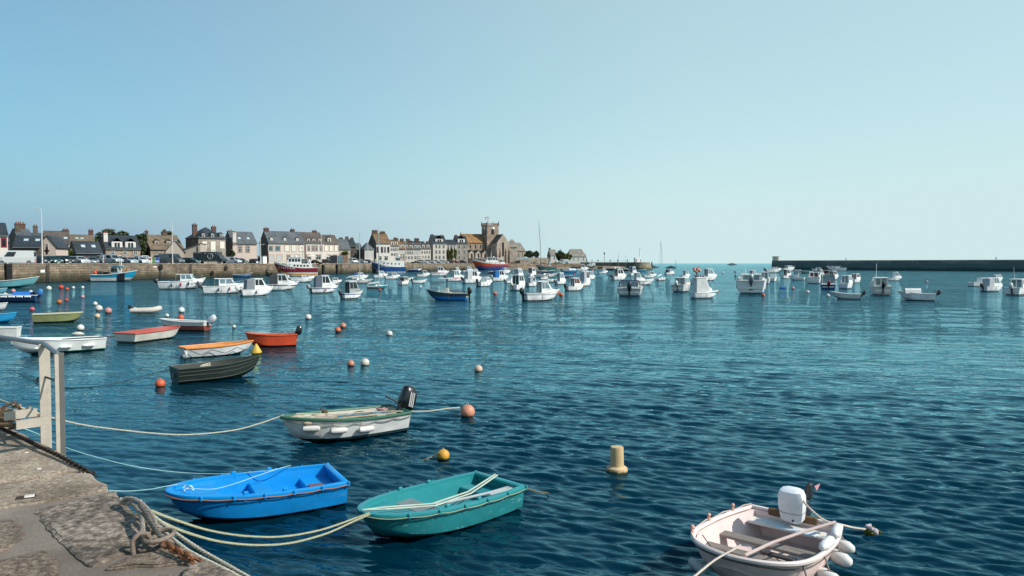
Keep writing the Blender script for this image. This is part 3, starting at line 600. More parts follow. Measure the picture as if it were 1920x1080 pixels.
house('bright white rendered terrace house with a row of dark dormers', None, 572, 608, 455, 436, 254, 36, WHITER, BSLATE, band=(.0, .07, REDBR), win=[(.2, 461, 471, .9, 'sash'), (.42, 461, 471, .9, 'sash'), (.6, 461, 471, .9, 'sash'), (.85, 461, 471, .9, 'sash'), (.2, 478, 487, 1.4, 'sash'), (.7, 478, 487, 1.8, 'sash')], dorm=[(.22, 1., 1.2, .1), (.5, 1., 1.2, .1), (.8, 1., 1.2, .1)], chim=[(.75, .5, 432, 1.4)], d=9, sur=M('#9a6a55', .8))
house('white terrace house with red brick window surrounds and cream shutters', None, 608, 635, 456, 441, 264, 36, WHITER, BSLATE, win=[(.16, 460, 471, 1.2, 'shut'), (.5, 460, 471, 1.2, 'shut'), (.84, 460, 471, 1.2, 'shut'), (.3, 478, 487, 1.5, 'sash'), (.75, 478, 487, 1.5, 'sash')], dorm=[(.4, 1.3, 1.8, .1)], chim=[(.7, .5, 441, 1.4)], sur=REDBR, d=8)
house('low grey roofed house with a plain beige wall and a shrub', None, 635, 657, 467, 449, 272, 30, BEIGE, SLATE2, d=9, win=[(.75, 470, 477, .9, 'sash')])
# roofs further back
for i, (x0, x1, ye, yr, D, lab, rf, ch) in enumerate([
    (640, 668, 462, 450, 310, 'distant slate roof with three chimneys behind the low grey roofed house', SLATE, [(.15, .5, 446, 1.5, STONED), (.55, .5, 444, 1.2, STONED), (.95, .5, 446, 1.2, STONED)]),
    (655, 680, 468, 456, 330, 'dark distant slate roof next to the big gabled house', SLATE2, [(.2, .5, 449, 1.5)]),
    (732, 752, 462, 450, 345, 'orange roofed house behind the blue trawler wheelhouse', TILE2, [(.9, .5, 447, 1.4)]),
    (752, 776, 464, 453, 350, 'brown roofed house with one brick chimney beyond the blue trawler', BSLATE, [(.3, .5, 448, 1.6, STONED), (.75, .5, 448, 1.6, STONED)]),
    (778, 800, 462, 453, 380, 'distant slate house with a broad dark chimney among the terraces', SLATE, [(.4, .5, 447, 2.2, STONED)]),
    (-40, 20, 452, 440, 215, 'far slate roof peeping over the white harbour house', SLATE2, [(.7, .5, 430, 1.2)])]):
    house(lab, None, x0, x1, ye, yr, D, 26, STONED, rf, chim=ch, d=9, win=[(.5, ye+4, ye+9, .8, 'sash')])
house('big dark gabled house with mossy brown roof and white red-windowed front', 668, 706, 732, 456, 438, 290, 25, WHITER, TILE, gable=STONED, win=[(.1, 463, 474, 1., 'red'), (.4, 463, 474, 1., 'red'), (.62, 463, 474, 1., 'sash'), (.86, 463, 474, 1., 'red'), (.25, 480, 488, 1.6, 'sash'), (.7, 480, 488, 1.6, 'sash')], chim=[(.02, .5, 432, 2.2), (.75, .5, 434, 2.)], d=14)
house('small slate hipped house with three tall white windows before the dark gable', 673, 684, 701, 467, 455, 276, 28, CREAM, SLATE2, gable=STONED, hip=1.8, win=[(.2, 470, 482, .8, 'curtain'), (.5, 470, 482, .8, 'curtain'), (.8, 470, 482, .8, 'curtain')], d=7)
dd = [('pink fronted terrace house with two dormers behind the blue trawler', 732, 748, 461, 450, 318, WHITER, TILE), ('grey stone terrace house with a pointed white dormer', 744, 760, 466, 454, 328, STONEG, TILE2), ('pale terrace house with a white gabled dormer near the blue trawler bow', 758, 776, 467, 455, 338, CREAM, BSLATE), ('cream terrace house with four narrow windows', 776, 790, 467, 456, 350, CREAM, SLATE2), ('beige terrace house with two white dormers beside the tall slate house', 789, 808, 466, 457, 358, CREAM, BSLATE)]
for i, (lab, x0, x1, ye, yr, D, wl, rf) in enumerate(dd):
    house(lab, None, x0, x1, ye, yr, D, 22, wl, rf, d=8, win=[(f, ye+4, ye+10, .9, 'curtain' if i % 2 else 'sash') for f in (.15, .4, .62, .86)]+[(f, ye+13, ye+19, 1., 'sash') for f in (.2, .5, .8)], dorm=[(.3, 1.4, 1.8, .1), (.75, 1.4, 1.8, .1)], dmat=WHITER, chim=[(.98, .5, yr-4, 1.4, STONED)])
house('tall pale house with dark slate roof and a wide white dormer', 800, 812, 837, 456, 442, 372, 20, CREAM, SLATE, gable=STONEG, win=[(f, y0, y0+7, 1.1, 'sash') for f in (.25, .5, .8) for y0 in (459, 469, 479)], dorm=[(.5, 4.2, 1.8, .15)], dmat=WHITER, chim=[(.0, .5, 440, 1.6, STONED), (.85, .5, 441, 1.5, STONED)], d=11)
h = house('yellowish house overgrown by green climbers', None, 837, 856, 458, 450, 384, 18, CREAM, SLATE, win=[(f, 461, 471, 1.1, 'sash') for f in (.2, .5, .8)], d=8)
house('tall grey stone house with an ornate white dormer front', 840, 856, 877, 456, 443, 388, 18, STONEG, SLATE, gable=STONED, win=[(f, y0, y0+7, 1.2, 'sash') for f in (.25, .7) for y0 in (459, 469, 480)], dorm=[(.45, 4.2, 2.4, .05)], dmat=WHITER, chim=[(.0, .5, 441, 1.6, STONED), (.6, .5, 441, 1.5)], d=10)
h = house('small dark gabled house with one chimney near the beached boats', 1020, 1032, 1044, 479, 468, 474, 12, WHITER, PALER, gable=STONED, chim=[(.05, .5, 465, 1.5, STONED)], d=12, win=[(.6, 481, 487, 1.2, 'sash')])
h = house('long white lifeboat shed with pale stone roof and dark end', 1052, 1066, 1099, 481, 467, 478, 8, WHITER, PALER, gable=STONED, hip=3.2, d=16, win=[(f, 483, 489, .9, 'sash') for f in (.3, .55, .85)], name='lifeboat_shed', group=None)
MB().slab([(h['w']+.6, -.3, 0), (h['w']+1.6, -.3, 0), (h['w']+.9, 6, h['ze']+2), (h['w']+.1, 6, h['ze']+2)], .8).build('end_wall', DGREY, h)
# ---------------------------------------------------------------- church
cD = 405; a = math.radians(28); O = PD(913.5, 455, QZ); ch = thing('church', 'stone church with a square crenellated tower, orange nave roof and tall gable', 'church', O, a)
ch.scale = (455/405,)*3
zt = ZD(420, cD)-QZ; ze = ZD(455, cD)-QZ
tw = 7.0
# tower: front-right face along +x, left face along +y
MB().box(0, 0, 0, tw, tw, zt-1).build('tower', CHST, ch)
mb = MB(); mb.box(-.25, -.25, zt-1, tw+.25, tw+.25, zt-.6)
for k in range(9):
    x = -.2+k*(tw+.4-.35)/8
    for yy in (-.2, tw-.1): mb.box(x, yy, zt-.6, x+.35, yy+.3, zt+.3)
    mb.box(-.2, x, zt-.6, .1, x+.35, zt+.3) if 0 < k < 8 else None; mb.box(tw-.1, x, zt-.6, tw+.2, x+.35, zt+.3) if 0 < k < 8 else None
mb.box(-.22, -.22, zt+.3, tw+.22, .12, zt+.5); mb.box(-.22, tw-.12, zt+.3, tw+.22, tw+.22, zt+.5); mb.box(-.22, .12, zt+.3, .12, tw-.12, zt+.5); mb.box(tw-.12, .12, zt+.3, tw+.22, tw-.12, zt+.5)
mb.build('parapet', CHST, ch)
for (x, y) in ((0, 0), (tw, 0), (0, tw), (tw, tw)):
    mb = MB(); mb.lathe([(.35, zt-.5), (.3, zt+.6), (.02, zt+1.9)], 6, (x, y, 0)); mb.build('pinnacle', STONED, ch)
for (x0, x1, y0, y1) in ((tw*.36, tw*.6, 430, 439.5),):
    MB().box(x0, -.05, ZD(y1, cD)-QZ, x1, .05, ZD(y0, cD)-QZ).build('belfry_opening', BLACK, ch)
for y0 in (tw*.3, tw*.62): MB().box(-.05, y0-.55, ZD(441, cD)-QZ, .05, y0+.55, ZD(430, cD)-QZ).build('belfry_opening', BLACK, ch)
mb = MB(); mb.m = Matrix.Translation((tw*.55, -.06, ZD(427.5, cD)-QZ)) @ Matrix.Rotation(PI/2, 4, 'X'); mb.lathe([(.7, 0), (.7, .1)], 16); mb.build('clock_face', WHITE, ch)
mb = MB(); mb.m = Matrix.Translation((-.14, tw*.5, ZD(427.5, cD)-QZ)) @ Matrix.Rotation(PI/2, 4, 'Y'); mb.lathe([(.7, 0), (.7, .1)], 16); mb.build('clock_face', WHITE, ch)
MB().tube([(tw*.35, tw*.5, zt-1), (tw*.35, tw*.5, zt+4.2)], .06, 5).build('flagpole', STEEL, ch)
for i, mt in enumerate((RED, WHITE, RED)): # striped flag flying
    mb = MB(); n = 7; rings = [[(tw*.35-.05-k*.32, tw*.5+.18*math.sin(k*1.1), zt+4.1-i*.4-.07*k-zz) for k in range(n)] for zz in (0, .4)]; mb.loft(rings); mb.build('flag', mt, ch)
# nave to the left/back : its right end meets the tower; long side faces the harbour
nv = Matrix.Translation((-.4, 2.0, 0))
w = 12.5; d = 9; zr = ZD(439, cD)-QZ
mb = MB(); mb.m = nv; x0 = -w
mb.add([(x0, 0, 0), (0, 0, 0), (0, d, 0), (x0, d, 0), (x0, 0, ze), (0, 0, ze), (0, d, ze), (x0, d, ze), (x0, d/2, zr), (0, d/2, zr)], [(0, 1, 5, 4), (1, 2, 6, 9, 5), (2, 3, 7, 6), (3, 0, 4, 8, 7)]); mb.build('nave', CHST, ch)
mb = MB(); mb.m = nv; s = (zr-ze)/(d/2)
mb.slab([(x0-.1, -.3, ze-.3*s), (0, -.3, ze-.3*s), (0, d/2, zr+.05), (x0-.1, d/2, zr+.05)], .2); mb.slab([(x0-.1, d+.3, ze-.3*s), (0, d+.3, ze-.3*s), (0, d/2, zr+.05), (x0-.1, d/2, zr+.05)], -.2); mb.build('nave_roof', TILE2, ch)
for fx in (.2, .45, .7, .9):
    MB().box(-.4+x0*fx-.35, 1.95, ze-3.2, -.4+x0*fx+.35, 2.02, ze-1.1).build('nave_window', BLACK, ch)
mb = MB(); mb.m = nv; mb.lathe([(.25, zr), (.05, zr+1.5)], 5, (x0, d/2, 0)); mb.build('finial', STONED, ch)
# side chapels in front of the nave: small gables
for fx in (.82, .5, .18):
    cx = -.4+x0*fx; mb = MB(); wd = 3.4; zc = ze*.46; mb.add([(cx-wd/2, -3, 0), (cx+wd/2, -3, 0), (cx+wd/2, 2, 0), (cx-wd/2, 2, 0), (cx-wd/2, -3, zc), (cx+wd/2, -3, zc), (cx+wd/2, 2, zc), (cx-wd/2, 2, zc), (cx, -3, zc+1.9), (cx, 2, zc+1.9)], [(0, 1, 5, 8, 4), (1, 2, 6, 5), (3, 0, 4, 7)]); mb.build('chapel', CHSTP, ch)
    mb = MB()
    for sg in (-1, 1): mb.slab([(cx+sg*(wd/2+.15), -3.2, zc-.1), (cx+sg*(wd/2+.15), 2, zc-.1), (cx, 2, zc+2), (cx, -3.2, zc+2)], .15*sg)
    mb.build('chapel_roof', SLATE, ch); MB().box(cx-.45, -3.05, 1.2, cx+.45, -2.98, zc).build('chapel_window', BLACK, ch)
    MB().box(cx-wd/2-.5, -3.6, 0, cx-wd/2, -2.6, zc+.6).build('buttress', CHST, ch)
# transept with pale gable
tx = Matrix.Translation((2.2, -7.5, 0)); w2 = 7.4; zg = ZD(439, cD-8)-QZ; ze2 = ZD(455, cD-8)-QZ; dp = 8.5
mb = MB(); mb.m = tx; mb.add([(0, 0, 0), (w2, 0, 0), (w2, dp, 0), (0, dp, 0), (0, 0, ze2), (w2, 0, ze2), (w2, dp, ze2), (0, dp, ze2), (w2/2, 0, zg), (w2/2, dp, zg)], [(0, 1, 5, 8, 4), (1, 2, 6, 5), (3, 0, 4, 7)]); mb.build('transept', CHSTP, ch)
mb = MB(); mb.m = tx; s = (zg-ze2)/(w2/2)
for sg, xx in ((-1, -.2), (1, w2+.2)): mb.slab([(xx, .25, ze2-.2*s), (xx, dp, ze2-.2*s), (w2/2, dp, zg+.02), (w2/2, .25, zg+.02)], .15*sg)
mb.build('transept_roof', BSLATE, ch)
MB().box(2.2+w2*.42, -7.56, ze2*.35, 2.2+w2*.58, -7.48, ze2*1.02).build('gable_window', BLACK, ch)
for xx in (-.35, w2*.25, w2*.72, w2-.1):
    MB().add([(2.2+xx, -8.6, 0), (2.2+xx+.6, -8.6, 0), (2.2+xx+.6, -7.5, 0), (2.2+xx, -7.5, 0), (2.2+xx, -8.1, ze2*.6), (2.2+xx+.6, -8.1, ze2*.6), (2.2+xx+.6, -7.5, ze2*.8), (2.2+xx, -7.5, ze2*.8)], [(0, 1, 5, 4), (1, 2, 6, 5), (4, 5, 6, 7), (3, 0, 4, 7)]).build('buttress', CHST, ch)
# east end houses beside the church
house('low stone building with pale hipped roof against the church', 952, 960, 985, 470, 455, 458, 12, CHSTP, PALER, hip=3., d=9, win=[(.5, 474, 482, 1., 'sash'), (.8, 474, 482, 1., 'sash')], gable=STONED)
house('round ended church annexe under a steep pale roof', None, 953, 970, 463, 449, 466, 10, CHSTP, PALER, hip=2.4, d=8)
p0, p1 = PD(885, 372, QZ), PD(1024, 425, QZ)
def gwall(label, a, b2, z, mat, th=.5):
    d = Vector((b2.x-a.x, b2.y-a.y, 0)); o = MB().box(0, 0, 0, d.length, th, z).build('boundary_wall', mat); o.location = a; o.rotation_euler = (0, 0, math.atan2(d.y, d.x)); tag(o, label, 'wall')
gwall('long pale stone wall running from the church to the beached boats', PD(958, 458, QZ), PD(1030, 468, QZ), 3.6, STONEG)
gwall('dark churchyard wall under the side chapels', PD(872, 440, QZ), PD(912, 444, QZ), 3.2, STONED)
# ---------------------------------------------------------------- trees
m, nt, b = newmat('foliage'); oi = nt.nodes.new('ShaderNodeNewGeometry'); n = noise(nt, .9, 4, .6, oi.outputs['Position'])
nt.links.new(ramp(nt, n.outputs[0], [(.3, (.018, .03, .012)), (.7, (.07, .09, .028))]).outputs[0], b.inputs['Base Color']); b.inputs['Roughness'].default_value = .7; LEAF = m
m, nt, b = newmat('green_foliage'); oi = nt.nodes.new('ShaderNodeNewGeometry'); n = noise(nt, .9, 4, .6, oi.outputs['Position'])
nt.links.new(ramp(nt, n.outputs[0], [(.3, (.05, .075, .015)), (.7, (.14, .16, .03))]).outputs[0], b.inputs['Base Color']); b.inputs['Roughness'].default_value = .7; LEAF2 = m
BARK = M('#4a4038', .95)
def crown(cx, sx, n, leaf, seed, mat, parent, nm='crown'):
    """leaf-sized faces spread over clumps inside an ellipsoid"""
    g = np.random.RandomState(seed); nc = 26; cl = g.normal(size=(nc, 3)); cl /= np.linalg.norm(cl, axis=1)[:, None]; cl *= (g.rand(nc)**.4)[:, None]*.8; cl[:, 2] = cl[:, 2]*.9+.05
    k = g.randint(0, nc, n); q = g.normal(size=(n, 3)); q /= np.linalg.norm(q, axis=1)[:, None]; q *= (.34*g.rand(n)**.45)[:, None]
    p = (cl[k]+q)*np.array(sx)+np.array(cx); a = g.normal(size=(n, 3)); a /= np.linalg.norm(a, axis=1)[:, None]; c = np.cross(a, g.normal(size=(n, 3))); c /= np.linalg.norm(c, axis=1)[:, None]
    s = leaf*(.6+.8*g.rand(n))[:, None]; V = np.stack([p-a*s, p-c*s*.6, p+a*s, p+c*s*.6], 1).reshape(-1, 3)
    return pointsmesh(nm, mat, V, np.arange(n*4).reshape(n, 4), parent)
def tree(label, px, D, y0, y1, wpx, n=2600, leaf=.35, mat=None, base=QZ, name='tree', cat='tree', seed=1, group='trees behind the houses'):
    s = D/F; zt = ZD(y0, D)-base; zb = max(0.2, ZD(y1, D)-base); w = wpx*s/2; t = thing(name, label, cat, PD(px, D, base), 0, group)
    crown((0, 0, (zt+zb)/2), (w, w*.8, (zt-zb)/2*1.15), n, leaf, seed, mat or LEAF, t)
    mb = MB(); mb.tube([(0, 0, -.2), (.1, 0, zb*.5+.5), (0, .1, (zt+zb)/2)], [w*.09+.1, w*.07+.07, .05], 7)
    for k in range(4): an = k*1.6+seed; mb.tube([(.05, 0, zb*.6+.5), (w*.3*math.cos(an), w*.3*math.sin(an), (zb+zt)/2), (w*.5*math.cos(an), w*.5*math.sin(an), zt*.75)], [w*.05+.05, .08, .03], 5)
    mb.build('trunk', BARK, t)
tree('broad dark domed tree rising behind the white dormered house', 216, 215, 431, 475, 74, 6500, seed=1)
tree('dark bushy tree between the dormered house and the mossy barn', 266, 206, 440, 484, 34, 3800, seed=2)
tree('dark tree at the edge of the broad domed tree', 187, 218, 444, 478, 26, 2500, seed=12)
tree('round dark treetop over the mossy barn roof beside a tall lamp post', 315, 235, 430, 452, 20, 1500, seed=3)
tree('small rounded bush beside the pink cottage gable', 120, 164, 461, 484, 30, 2200, leaf=.25, mat=LEAF2, seed=4, name='bush', cat='bush')
tree('slim shrub in front of the pinkish slate house', 436, 219, 468, 486, 12, 900, leaf=.22, seed=5, name='bush', cat='bush')
tree('bright green shrub against the plain beige wall', 646, 286, 470, 482, 15, 900, leaf=.3, mat=LEAF2, seed=6, name='bush', cat='bush')
for i, (x, lab) in enumerate(((840, 'nearest'), (847, 'middle'), (854, 'far'))):
    tree(('first of the three green climbers beside the tall pale house', 'middle of the three green climbers on the yellowish house', 'last of the three green climbers beside the ornate grey house')[i], x, 408, 465, 489, 7, 900, leaf=.3, mat=LEAF2, seed=20+i, name='climbing_plant', cat='plant', group='green climbers on a house front')
tree('low dark trees behind the long pale wall', 992, 470, 471, 486, 22, 1100, leaf=.5, seed=7)
tree('small spiky tree standing above the long pale wall', 1006, 469, 470, 486, 10, 500, leaf=.5, seed=8)
tree('dark rounded tree beside the small gabled house', 1050, 470, 470, 489, 20, 1500, leaf=.5, seed=9)
tree('green bushes in front of the lifeboat shed', 1062, 463, 476, 490, 22, 1500, leaf=.45, mat=LEAF2, seed=10, name='bush', cat='bush')
# ---------------------------------------------------------------- vehicles, lamps, clutter on the quay
TYRE = M('#141416', .85); RIM = M('#9da0a2', .35, .6); LAMPG = M('#d8e0e4', .15, spec=1); PLATE = M('#e8e6dc', .5)
PROF = {
 # body lower profile (x fwd, z), greenhouse base/top: (xr0, xr1, xf1, xf0, zbelt, zroof)
 'hatch': (4.1, 1.75, [(-2.02, .35), (-2.05, .75), (-1.98, .98), (1.0, .98), (1.85, .8), (2.03, .6), (2.05, .3), (-1.9, .22)], (-1.95, -1.55, .25, 1.05, .96, 1.48)),
 'estate': (4.5, 1.8, [(-2.22, .35), (-2.25, .8), (-2.18, 1.0), (1.1, 1.0), (2.05, .82), (2.23, .6), (2.25, .3), (-2.1, .22)], (-2.15, -1.85, .3, 1.15, .98, 1.5)),
 'suv': (4.5, 1.88, [(-2.22, .4), (-2.25, .9), (-2.2, 1.1), (1.1, 1.12), (2.1, .98), (2.25, .7), (2.25, .36), (-2.1, .28)], (-2.15, -1.9, .35, 1.15, 1.08, 1.68)),
 'smallvan': (4.3, 1.8, [(-2.13, .35), (-2.15, 1.1), (1.15, 1.1), (1.95, .95), (2.13, .65), (2.15, .3), (-2., .22)], (-2.14, -2.05, .45, 1.25, 1.08, 1.82)),
 'van': (5.2, 2.0, [(-2.58, .35), (-2.6, 1.15), (1.75, 1.15), (2.45, 1.0), (2.6, .7), (2.6, .3), (-2.45, .25)], (-2.6, -2.52, 1.05, 1.9, 1.13, 1.98)),
 'bigvan': (6., 2.05, [(-2.98, .35), (-3., 1.25), (2.15, 1.25), (2.8, 1.05), (3., .75), (3., .3), (-2.8, .25)], (-3., -2.92, 1.35, 2.3, 1.23, 2.5)),
}
def car(kind, col, label, px, off, yaw, scale=1., group='vehicles parked along the far quay', loc=None, z=None, side=None):
    Lc, Wc, prof, (r0, r1, f1, f0, zb, zr) = PROF[kind]; m = M(col, .28, .2 if kind not in ('van', 'bigvan') else 0, var=.04, coat=.6, dirt=.0)
    p = loc if loc is not None else QP(px, off); t = thing('parked_van' if 'van' in kind else 'parked_car', label, 'van' if 'van' in kind else 'car', p, math.radians(yaw), group)
    t.scale = (scale,)*3; h = Wc/2; mb = MB()
    ins = [(x*.985, z+(.02 if z < .5 else -.03)) for x, z in prof]
    rings = [[(x, y, z) for x, z in pr] for y, pr in ((-h, ins), (-h+.09, prof), (h-.09, prof), (h, ins))]; mb.loft(rings, True, True)
    wr = .33 if 'van' not in kind else .36; xs = (-Lc/2+.8, Lc/2-.85)
    mb.build('body', m, t, smooth=True)
    for x in xs:
        for s in (-1, 1):
            w = MB(); w.m = Matrix.Translation((x, s*(h-.02), wr)) @ Matrix.Rotation(PI/2, 4, 'X'); w.lathe([(wr*.75, -.11), (wr, -.08), (wr, .08), (wr*.75, .11)], 14); wo = w.build('wheel', TYRE, t, smooth=True)
            r = MB(); r.m = Matrix.Translation((x, s*(h+.075), wr)) @ Matrix.Rotation(PI/2, 4, 'X'); r.lathe([(wr*.62, -.03), (wr*.58, .03)], 12); r.build('rim', RIM, wo)
    # cabin: body-coloured shell with glass set proud
    q = h*.985; k = h*.80; g = MB(); g.loft([[(r0, -q, zb), (f0, -q, zb), (f0, q, zb), (r0, q, zb)], [(r1, -k, zr), (f1, -k, zr), (f1, k, zr), (r1, k, zr)]], True, True); g.build('cabin', m, t)
    g = MB(); g.loft([[(r1+.03, -k+.03, zr), (f1-.03, -k+.03, zr), (f1-.03, k-.03, zr), (r1+.03, k-.03, zr)], [(r1+.15, -k+.14, zr+.05), (f1-.16, -k+.14, zr+.05), (f1-.16, k-.14, zr+.05), (r1+.15, k-.14, zr+.05)]], True, True); g.build('roof', m, t)
    L_ = lambda a, b, u: a+(b-a)*u
    def gl(nm, pts, dirn):
        s = MB(); v = [Vector(p)+Vector(dirn)*.012 for p in pts]; w2 = [p-Vector(dirn)*.02 for p in v]; s.loft([v, w2], True, True); s.build(nm, GLASS, t)
    def fp(u, y, sd): # front plane
        return (L_(f0, f1, u), sd*L_(q, k, u)*y, L_(zb, zr, u))
    gl('windscreen', [fp(.1, .9, -1), fp(.1, .9, 1), fp(.9, .88, 1), fp(.9, .88, -1)], (.8, 0, .5))
    rp = lambda u, y, sd: (L_(r0, r1, u), sd*L_(q, k, u)*y, L_(zb, zr, u))
    gl('rear_window', [rp(.2, .85, 1), rp(.2, .85, -1), rp(.85, .8, -1), rp(.85, .8, 1)], (-1, 0, .3))
    spans = [(.62, .93)] if 'van' in kind else [(.08, .36), (.39, .66), (.69, .93)]
    if kind == 'smallvan': spans = [(.55, .88)]
    for sd in (-1, 1):
        for a, b in spans:
            P_ = lambda u, s: (L_(L_(r0, f0, u), L_(r1, f1, u), s), sd*L_(q, k, s), L_(zb, zr, s))
            gl('side_window', [P_(a, .14), P_(b, .14), P_(b, .84), P_(a, .84)], (0, sd, .15))
    for s in (-1, 1):
        MB().cbox((Lc/2-.12, s*(h-.32), .68 if 'van' not in kind else .8), (.3, .42, .18), .05).build('headlight', LAMPG, t)
        MB().cbox((-Lc/2+.02, s*(h-.2), .8), (.1, .2, .32), .03).build('tail_light', RED, t)
        MB().cbox((f0-.25, s*(h+.1), zb+.06), (.14, .2, .15), .04).build('wing_mirror', m, t)
    MB().box(Lc/2-.02, -.26, .36, Lc/2+.015, .26, .47).build('number_plate', PLATE, t); MB().cbox((Lc/2-.02, 0, .5), (.08, Wc*.5, .1), .02).build('grille', BLACK, t)
    if 'van' in kind: MB().cbox((Lc/2-.05, 0, .38), (.2, Wc*.96, .28), .05).build('bumper', DGREY, t)
    return t
V = [('bigvan', '#d4d6d4', 'long white panel van at the near end of the far quay', 32, 4.5, 200, 1.0),
 ('estate', '#1c2426', 'dark estate car behind the tall lamp post nearest the white van', 76, 6, -20, 1.05),
 ('estate', '#22463f', 'dark green estate car facing the water next to the lamp post', 98, 5, -28, 1.05),
 ('suv', '#1e2c2e', 'black people carrier facing the water between the green estate and the white saloon', 120, 4.5, -30, 1.0),
 ('suv', '#17282a', 'dark teal off-roader parked behind the black people carrier', 105, 9, -30, 1.0),
 ('estate', '#c3c8ca', 'pale silver car with twin headlamps facing the water', 149, 5, -28, 1.05),
 ('hatch', '#5e666c', 'grey hatchback parked behind the pale silver car', 172, 8, -40, 1.0),
 ('smallvan', '#c9ced0', 'white small van tail just behind the silver panel van', 190, 8, 150, 1.0),
 ('smallvan', '#a9b4b8', 'silver small van with a high roof beside the white hatchback', 210, 5, -18, 1.12),
 ('hatch', '#274944', 'dark green hatchback beside the silver small van', 232, 7, -30, 1.),
 ('hatch', '#a4b0b6', 'light blue-grey hatchback facing the water', 243, 5, -32, 1.05),
 ('hatch', '#d8dad8', 'white hatchback next to the blue-grey hatchback', 264, 5, -30, 1.1),
 ('smallvan', '#c8ccce', 'white van roof behind the white hatchback', 262, 12, 150, 1.1),
 ('van', '#dadcd8', 'big white van parked behind the grey panel van', 303, 14, 160, 1.2),
 ('bigvan', '#565d60', 'dark grey panel van on the quay', 322, 5, -12, 1.),
 ('estate', '#1f3a38', 'dark green estate car between the grey van and the grey truck', 358, 5, -15, 1.05),
 ('van', '#c6ccd2', 'white van front facing right beyond the grey truck', 436, 5, -15, .95),
 ('hatch', '#23403c', 'dark green hatchback beyond the white van front', 452, 6, -20, 1.05),
 ('hatch', '#c8cacc', 'white hatchback backing on to the beige terrace house', 474, 12, -100, 1.15),
 ('hatch', '#cdd0d2', 'small pale car between the dark green and the white hatchback', 463, 14, -60, 1.),
 ('hatch', '#2e3a40', 'dark car beside the white kiosk', 485, 10, -60, 1.05),
 ('van', '#d0d4d4', 'white camper beside the peach poster panel', 661, 5, -50, 1.05),
 ('estate', '#8a9298', 'silver estate car near the blue trawler bow', 677, 6, -30, 1.15),
 ('hatch', '#3c4a58', 'blue-grey car close to the blue trawler bow', 690, 5, -30, 1.1),
 ('hatch', '#d2d4d2', 'white car on the quay below the tall pale house', 806, 6, -10, 1.3),
 ('hatch', '#aeb6ba', 'silver car on the quay below the tall pale house', 818, 7, -10, 1.2),
 ('hatch', '#d0d2d0', 'white car on the quay below the climber covered house', 832, 7, -10, 1.25),
 ('hatch', '#2a3036', 'black car below the climber covered house', 843, 9, -10, 1.2),
 ('hatch', '#7c2e34', 'dark red car below the ornate grey house', 853, 8, -10, 1.2),
 ('hatch', '#3a4248', 'dark car by the churchyard wall', 868, 6, -10, 1.2)]
V += [('hatch', '#b4b8ba', 'silver hatchback in the second row behind the dark green estate', 90, 11, -30, 1.05),
 ('hatch', '#1d2226', 'black hatchback in the second row behind the people carrier', 134, 10, -30, 1.05),
 ('estate', '#8d3a34', 'dull red estate car in the second row by the low slate cottage', 158, 11, -30, 1.05),
 ('smallvan', '#dcdedc', 'white small van in the second row beside the dormered house', 222, 12, -30, 1.05),
 ('hatch', '#3c4c5c', 'slate blue hatchback in the second row before the dormered house', 240, 12, -30, 1.05),
 ('suv', '#d4d6d4', 'white off-roader in the second row near the mossy barn', 278, 9, -30, 1.),
 ('hatch', '#6c7276', 'grey hatchback standing just past the notice boards', 299, 9, -40, 1.),
 ('hatch', '#c4c8ca', 'silver hatchback between the grey van and the green estate', 343, 9, -20, 1.),
 ('hatch', '#b8bcbe', 'pale hatchback in front of the pinkish slate house', 444, 11, -30, 1.05),
 ('hatch', '#22282c', 'black hatchback beside the beige terrace house gable', 478, 8, -40, 1.0),
 ('hatch', '#cfd1cf', 'white hatchback beyond the red trawler wheelhouse', 576, 6, -20, 1.05),
 ('hatch', '#2c3440', 'dark hatchback near the big quay posters', 614, 6, -20, 1.05),
 ('estate', '#c9cccc', 'silver estate car on the quay below the beige terrace houses', 792, 6, -10, 1.2)]
for k, c, lab, px, off, yaw, sc in V: car(k, c, lab, px, off, yaw, sc)
car('van', '#dfe2de', 'white van parked among the bushes by the lifeboat shed', 0, 0, 170, 1.3, loc=PD(1056, 458, QZ))
car('smallvan', '#d9dbd8', 'white van standing on the slip below the inner pier', 0, 0, 185, 1.15, loc=PD(1108, 437, 1.6))
MB().box(-9, -3, -1.5, 9, 3, 1.6).build('slipway', pierstone).location = PD(1100, 438, 0); struct(bpy.data.objects['slipway'], 'low stone slip at the foot of the pier')
# grey food truck with round emblem
p = QP(393, 4.2); t = thing('food_truck', 'grey box truck with a round white emblem and bird motifs on its side', 'truck', p, math.radians(-14), 'vehicles parked along the far quay')
TG = M('#3c464a', .45, dirt=.1); mb = MB(); mb.cbox((-.5, 0, 1.85), (7.2, 2.2, 2.6), .1); mb.build('body', TG, t)
MB().loft([[(3.1, y, .6), (4.5, y, .7), (4.6, y, 1.2), (3.9, y, 1.55), (3.4, y, 2.4), (3.1, y, 2.4)] for y in (-1.05, 1.05)], True, True).build('cab', TG, t)
MB().box(3.3, -1.07, 1.45, 3.75, -1.05, 2.15).build('side_window', GLASS, t)
for x in (-2.9, 3.7):
    for s in (-1, 1):
        w = MB(); w.m = Matrix.Translation((x, s*1.05, .42)) @ Matrix.Rotation(PI/2, 4, 'X'); w.lathe([(.3, -.12), (.42, -.1), (.42, .1), (.3, .12)], 14); wo = w.build('wheel', TYRE, t, smooth=True); r = MB(); r.m = Matrix.Translation((x, s*1.17, .42)) @ Matrix.Rotation(PI/2, 4, 'X'); r.lathe([(.24, -.02), (.2, .02)], 10); r.build('rim', RIM, wo)
MB().box(-3.9, -1.13, 1.1, -1.9, -1.1, 2.8).build('hatch_panel', M('#1d3540', .3), t); MB().cbox((-2.9, -1.2, 2.9), (2.2, .5, .1), .03).build('awning', M('#c8c2a8', .7), t)
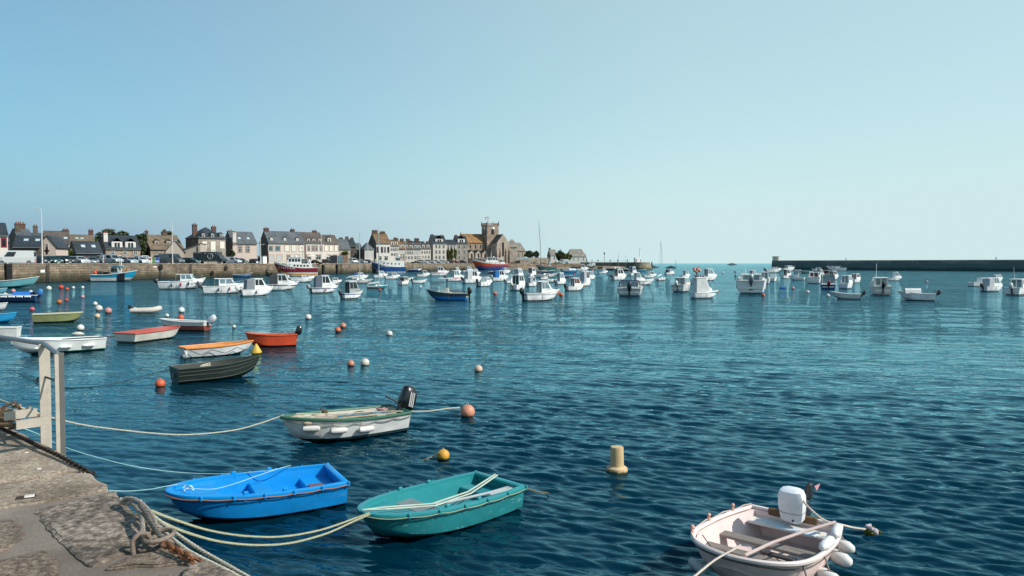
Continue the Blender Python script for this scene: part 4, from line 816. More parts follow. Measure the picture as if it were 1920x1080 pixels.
em = MB(); em.torus((1.1, -1.13, 2.0), .78, .04, 'y', 24, 5); em.build('emblem_ring', WHITE, t); em = MB()
for i in range(7): em.slab([(1.1-.12+.05*i, -1.12, 1.5+.14*i), (1.1+.18-.04*i, -1.12, 1.5+.14*i), (1.1+.1-.02*i, -1.12, 1.6+.14*i), (1.1-.2+.05*i, -1.12, 1.6+.14*i)], .02)
em.build('emblem_figure', WHITE, t)
for bx, bz in ((2.6, 2.7), (-.4, 2.75)):
    em = MB(); em.slab([(bx-.35, -1.115, bz+.15), (bx, -1.115, bz-.15), (bx+.35, -1.115, bz+.18), (bx+.05, -1.115, bz)], .015); em.build('bird_motif', WHITE, t)
em = MB()
for i in range(16):
    x = -1.2+i*.27; em.slab([(x, -1.115, .62), (x+.2, -1.115, .62), (x+.12, -1.115, .74+.08*(i % 3))], .015)
em.build('grass_motif', WHITE, t)
def lamp(px, off, h, label, arm=-1, low=False):
    p = QP(px, off); t = thing('street_lamp', label, 'street lamp', p, WA-PI/2 if False else 0, 'tall white lamp posts along the quay')
    MB().tube([(0, 0, 0), (0, 0, h*.5), (0, 0, h)], [.13, .1, .06], 8).build('post', M('#d9d6cf', .5), t, smooth=True)
    MB().tube([(0, 0, h-.05), (arm*.2, 0, h+.15), (arm*.7, 0, h+.2)], .05, 6).build('arm', M('#d9d6cf', .5), t)
    MB().cbox((arm*.95, 0, h+.18), (.75, .26, .14), .05).build('lamp_head', M('#e9ebe8', .4), t)
    if low: MB().tube([(0, 0, h*.52), (.6, 0, h*.53)], .04, 5).build('arm', M('#d9d6cf', .5), t); MB().cbox((.8, 0, h*.53), (.6, .22, .12), .04).build('lamp_head', M('#e9ebe8', .4), t)
    return t
def LH(px, off, y): return ZD(y, QP(px, off).y)-QZ
for px, off, y, lab, lo in ((80, .8, 393, 'tall white lamp post nearest the long white van', 0), (324, .8, 413, 'tall lamp post in front of the dark grey panel van', 1), (489, .8, 426, 'lamp post beside the white kiosk and the beige terrace', 1), (603, .8, 436, 'lamp post beyond the red trawler wheelhouse', 0), (761, 1, 447, 'slim lamp post behind the blue trawler stern', 0), (690, 9, 441, 'lamp post against the big dark gable', 0)):
    lamp(px, off, LH(px, off, y), lab, -1, lo)
p = on_wall(80, 2.1, .05); o = MB().cbox((0, 0, 0), (.95, .12, .55), .05).build('sign_box', WHITE); o.location = p; o.rotation_euler = (0, 0, WA); tag(o, 'white box on the quay wall under the nearest lamp post', 'sign')
p = on_wall(291, 2.75, .05); o = MB().cbox((0, 0, 0), (1., .12, .3), .05).build('sign_box', WHITE); o.location = p; o.rotation_euler = (0, 0, WA); tag(o, 'flat white plaque on the quay wall below the posters', 'sign')
# kiosk, panels, posters, umbrellas
def boxthing(name, label, cat, px, off, parts, yaw=-20):
    p = QP(px, off); t = thing(name, label, cat, p, math.radians(yaw))
    for nm, a, mt in parts: MB().cbox(a[:3], a[3:], .03).build(nm, mt, t)
    return t
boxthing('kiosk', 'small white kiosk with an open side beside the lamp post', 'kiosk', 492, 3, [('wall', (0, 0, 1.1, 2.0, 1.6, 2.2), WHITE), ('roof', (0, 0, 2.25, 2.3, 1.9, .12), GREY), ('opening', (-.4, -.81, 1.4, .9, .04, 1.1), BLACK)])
boxthing('notice_board', 'colourful notice boards with white, blue and green posters on the quay edge', 'sign', 289, 2, [('panel', (-.9, 0, .85, .8, .08, 1.5), WHITE), ('panel', (0, 0, .85, .8, .08, 1.5), M('#7fae6a', .6, var=.4, vs=4)), ('panel', (.9, 0, .85, .8, .08, 1.5), M('#4a6fd0', .6, var=.3)), ('poster', (-.9, -.05, 1.1, .6, .02, .5), M('#c85a5a', .6)), ('poster', (.9, -.05, .6, .6, .02, .4), WHITE)], yaw=0)
boxthing('exhibition_panel', 'dark grey exhibition panel on the quay', 'panel', 626, 3, [('panel', (0, 0, 1.5, 2.6, .15, 2.8), M('#4b4c52', .6, var=.4, vs=1.)), ('post', (-1.2, .12, 1.4, .12, .1, 2.8), DGREY)], yaw=-10)
boxthing('poster_panel', 'pair of large posters, one pale blue and one peach coloured', 'panel', 643, 3, [('poster', (-1., 0, 1.5, 1.95, .12, 2.9), M('#a9c2c8', .6, var=.3, vs=.8)), ('poster', (1., 0, 1.5, 1.95, .12, 2.9), M('#d8a88a', .6, var=.35, vs=.8))], yaw=-10)
def parasol(label, px, D, col, r=1.6, h=2.5, z=QZ, loc=None):
    t = thing('parasol', label, 'parasol', loc or PD(px, D, z), 0, 'cafe parasols and awnings on the quay')
    MB().tube([(0, 0, 0), (0, 0, h)], .04, 5).build('pole', STEEL, t); mb = MB(); mb.lathe([(r, h-.45), (r*.98, h-.38), (.05, h+.15)], 8, caps=False); mb.build('canopy', M(col, .8), t)
for i, (px, off, c, lab) in enumerate(((788, 9, '#b8a9a0', 'beige cafe parasol near the blue trawler stern'), (796, 12, '#9a8f8c', 'grey cafe parasol beside the beige one'), (583, 12, '#dcd6cc', 'white parasol before the white terrace house'), (612, 12, '#c9c6bd', 'pale cafe awning parasol under the brick trimmed terrace house'), (566, 13, '#4c5a55', 'dark green cafe parasol beside the beige terrace'))):
    p = QP(px, off); parasol(lab, 0, 0, c, 2.2 if px < 700 else 2.6, 3., loc=p)
p = PD(1067, 432, 2.2)
for px, D, c, lab in ((932, 440, '#d8b6b4', 'faded pink awning behind the orange and white trawler'), (988, 455, '#6d9c9c', 'blue-green market awning by the beached boats'), (979, 457, '#8aa6ae', 'smaller grey-blue market awning by the beached boats')):
    parasol(lab, px, D, c, 3.2, 3.2, z=QZ)
# nets, crates and pots heaped on the far quay
for i, (px, off, c, lab) in enumerate(((958, 3, '#5a3d30', 'brown heap of fishing nets on the inner quay'), (1002, 3, '#70604a', 'tan heap of nets beyond the green hulled boats'), (1020, 2, '#8a7c58', 'yellowish heap of pots and nets on the slip'), (780, 2, '#3a3d3a', 'dark heap of pots by the blue trawler stern'), (588, 2, '#30302e', 'dark heap of nets beside the red trawler stern'), (1042, 2, '#7d7258', 'mixed heap of gear near the bushes'))):
    p = QP(px, off) if px < 900 else PD(px, 452, QZ-.3); g = np.random.RandomState(i); mb = MB()
    for k in range(26):
        x, y = g.normal(size=2)*(1.6, .8); r = .25+.3*g.rand(); mb.sph((x, y, r*.7+max(0, .9-abs(x)*.4)*g.rand()), r, 7, 5, (1.3, 1, .7))
    o = mb.build('net_heap', M(c, .95, var=.4, vs=4)); o.location = p; tag(o, lab, 'fishing gear', 'heaps of nets and pots on the quay', 'stuff')
def person(label, loc, top, legs, rz=0., s=1.):
    t = thing('person', label, 'person', loc, rz, 'people standing far off on the walls and quays'); t.scale = (s,)*3
    mb = MB(); mb.loft([[(a*math.cos(k)+ox, b2*math.sin(k), z) for k in [2*PI*j/8 for j in range(8)]] for z, a, b2, ox in ((.8, .17, .12, 0), (1.0, .18, .12, 0), (1.2, .2, .13, 0), (1.4, .23, .13, 0), (1.47, .1, .08, 0), (1.53, .06, .06, 0), (1.56, .08, .09, 0), (1.66, .095, .11, 0), (1.76, .07, .08, 0), (1.79, .01, .01, 0))], True, True)
    for sx in (-1, 1):
        mb.tube([(sx*.09, 0, .85), (sx*.1, .02, .45), (sx*.11, 0, .04), (sx*.11, -.12, .03)], [.1, .07, .05, .04], 7); mb.tube([(sx*.22, 0, 1.42), (sx*.27, .02, 1.1), (sx*.26, -.1, .86)], [.06, .05, .035], 6)
    mb.build('body', top, t, smooth=True); mb = MB(); mb.loft([[(a*math.cos(k), b2*math.sin(k), z) for k in [2*PI*j/8 for j in range(8)]] for z, a, b2 in ((.5, .2, .14), (.85, .19, .14), (.95, .18, .135))], True, True); mb.build('trousers', legs, t)
for px, D, z, c, l, lab in ((1586, 386, 4.7, '#d8d8d8', '#333844', 'person in a pale top walking on the breakwater'), (1867, 333, 4.7, '#c8c8cc', '#444444', 'person in light clothes standing far along the breakwater'), (1201, 432, 4.15, '#a8303a', '#303038', 'person in red beside the white pier light'), (1121, 450, 4.15, '#33404a', '#202428', 'dark figure at the root of the pier'), (1144, 450, 4.15, '#2a2c30', '#202428', 'dark figure halfway along the pier'), (1158, 449, 4.15, '#3c3a40', '#1c2024', 'second dark figure further along the pier'), (1176, 447, 4.15, '#6a5a50', '#2c2c30', 'figure in brown near the pier light'), (1110, 452, 4.15, '#b0a8a0', '#30343a', 'figure in beige at the shore end of the pier')):
    person(lab, PD(px, D, z), M(c, .8), M(l, .8), s=1.05)
# pier light: white block with slim mast; black lamp standard
t = thing('pier_light', 'white block house with a slim white light mast on the pier head', 'lighthouse', PD(1194, 436, 4.14), .25)
MB().cbox((0, 0, 1.35), (3., 2.4, 2.7), .04).build('base', WHITE, t); MB().box(-1.2, -1.24, .1, -.5, -1.2, 1.9).build('door', GREY, t)
mb = MB(); mb.lathe([(.32, 0), (.26, 6.2), (.5, 6.25), (.5, 6.4), (.22, 6.45), (.22, 7.2), (.32, 7.25), (.02, 7.6)], 10, (1.9, .2, 0)); mb.build('mast', WHITE, t); MB().tube([(1.9, .2, 7.5), (1.9, .2, 8.7)], .06, 5).build('aerial', DGREY, t); MB().box(1.4, .1, 8, 2.4, .25, 8.15).build('crosspiece', DGREY, t)
t = thing('harbour_light', 'black harbour light standard on the inner pier', 'lamp', PD(1133, 451, 4.15)); MB().tube([(0, 0, 0), (0, 0, 4.8)], .12, 6).build('post', BLACK, t); mb = MB(); mb.lathe([(.2, 4.8), (.45, 5.0), (.4, 5.6), (.5, 5.7), (.02, 6.2)], 8); mb.build('lantern', BLACK, t)
mb = MB()
for i in range(26): mb.tube([(i*1.1, 0, 0), (i*1.1, 0, .9)], .035, 4)
mb.tube([(0, 0, .9), (27.5, 0, .9)], .03, 4); o = mb.build('railing', GREY); o.location = PD(1096, 453, 4.15); tag(o, 'thin grey railing along the top of the inner pier', 'railing')
# rocks and beacons in the open sea
for px, D, w, h, lab, bc in ((1222, 640, 7, 1.6, 'black rock carrying a small dark beacon beyond the pier', 1), (1258, 560, 5.5, 1.6, 'jagged dark rock between the beacon and the sailing boat', 0), (1215, 520, 3, .6, 'low dark rock just off the pier head', 0), (1372, 1900, 14, 3.5, 'tiny dark vessel far out on the horizon', 0), (1267, 560, .5, .5, 'thin sea mark pole rising from the water', 2)):
    g = np.random.RandomState(px); mb = MB(); n = 14; rings = [[(w*(1-z)**.7*math.cos(2*PI*k/n)*(.8+.4*g.rand()), w*.6*(1-z)**.7*math.sin(2*PI*k/n)*(.8+.4*g.rand()), h*z*(1+.3*g.rand())-.3) for k in range(n)] for z in (0, .35, .7, .98)]; mb.loft(rings, True, True)
    if bc: mb.lathe([(.7 if bc == 1 else .12, 0), (.5 if bc == 1 else .1, 4 if bc == 1 else 6), (.1, 5.2 if bc == 1 else 6.3)], 8)
    nm = 'distant_boat' if px == 1372 else ('sea_mark' if bc == 2 else 'rock'); o = mb.build(nm, M('#22262a', .9)); o.location = PD(px, D); tag(o, lab, {'rock': 'rock', 'sea_mark': 'sea mark', 'distant_boat': 'boat'}[nm])
# ---------------------------------------------------------------- boats
def hull_fn(L, B, Fb, bow=.25, stern=0., draft=.2, ws=.85, tb=.4, p=2.2, q=1., rake=.06, tr=.08, keelup=.75, chine=.3, cw=.8, flare=1.):
    def z_s(t): return Fb+bow*max(0, t-.2)**1.8/.67+stern*(1-t)**2
    def pt(t, u):
        s = max(0, (t-tb)/(1-tb)); k = max(0, 1-s**p)**(1/q); w = ws+(1-ws)*math.sin(min(1, t/max(tb, .01))*PI/2); b = B/2*w*k
        zs = z_s(t); zk = -draft+(zs*.5+draft)*keelup*s**2.6
        if u < chine: y = b*cw*(u/chine)**.75
        else: y = b*(cw+(1-cw)*((u-chine)/(1-chine))**(flare))
        x = -L/2+L*t-rake*L*(1-u)**1.2*t**3+tr*(1-u)*(1-t)**6
        return Vector((x, y, zk+(zs-zk)*u))
    pt.zs = z_s; pt.L = L; pt.B = B; return pt
US = [0, .12, .3, .45, .62, .8, 1.]
def TS(n=22, blunt=False):
    a = [i/n for i in range(n+1)]
    return [1-(1-t)**1.6 if blunt else t**.95 for t in a]
def outer(pt, ts, us=US):
    mb = MB(); rings = [[tuple(pt(t, u)*1.) for u in us[::-1]]+[(pt(t, u).x, -pt(t, u).y, pt(t, u).z) for u in us[1:]] for t in ts]; mb.loft(rings)
    mb.add(rings[0], [tuple(range(len(rings[0])))]); return mb
def inner_shell(pt, ts, th, zf, t0=0., t1=1., blunt=False, rim=0.012):
    """inside wall, floor and end walls of an open boat"""
    rings = []
    for t in ts:
        if t < t0 or t > t1: continue
        top = pt(t, 1); xx = max(pt(t0, 1).x+th, min(top.x, pt(t1, 1).x-th)); yo = max(top.y-th, .004)
        mid = pt(t, .62); ym = max(mid.y-th, .004); fl = pt(t, .45); yf = max(min(fl.y-th, ym), .003); zz = min(max(zf, fl.z), top.z-.02)
        h = [(xx, yo, top.z-rim), (min(xx, mid.x), ym, min(max(mid.z, zz+.01), top.z-.015)), (min(xx, fl.x+.02), yf, zz)]
        rings.append(h+[(x, -y, z) for x, y, z in h[::-1]])
    mb = MB(); mb.loft(rings); mb.add(rings[0], [tuple(range(6))]); mb.add(rings[-1], [tuple(range(6))]); return mb
def gunwale(pt, ts, r, h=None, mat=None, name='gunwale', parent=None, off=0., u=1.):
    pts = [pt(t, u)+Vector((0, off, 0)) for t in ts]; P_ = [(p.x, p.y, p.z) for p in pts]+[(p.x, -p.y, p.z) for p in pts[::-1][1 if pts[-1].y < .01 else 0:]]
    mb = MB(); mb.tube([(p[0], p[1], p[2]) for p in P_]+[P_[0]], r, 7); return mb.build(name, mat, parent, smooth=True)
def outboard(parent, x, z, s=1., col='#1a1c20', tilt=0., y=0., leg='#2a2d30', stripe=None, cov=False):
    R = Matrix.Translation((x, y, z)) @ Matrix.Rotation(-math.radians(tilt), 4, 'Y') @ Matrix.Scale(s, 4)
    c = MB(); c.m = R; rings = []
    for zz, a, b, ox in ((.0, .11, .1, -.06), (.05, .17, .14, -.06), (.2, .2, .16, -.06), (.4, .18, .15, -.04), (.52, .14, .11, -.02), (.56, .06, .05, -.01)):
        rings.append([(ox+a*math.copysign(abs(math.cos(k))**.6, math.cos(k)), b*math.copysign(abs(math.sin(k))**.6, math.sin(k)), zz) for k in [2*PI*j/14 for j in range(14)]])
    c.loft(rings, True, True); ob = c.build('outboard', M(col, .3, coat=.3), parent, smooth=True)
    l = MB(); l.m = R; l.loft([[(-.12, -.05, .05), (.06, -.05, .05), (.06, .05, .05), (-.12, .05, .05)], [(-.1, -.04, -.45), (.02, -.04, -.45), (.02, .04, -.45), (-.1, .04, -.45)], [(-.13, -.02, -.72), (.03, -.02, -.72), (.03, .02, -.72), (-.13, .02, -.72)]], True, True); l.box(-.22, -.09, -.5, .02, .09, -.48); l.sph((-.06, 0, -.6), .07, 8, 6, (1.8, .7, .7)); l.build('engine_leg', M(leg, .4), ob)
    l = MB(); l.m = R
    for k in range(3): a = k*2*PI/3; l.slab([(-.2, .02*math.cos(a), -.6+.02*math.sin(a)), (-.22, .14*math.cos(a-.3), -.6+.14*math.sin(a-.3)), (-.18, .14*math.cos(a+.4), -.6+.14*math.sin(a+.4))], .012)
    l.build('propeller', STEEL, ob)
    l = MB(); l.m = R; l.box(.02, -.08, -.2, .1, .08, .08); l.tube([(.08, 0, .1), (.5, .02, .16)], .022, 6); l.build('clamp', DGREY, ob)
    if stripe:
        l = MB(); l.m = R
        for sd in (-1, 1): l.slab([(-.2, sd*.165, .12), (.06, sd*.172, .12), (.1, sd*.165, .3), (-.14, sd*.165, .3)], .012*sd)
        l.build('cowl_stripe', M(stripe, .4), ob)
    return ob
def fit(x0, x1, yw, yaw, ratio):
    """size and place a floating thing of given heading so that it spans x0..x1 with its near waterline at yw"""
    a = math.radians(yaw); c, s = abs(math.cos(a)), abs(math.sin(a)); D = P((x0+x1)/2, yw).y; k = ((x0+x1)/2-960)/F
    # lateral as seen: project the box on the line of sight normal
    th = math.atan(k); cl, sl = abs(math.cos(a+th)), abs(math.sin(a+th)); L = (x1-x0)/F*D*math.cos(th)/(cl+ratio*sl)
    for _ in range(2):
        Yc = D+.42*(L*s+ratio*L*c); L = (x1-x0)/F*(Yc*.5+D*.5)*math.cos(th)/(cl+ratio*sl)
    return L, Vector((k*Yc, Yc, 0)), D
def fender(parent, pt, t, sd, col='#d8d6d0', s=1., z=-.02, u=.9):
    p = pt(t, u); mb = MB(); mb.lathe([(.02, .1), (.08, .14), (.09, .2), (.09, .5), (.06, .56), (.02, .6)], 8, (0, 0, 0)); o = mb.build('fender', M(col, .5), parent, smooth=True); o.location = (p.x, sd*(p.y+.09), p.z-.62*s+z); o.scale = (s,)*3
CABC = [0]
def cabinboat(label, x0, x1, yw, yaw, top=None, kind='wh', hull='#fafaf8', bottom='#28333c', stripe=None, ob='#1b1d21', obn=1, tilt=35, canvas=None, fend=(), ant=0, rail=True, ratio=.38, name='motor_boat', cat='boat', group='motor boats moored in the harbour', roofc='#fafaf8', zs=None, cabc='#f8f8f5', cab=None, glass=None, low=None, rods=0, deckc='#e6e5de', Fr=None, pz=None):
    sy = abs(math.sin(math.radians(yaw))); ratio = ratio+.05*sy; e_ = (x1-x0)*.055+.5; L, loc, D = fit(x0-e_, x1+e_, yw, yaw, ratio); B = L*ratio; Fb = (Fr or .15+.05*sy)*L
    t = thing(name, label, cat, loc, math.radians(yaw), group); rr = random.Random(label)
    pt = hull_fn(L, B, Fb, bow=.085*L, draft=.06*L, ws=.86, tb=.38, p=2.3, rake=.12, tr=.05*L, cw=.84, flare=.7); ts = TS(14)
    st = (stripe, zs or (Fb*.72, Fb*.9)) if stripe else (None, (0, 0))
    outer(pt, ts).build('hull', hullmat(hull, bottom, .05*L/5+.02, st[0], st[1], ds=.12, low=low, zl=Fb*.5), t, smooth=True)
    gunwale(pt, ts, .028*L/5+.008, mat=M(deckc, .5), parent=t)
    # cockpit aft, cambered deck forward
    td = .42 if kind != 'open' else .72
    inner_shell(pt, [x for x in ts if x <= td+.12], .05*L/5+.02, Fb*.35, 0, td+.06).build('cockpit', M(deckc, .6, dirt=.1), t)
    mb = MB(); rings = []
    for x in [td+(1-td)*i/7 for i in range(8)]:
        q = pt(min(x, .999), 1); rings.append([(q.x, q.y*f, q.z+(.0 if abs(f) > .99 else .03*L/5*(1-f*f)*2)) for f in (-1, -.5, 0, .5, 1)])
    mb.loft(rings); q = rings[0]; mb.add(q+[(a, b, Fb*.3) for a, b, c in q], [(i, i+1, i+6, i+5) for i in range(4)]); mb.build('deck', M(deckc, .5), t, smooth=True)
    h = (ZD(top, loc.y) if top else Fb+.22*L); hc = max(h, Fb+.1*L); zd = Fb*.98; gm = glass or (LGLASS if rr.random() < .55 else GLASS)
    w = B*.37; gc = M(cabc, .4, dirt=.08)
    if kind in ('wh', 'cuddy', 'canvas', 'deep'):
        c0, c1 = cab or {'wh': (-.14, .22), 'cuddy': (-.04, .28), 'canvas': (-.12, .22), 'deep': (-.24, .2)}[kind]; xa, xb = c0*L, c1*L; zt = hc
        sl = min((zt-zd)*.35, .11*L)
        # low trunk forward of the wheelhouse
        mb = MB(); mb.loft([[(xb-.02, -w, zd-.1), (xb-.02, w, zd-.1), (xb-.02, w*.85, zd+(zt-zd)*.42), (xb-.02, -w*.85, zd+(zt-zd)*.42)], [(xb+.17*L, -w*.55, zd), (xb+.17*L, w*.55, zd), (xb+.15*L, w*.45, zd+(zt-zd)*.28), (xb+.15*L, -w*.45, zd+(zt-zd)*.28)]], True, True); mb.build('cuddy', gc, t)
        mb = MB(); v0 = [(xa, -w, zd-.25*Fb), (xb, -w, zd-.25*Fb), (xb, w, zd-.25*Fb), (xa, w, zd-.25*Fb)]; v1 = [(xa, -w, zd+(zt-zd)*.38), (xb, -w, zd+(zt-zd)*.38), (xb, w, zd+(zt-zd)*.38), (xa, w, zd+(zt-zd)*.38)]
        k = .86; v2 = [(xa+.02, -w*k, zt-.05), (xb-sl, -w*k, zt-.05), (xb-sl, w*k, zt-.05), (xa+.02, w*k, zt-.05)]; mb.loft([v0, v1, v2], True, True); mb.build('wheelhouse', gc, t)
        mb = MB(); xo = xa-(.1 if kind == 'wh' else .02)*L; mb.cbox(((xo+xb-sl+.06)/2, 0, zt-.02), (xb-sl+.1-xo, w*2*k+.12, .07), .025); mb.build('roof', M(roofc, .4), t)
        if kind == 'wh':
            for sd in (-1, 1): MB().tube([(xo+.04, sd*w*k, zt-.04), (xo+.0, sd*w, zd)], .02, 5).build('roof_post', STEEL, t)
        # panes, proud of the walls
        zlo, zhi = zd+(zt-zd)*.40, zt-.05-(zt-zd)*.06
        def side(u): f = (u-(zd+(zt-zd)*.38))/((zt-.05)-(zd+(zt-zd)*.38)); return w*(1-(1-k)*f)
        for sd in (-1, 1):
            n = 2; span = (xb-sl-xa)
            for i in range(n):
                a = xa+span*(.08+i*.47); b = xa+span*(.48+i*.47); e = (sl*.6 if i == n-1 else 0)
                mb = MB(); q = [(a, sd*side(zlo), zlo), (b+e, sd*side(zlo), zlo), (b, sd*side(zhi), zhi), (a, sd*side(zhi), zhi)]; q2 = [(p[0], p[1]+sd*.012, p[2]) for p in q]; mb.loft([q, q2], True, True); mb.build('window', gm, t)
        for i in (-1, 0, 1):
            f = lambda z: xb-sl*(z-(zd+(zt-zd)*.38))/((zt-.05)-(zd+(zt-zd)*.38))
            ya, yb = (i*.62-.27)*w*.95, (i*.62+.27)*w*.95; mb = MB(); q = [(f(zlo)+.002, ya, zlo), (f(zlo)+.002, yb, zlo), (f(zhi)+.002, yb*.9, zhi), (f(zhi)+.002, ya*.9, zhi)]; mb.loft([q, [(p[0]+.014, p[1], p[2]) for p in q]], True, True); mb.build('windscreen', gm, t)
        if kind in ('wh', 'deep'):
            MB().box(xa-.015, -w*.72, zd-.1*Fb, xa+.005, -w*.05, zt-.12).build('door', gm, t); MB().box(xa-.015, w*.1, zd+.1, xa+.005, w*.72, zt-.16).build('window', gm, t)
        if canvas:
            mb = MB(); xc = xa-.24*L; mb.loft([[(xc, -w*1.02, zd), (xa-.01, -w*1.02, zd), (xa-.01, w*1.02, zd), (xc, w*1.02, zd)], [(xc+.06, -w*.95, zt-.22), (xa-.01, -w*.9, zt-.1), (xa-.01, w*.9, zt-.1), (xc+.06, w*.95, zt-.22)], [(xc+.12, -w*.7, zt-.12), (xa-.01, -w*.7, zt-.01), (xa-.01, w*.7, zt-.01), (xc+.12, w*.7, zt-.12)]], True, True); mb.build('canvas_cover', M(canvas, .8, var=.2, vs=6), t)
    elif kind == 'open':
        mb = MB(); mb.cbox((0, 0, Fb*.75), (L*.06, B*.8, .04), .01); mb.build('thwart', M(deckc, .6), t)
        if canvas: mb = MB(); mb.loft([[(x, y*B*.46, Fb+.02+zz*Fb) for y, zz in ((-1, 0), (-.6, .5), (0, .75), (.6, .5), (1, 0))] for x in (-.12*L, .05*L, .3*L)], False, False); mb.build('canvas_cover', M(canvas, .8, var=.2), t)
    elif kind in ('console', 'ttop'):
        mb = MB(); mb.loft([[(-.05*L, -w*.6, Fb*.4), (.08*L, -w*.6, Fb*.4), (.08*L, w*.6, Fb*.4), (-.05*L, w*.6, Fb*.4)], [(-.03*L, -w*.5, Fb+.12*L), (.04*L, -w*.5, Fb+.12*L), (.04*L, w*.5, Fb+.12*L), (-.03*L, w*.5, Fb+.12*L)]], True, True); mb.build('console', gc, t)
        mb = MB(); mb.slab([(.05*L, -w*.5, Fb+.1*L), (.05*L, w*.5, Fb+.1*L), (.0*L, w*.45, Fb+.17*L), (.0*L, -w*.45, Fb+.17*L)], .02); mb.build('windscreen', gm, t)
        if kind == 'ttop':
            for sx in (-.06, .12):
                for sd in (-1, 1): MB().tube([(sx*L, sd*w, Fb), (sx*L, sd*w*.9, h)], .022, 5).build('roof_post', STEEL, t)
            MB().cbox((.03*L, 0, h), (.3*L, w*2.1, .05), .02).build('roof', M(roofc, .5), t)
    elif kind == 'bimini':
        for sx in (-.2, .1):
            MB().tube([(sx*L, -w*1.1, Fb), (sx*L, -w*1.05, h-.1), (sx*L, -w*.8, h), (sx*L, w*.8, h), (sx*L, w*1.05, h-.1), (sx*L, w*1.1, Fb)], .045, 6).build('canopy_frame', M(canvas or '#1c3050', .7), t)
        MB().cbox((-.05*L, 0, h), (.32*L, w*2, .04), .02).build('canopy', M(canvas or '#1c3050', .8), t)
        MB().box(-.19*L, -w*.9, Fb+.12, -.185*L, -.05, h-.12).build('clear_panel', LGLASS, t); MB().box(-.19*L, .05, Fb+.12, -.185*L, w*.9, h-.12).build('clear_panel', LGLASS, t)
        MB().loft([[(.1*L, -w, Fb), (.1*L, w, Fb), (.1*L, w*.9, Fb+.12*L), (.1*L, -w*.9, Fb+.12*L)], [(.3*L, -w*.5, Fb), (.3*L, w*.5, Fb), (.22*L, w*.45, Fb+.07*L), (.22*L, -w*.45, Fb+.07*L)]], True, True).build('cuddy', gc, t)
    if rail and kind != 'open':
        pts = [pt(x, 1)*1. for x in (.55, .7, .82, .92, .985)]; up = .07*L; P_ = [(p.x, p.y*.93, p.z+up) for p in pts]; mb = MB(); mb.tube([(pts[0].x, pts[0].y*.95, pts[0].z)]+P_+[(x, -y, z) for x, y, z in P_[::-1]]+[(pts[0].x, -pts[0].y*.95, pts[0].z)], .014, 5)
        for p in pts[1:4]:
            for sd in (-1, 1): mb.tube([(p.x, sd*p.y*.95, p.z), (p.x, sd*p.y*.93, p.z+up)], .012, 4)
        mb.build('bow_rail', CHROME, t)
    if ob:
        for i in range(obn): outboard(t, -L/2-.1, Fb*.95, 1.05*L/5+.25, ob, tilt, (i-(obn-1)/2)*.5+(B*.12 if obn == 1 and kind == 'x' else 0))
    for f in fend: fender(t, pt, f[0], f[1], f[2], .8*L/5+.1)
    if ant: mb = MB(); mb.tube([(-.02*L, w*.5, hc-.05), (-.1*L, w*.55, hc+ant)], .018, 4); mb.build('aerial', WHITE, t)
    for i in range(rods): MB().tube([(-.3*L, (i-.5)*B*.5, Fb), (-.42*L, (i-.5)*B*.6, Fb+.45*L)], .012, 4).build('fishing_rod', DGREY, t)
    # small deck gear
    MB().cbox((.44*L, 0, pt(.93, 1).z+.05), (.1, .06, .08), .02).build('bow_cleat', CHROME, t)
    if rr.random() < .6: MB().cbox((-.38*L, B*.2*rr.choice((-1, 1)), Fb*.55), (.3, .25, .25), .04).build('tank', M(rr.choice(('#b0302a', '#2c2f33', '#c9c6bc')), .5), t)
    return t
G_ = 'motor boats moored in the harbour'
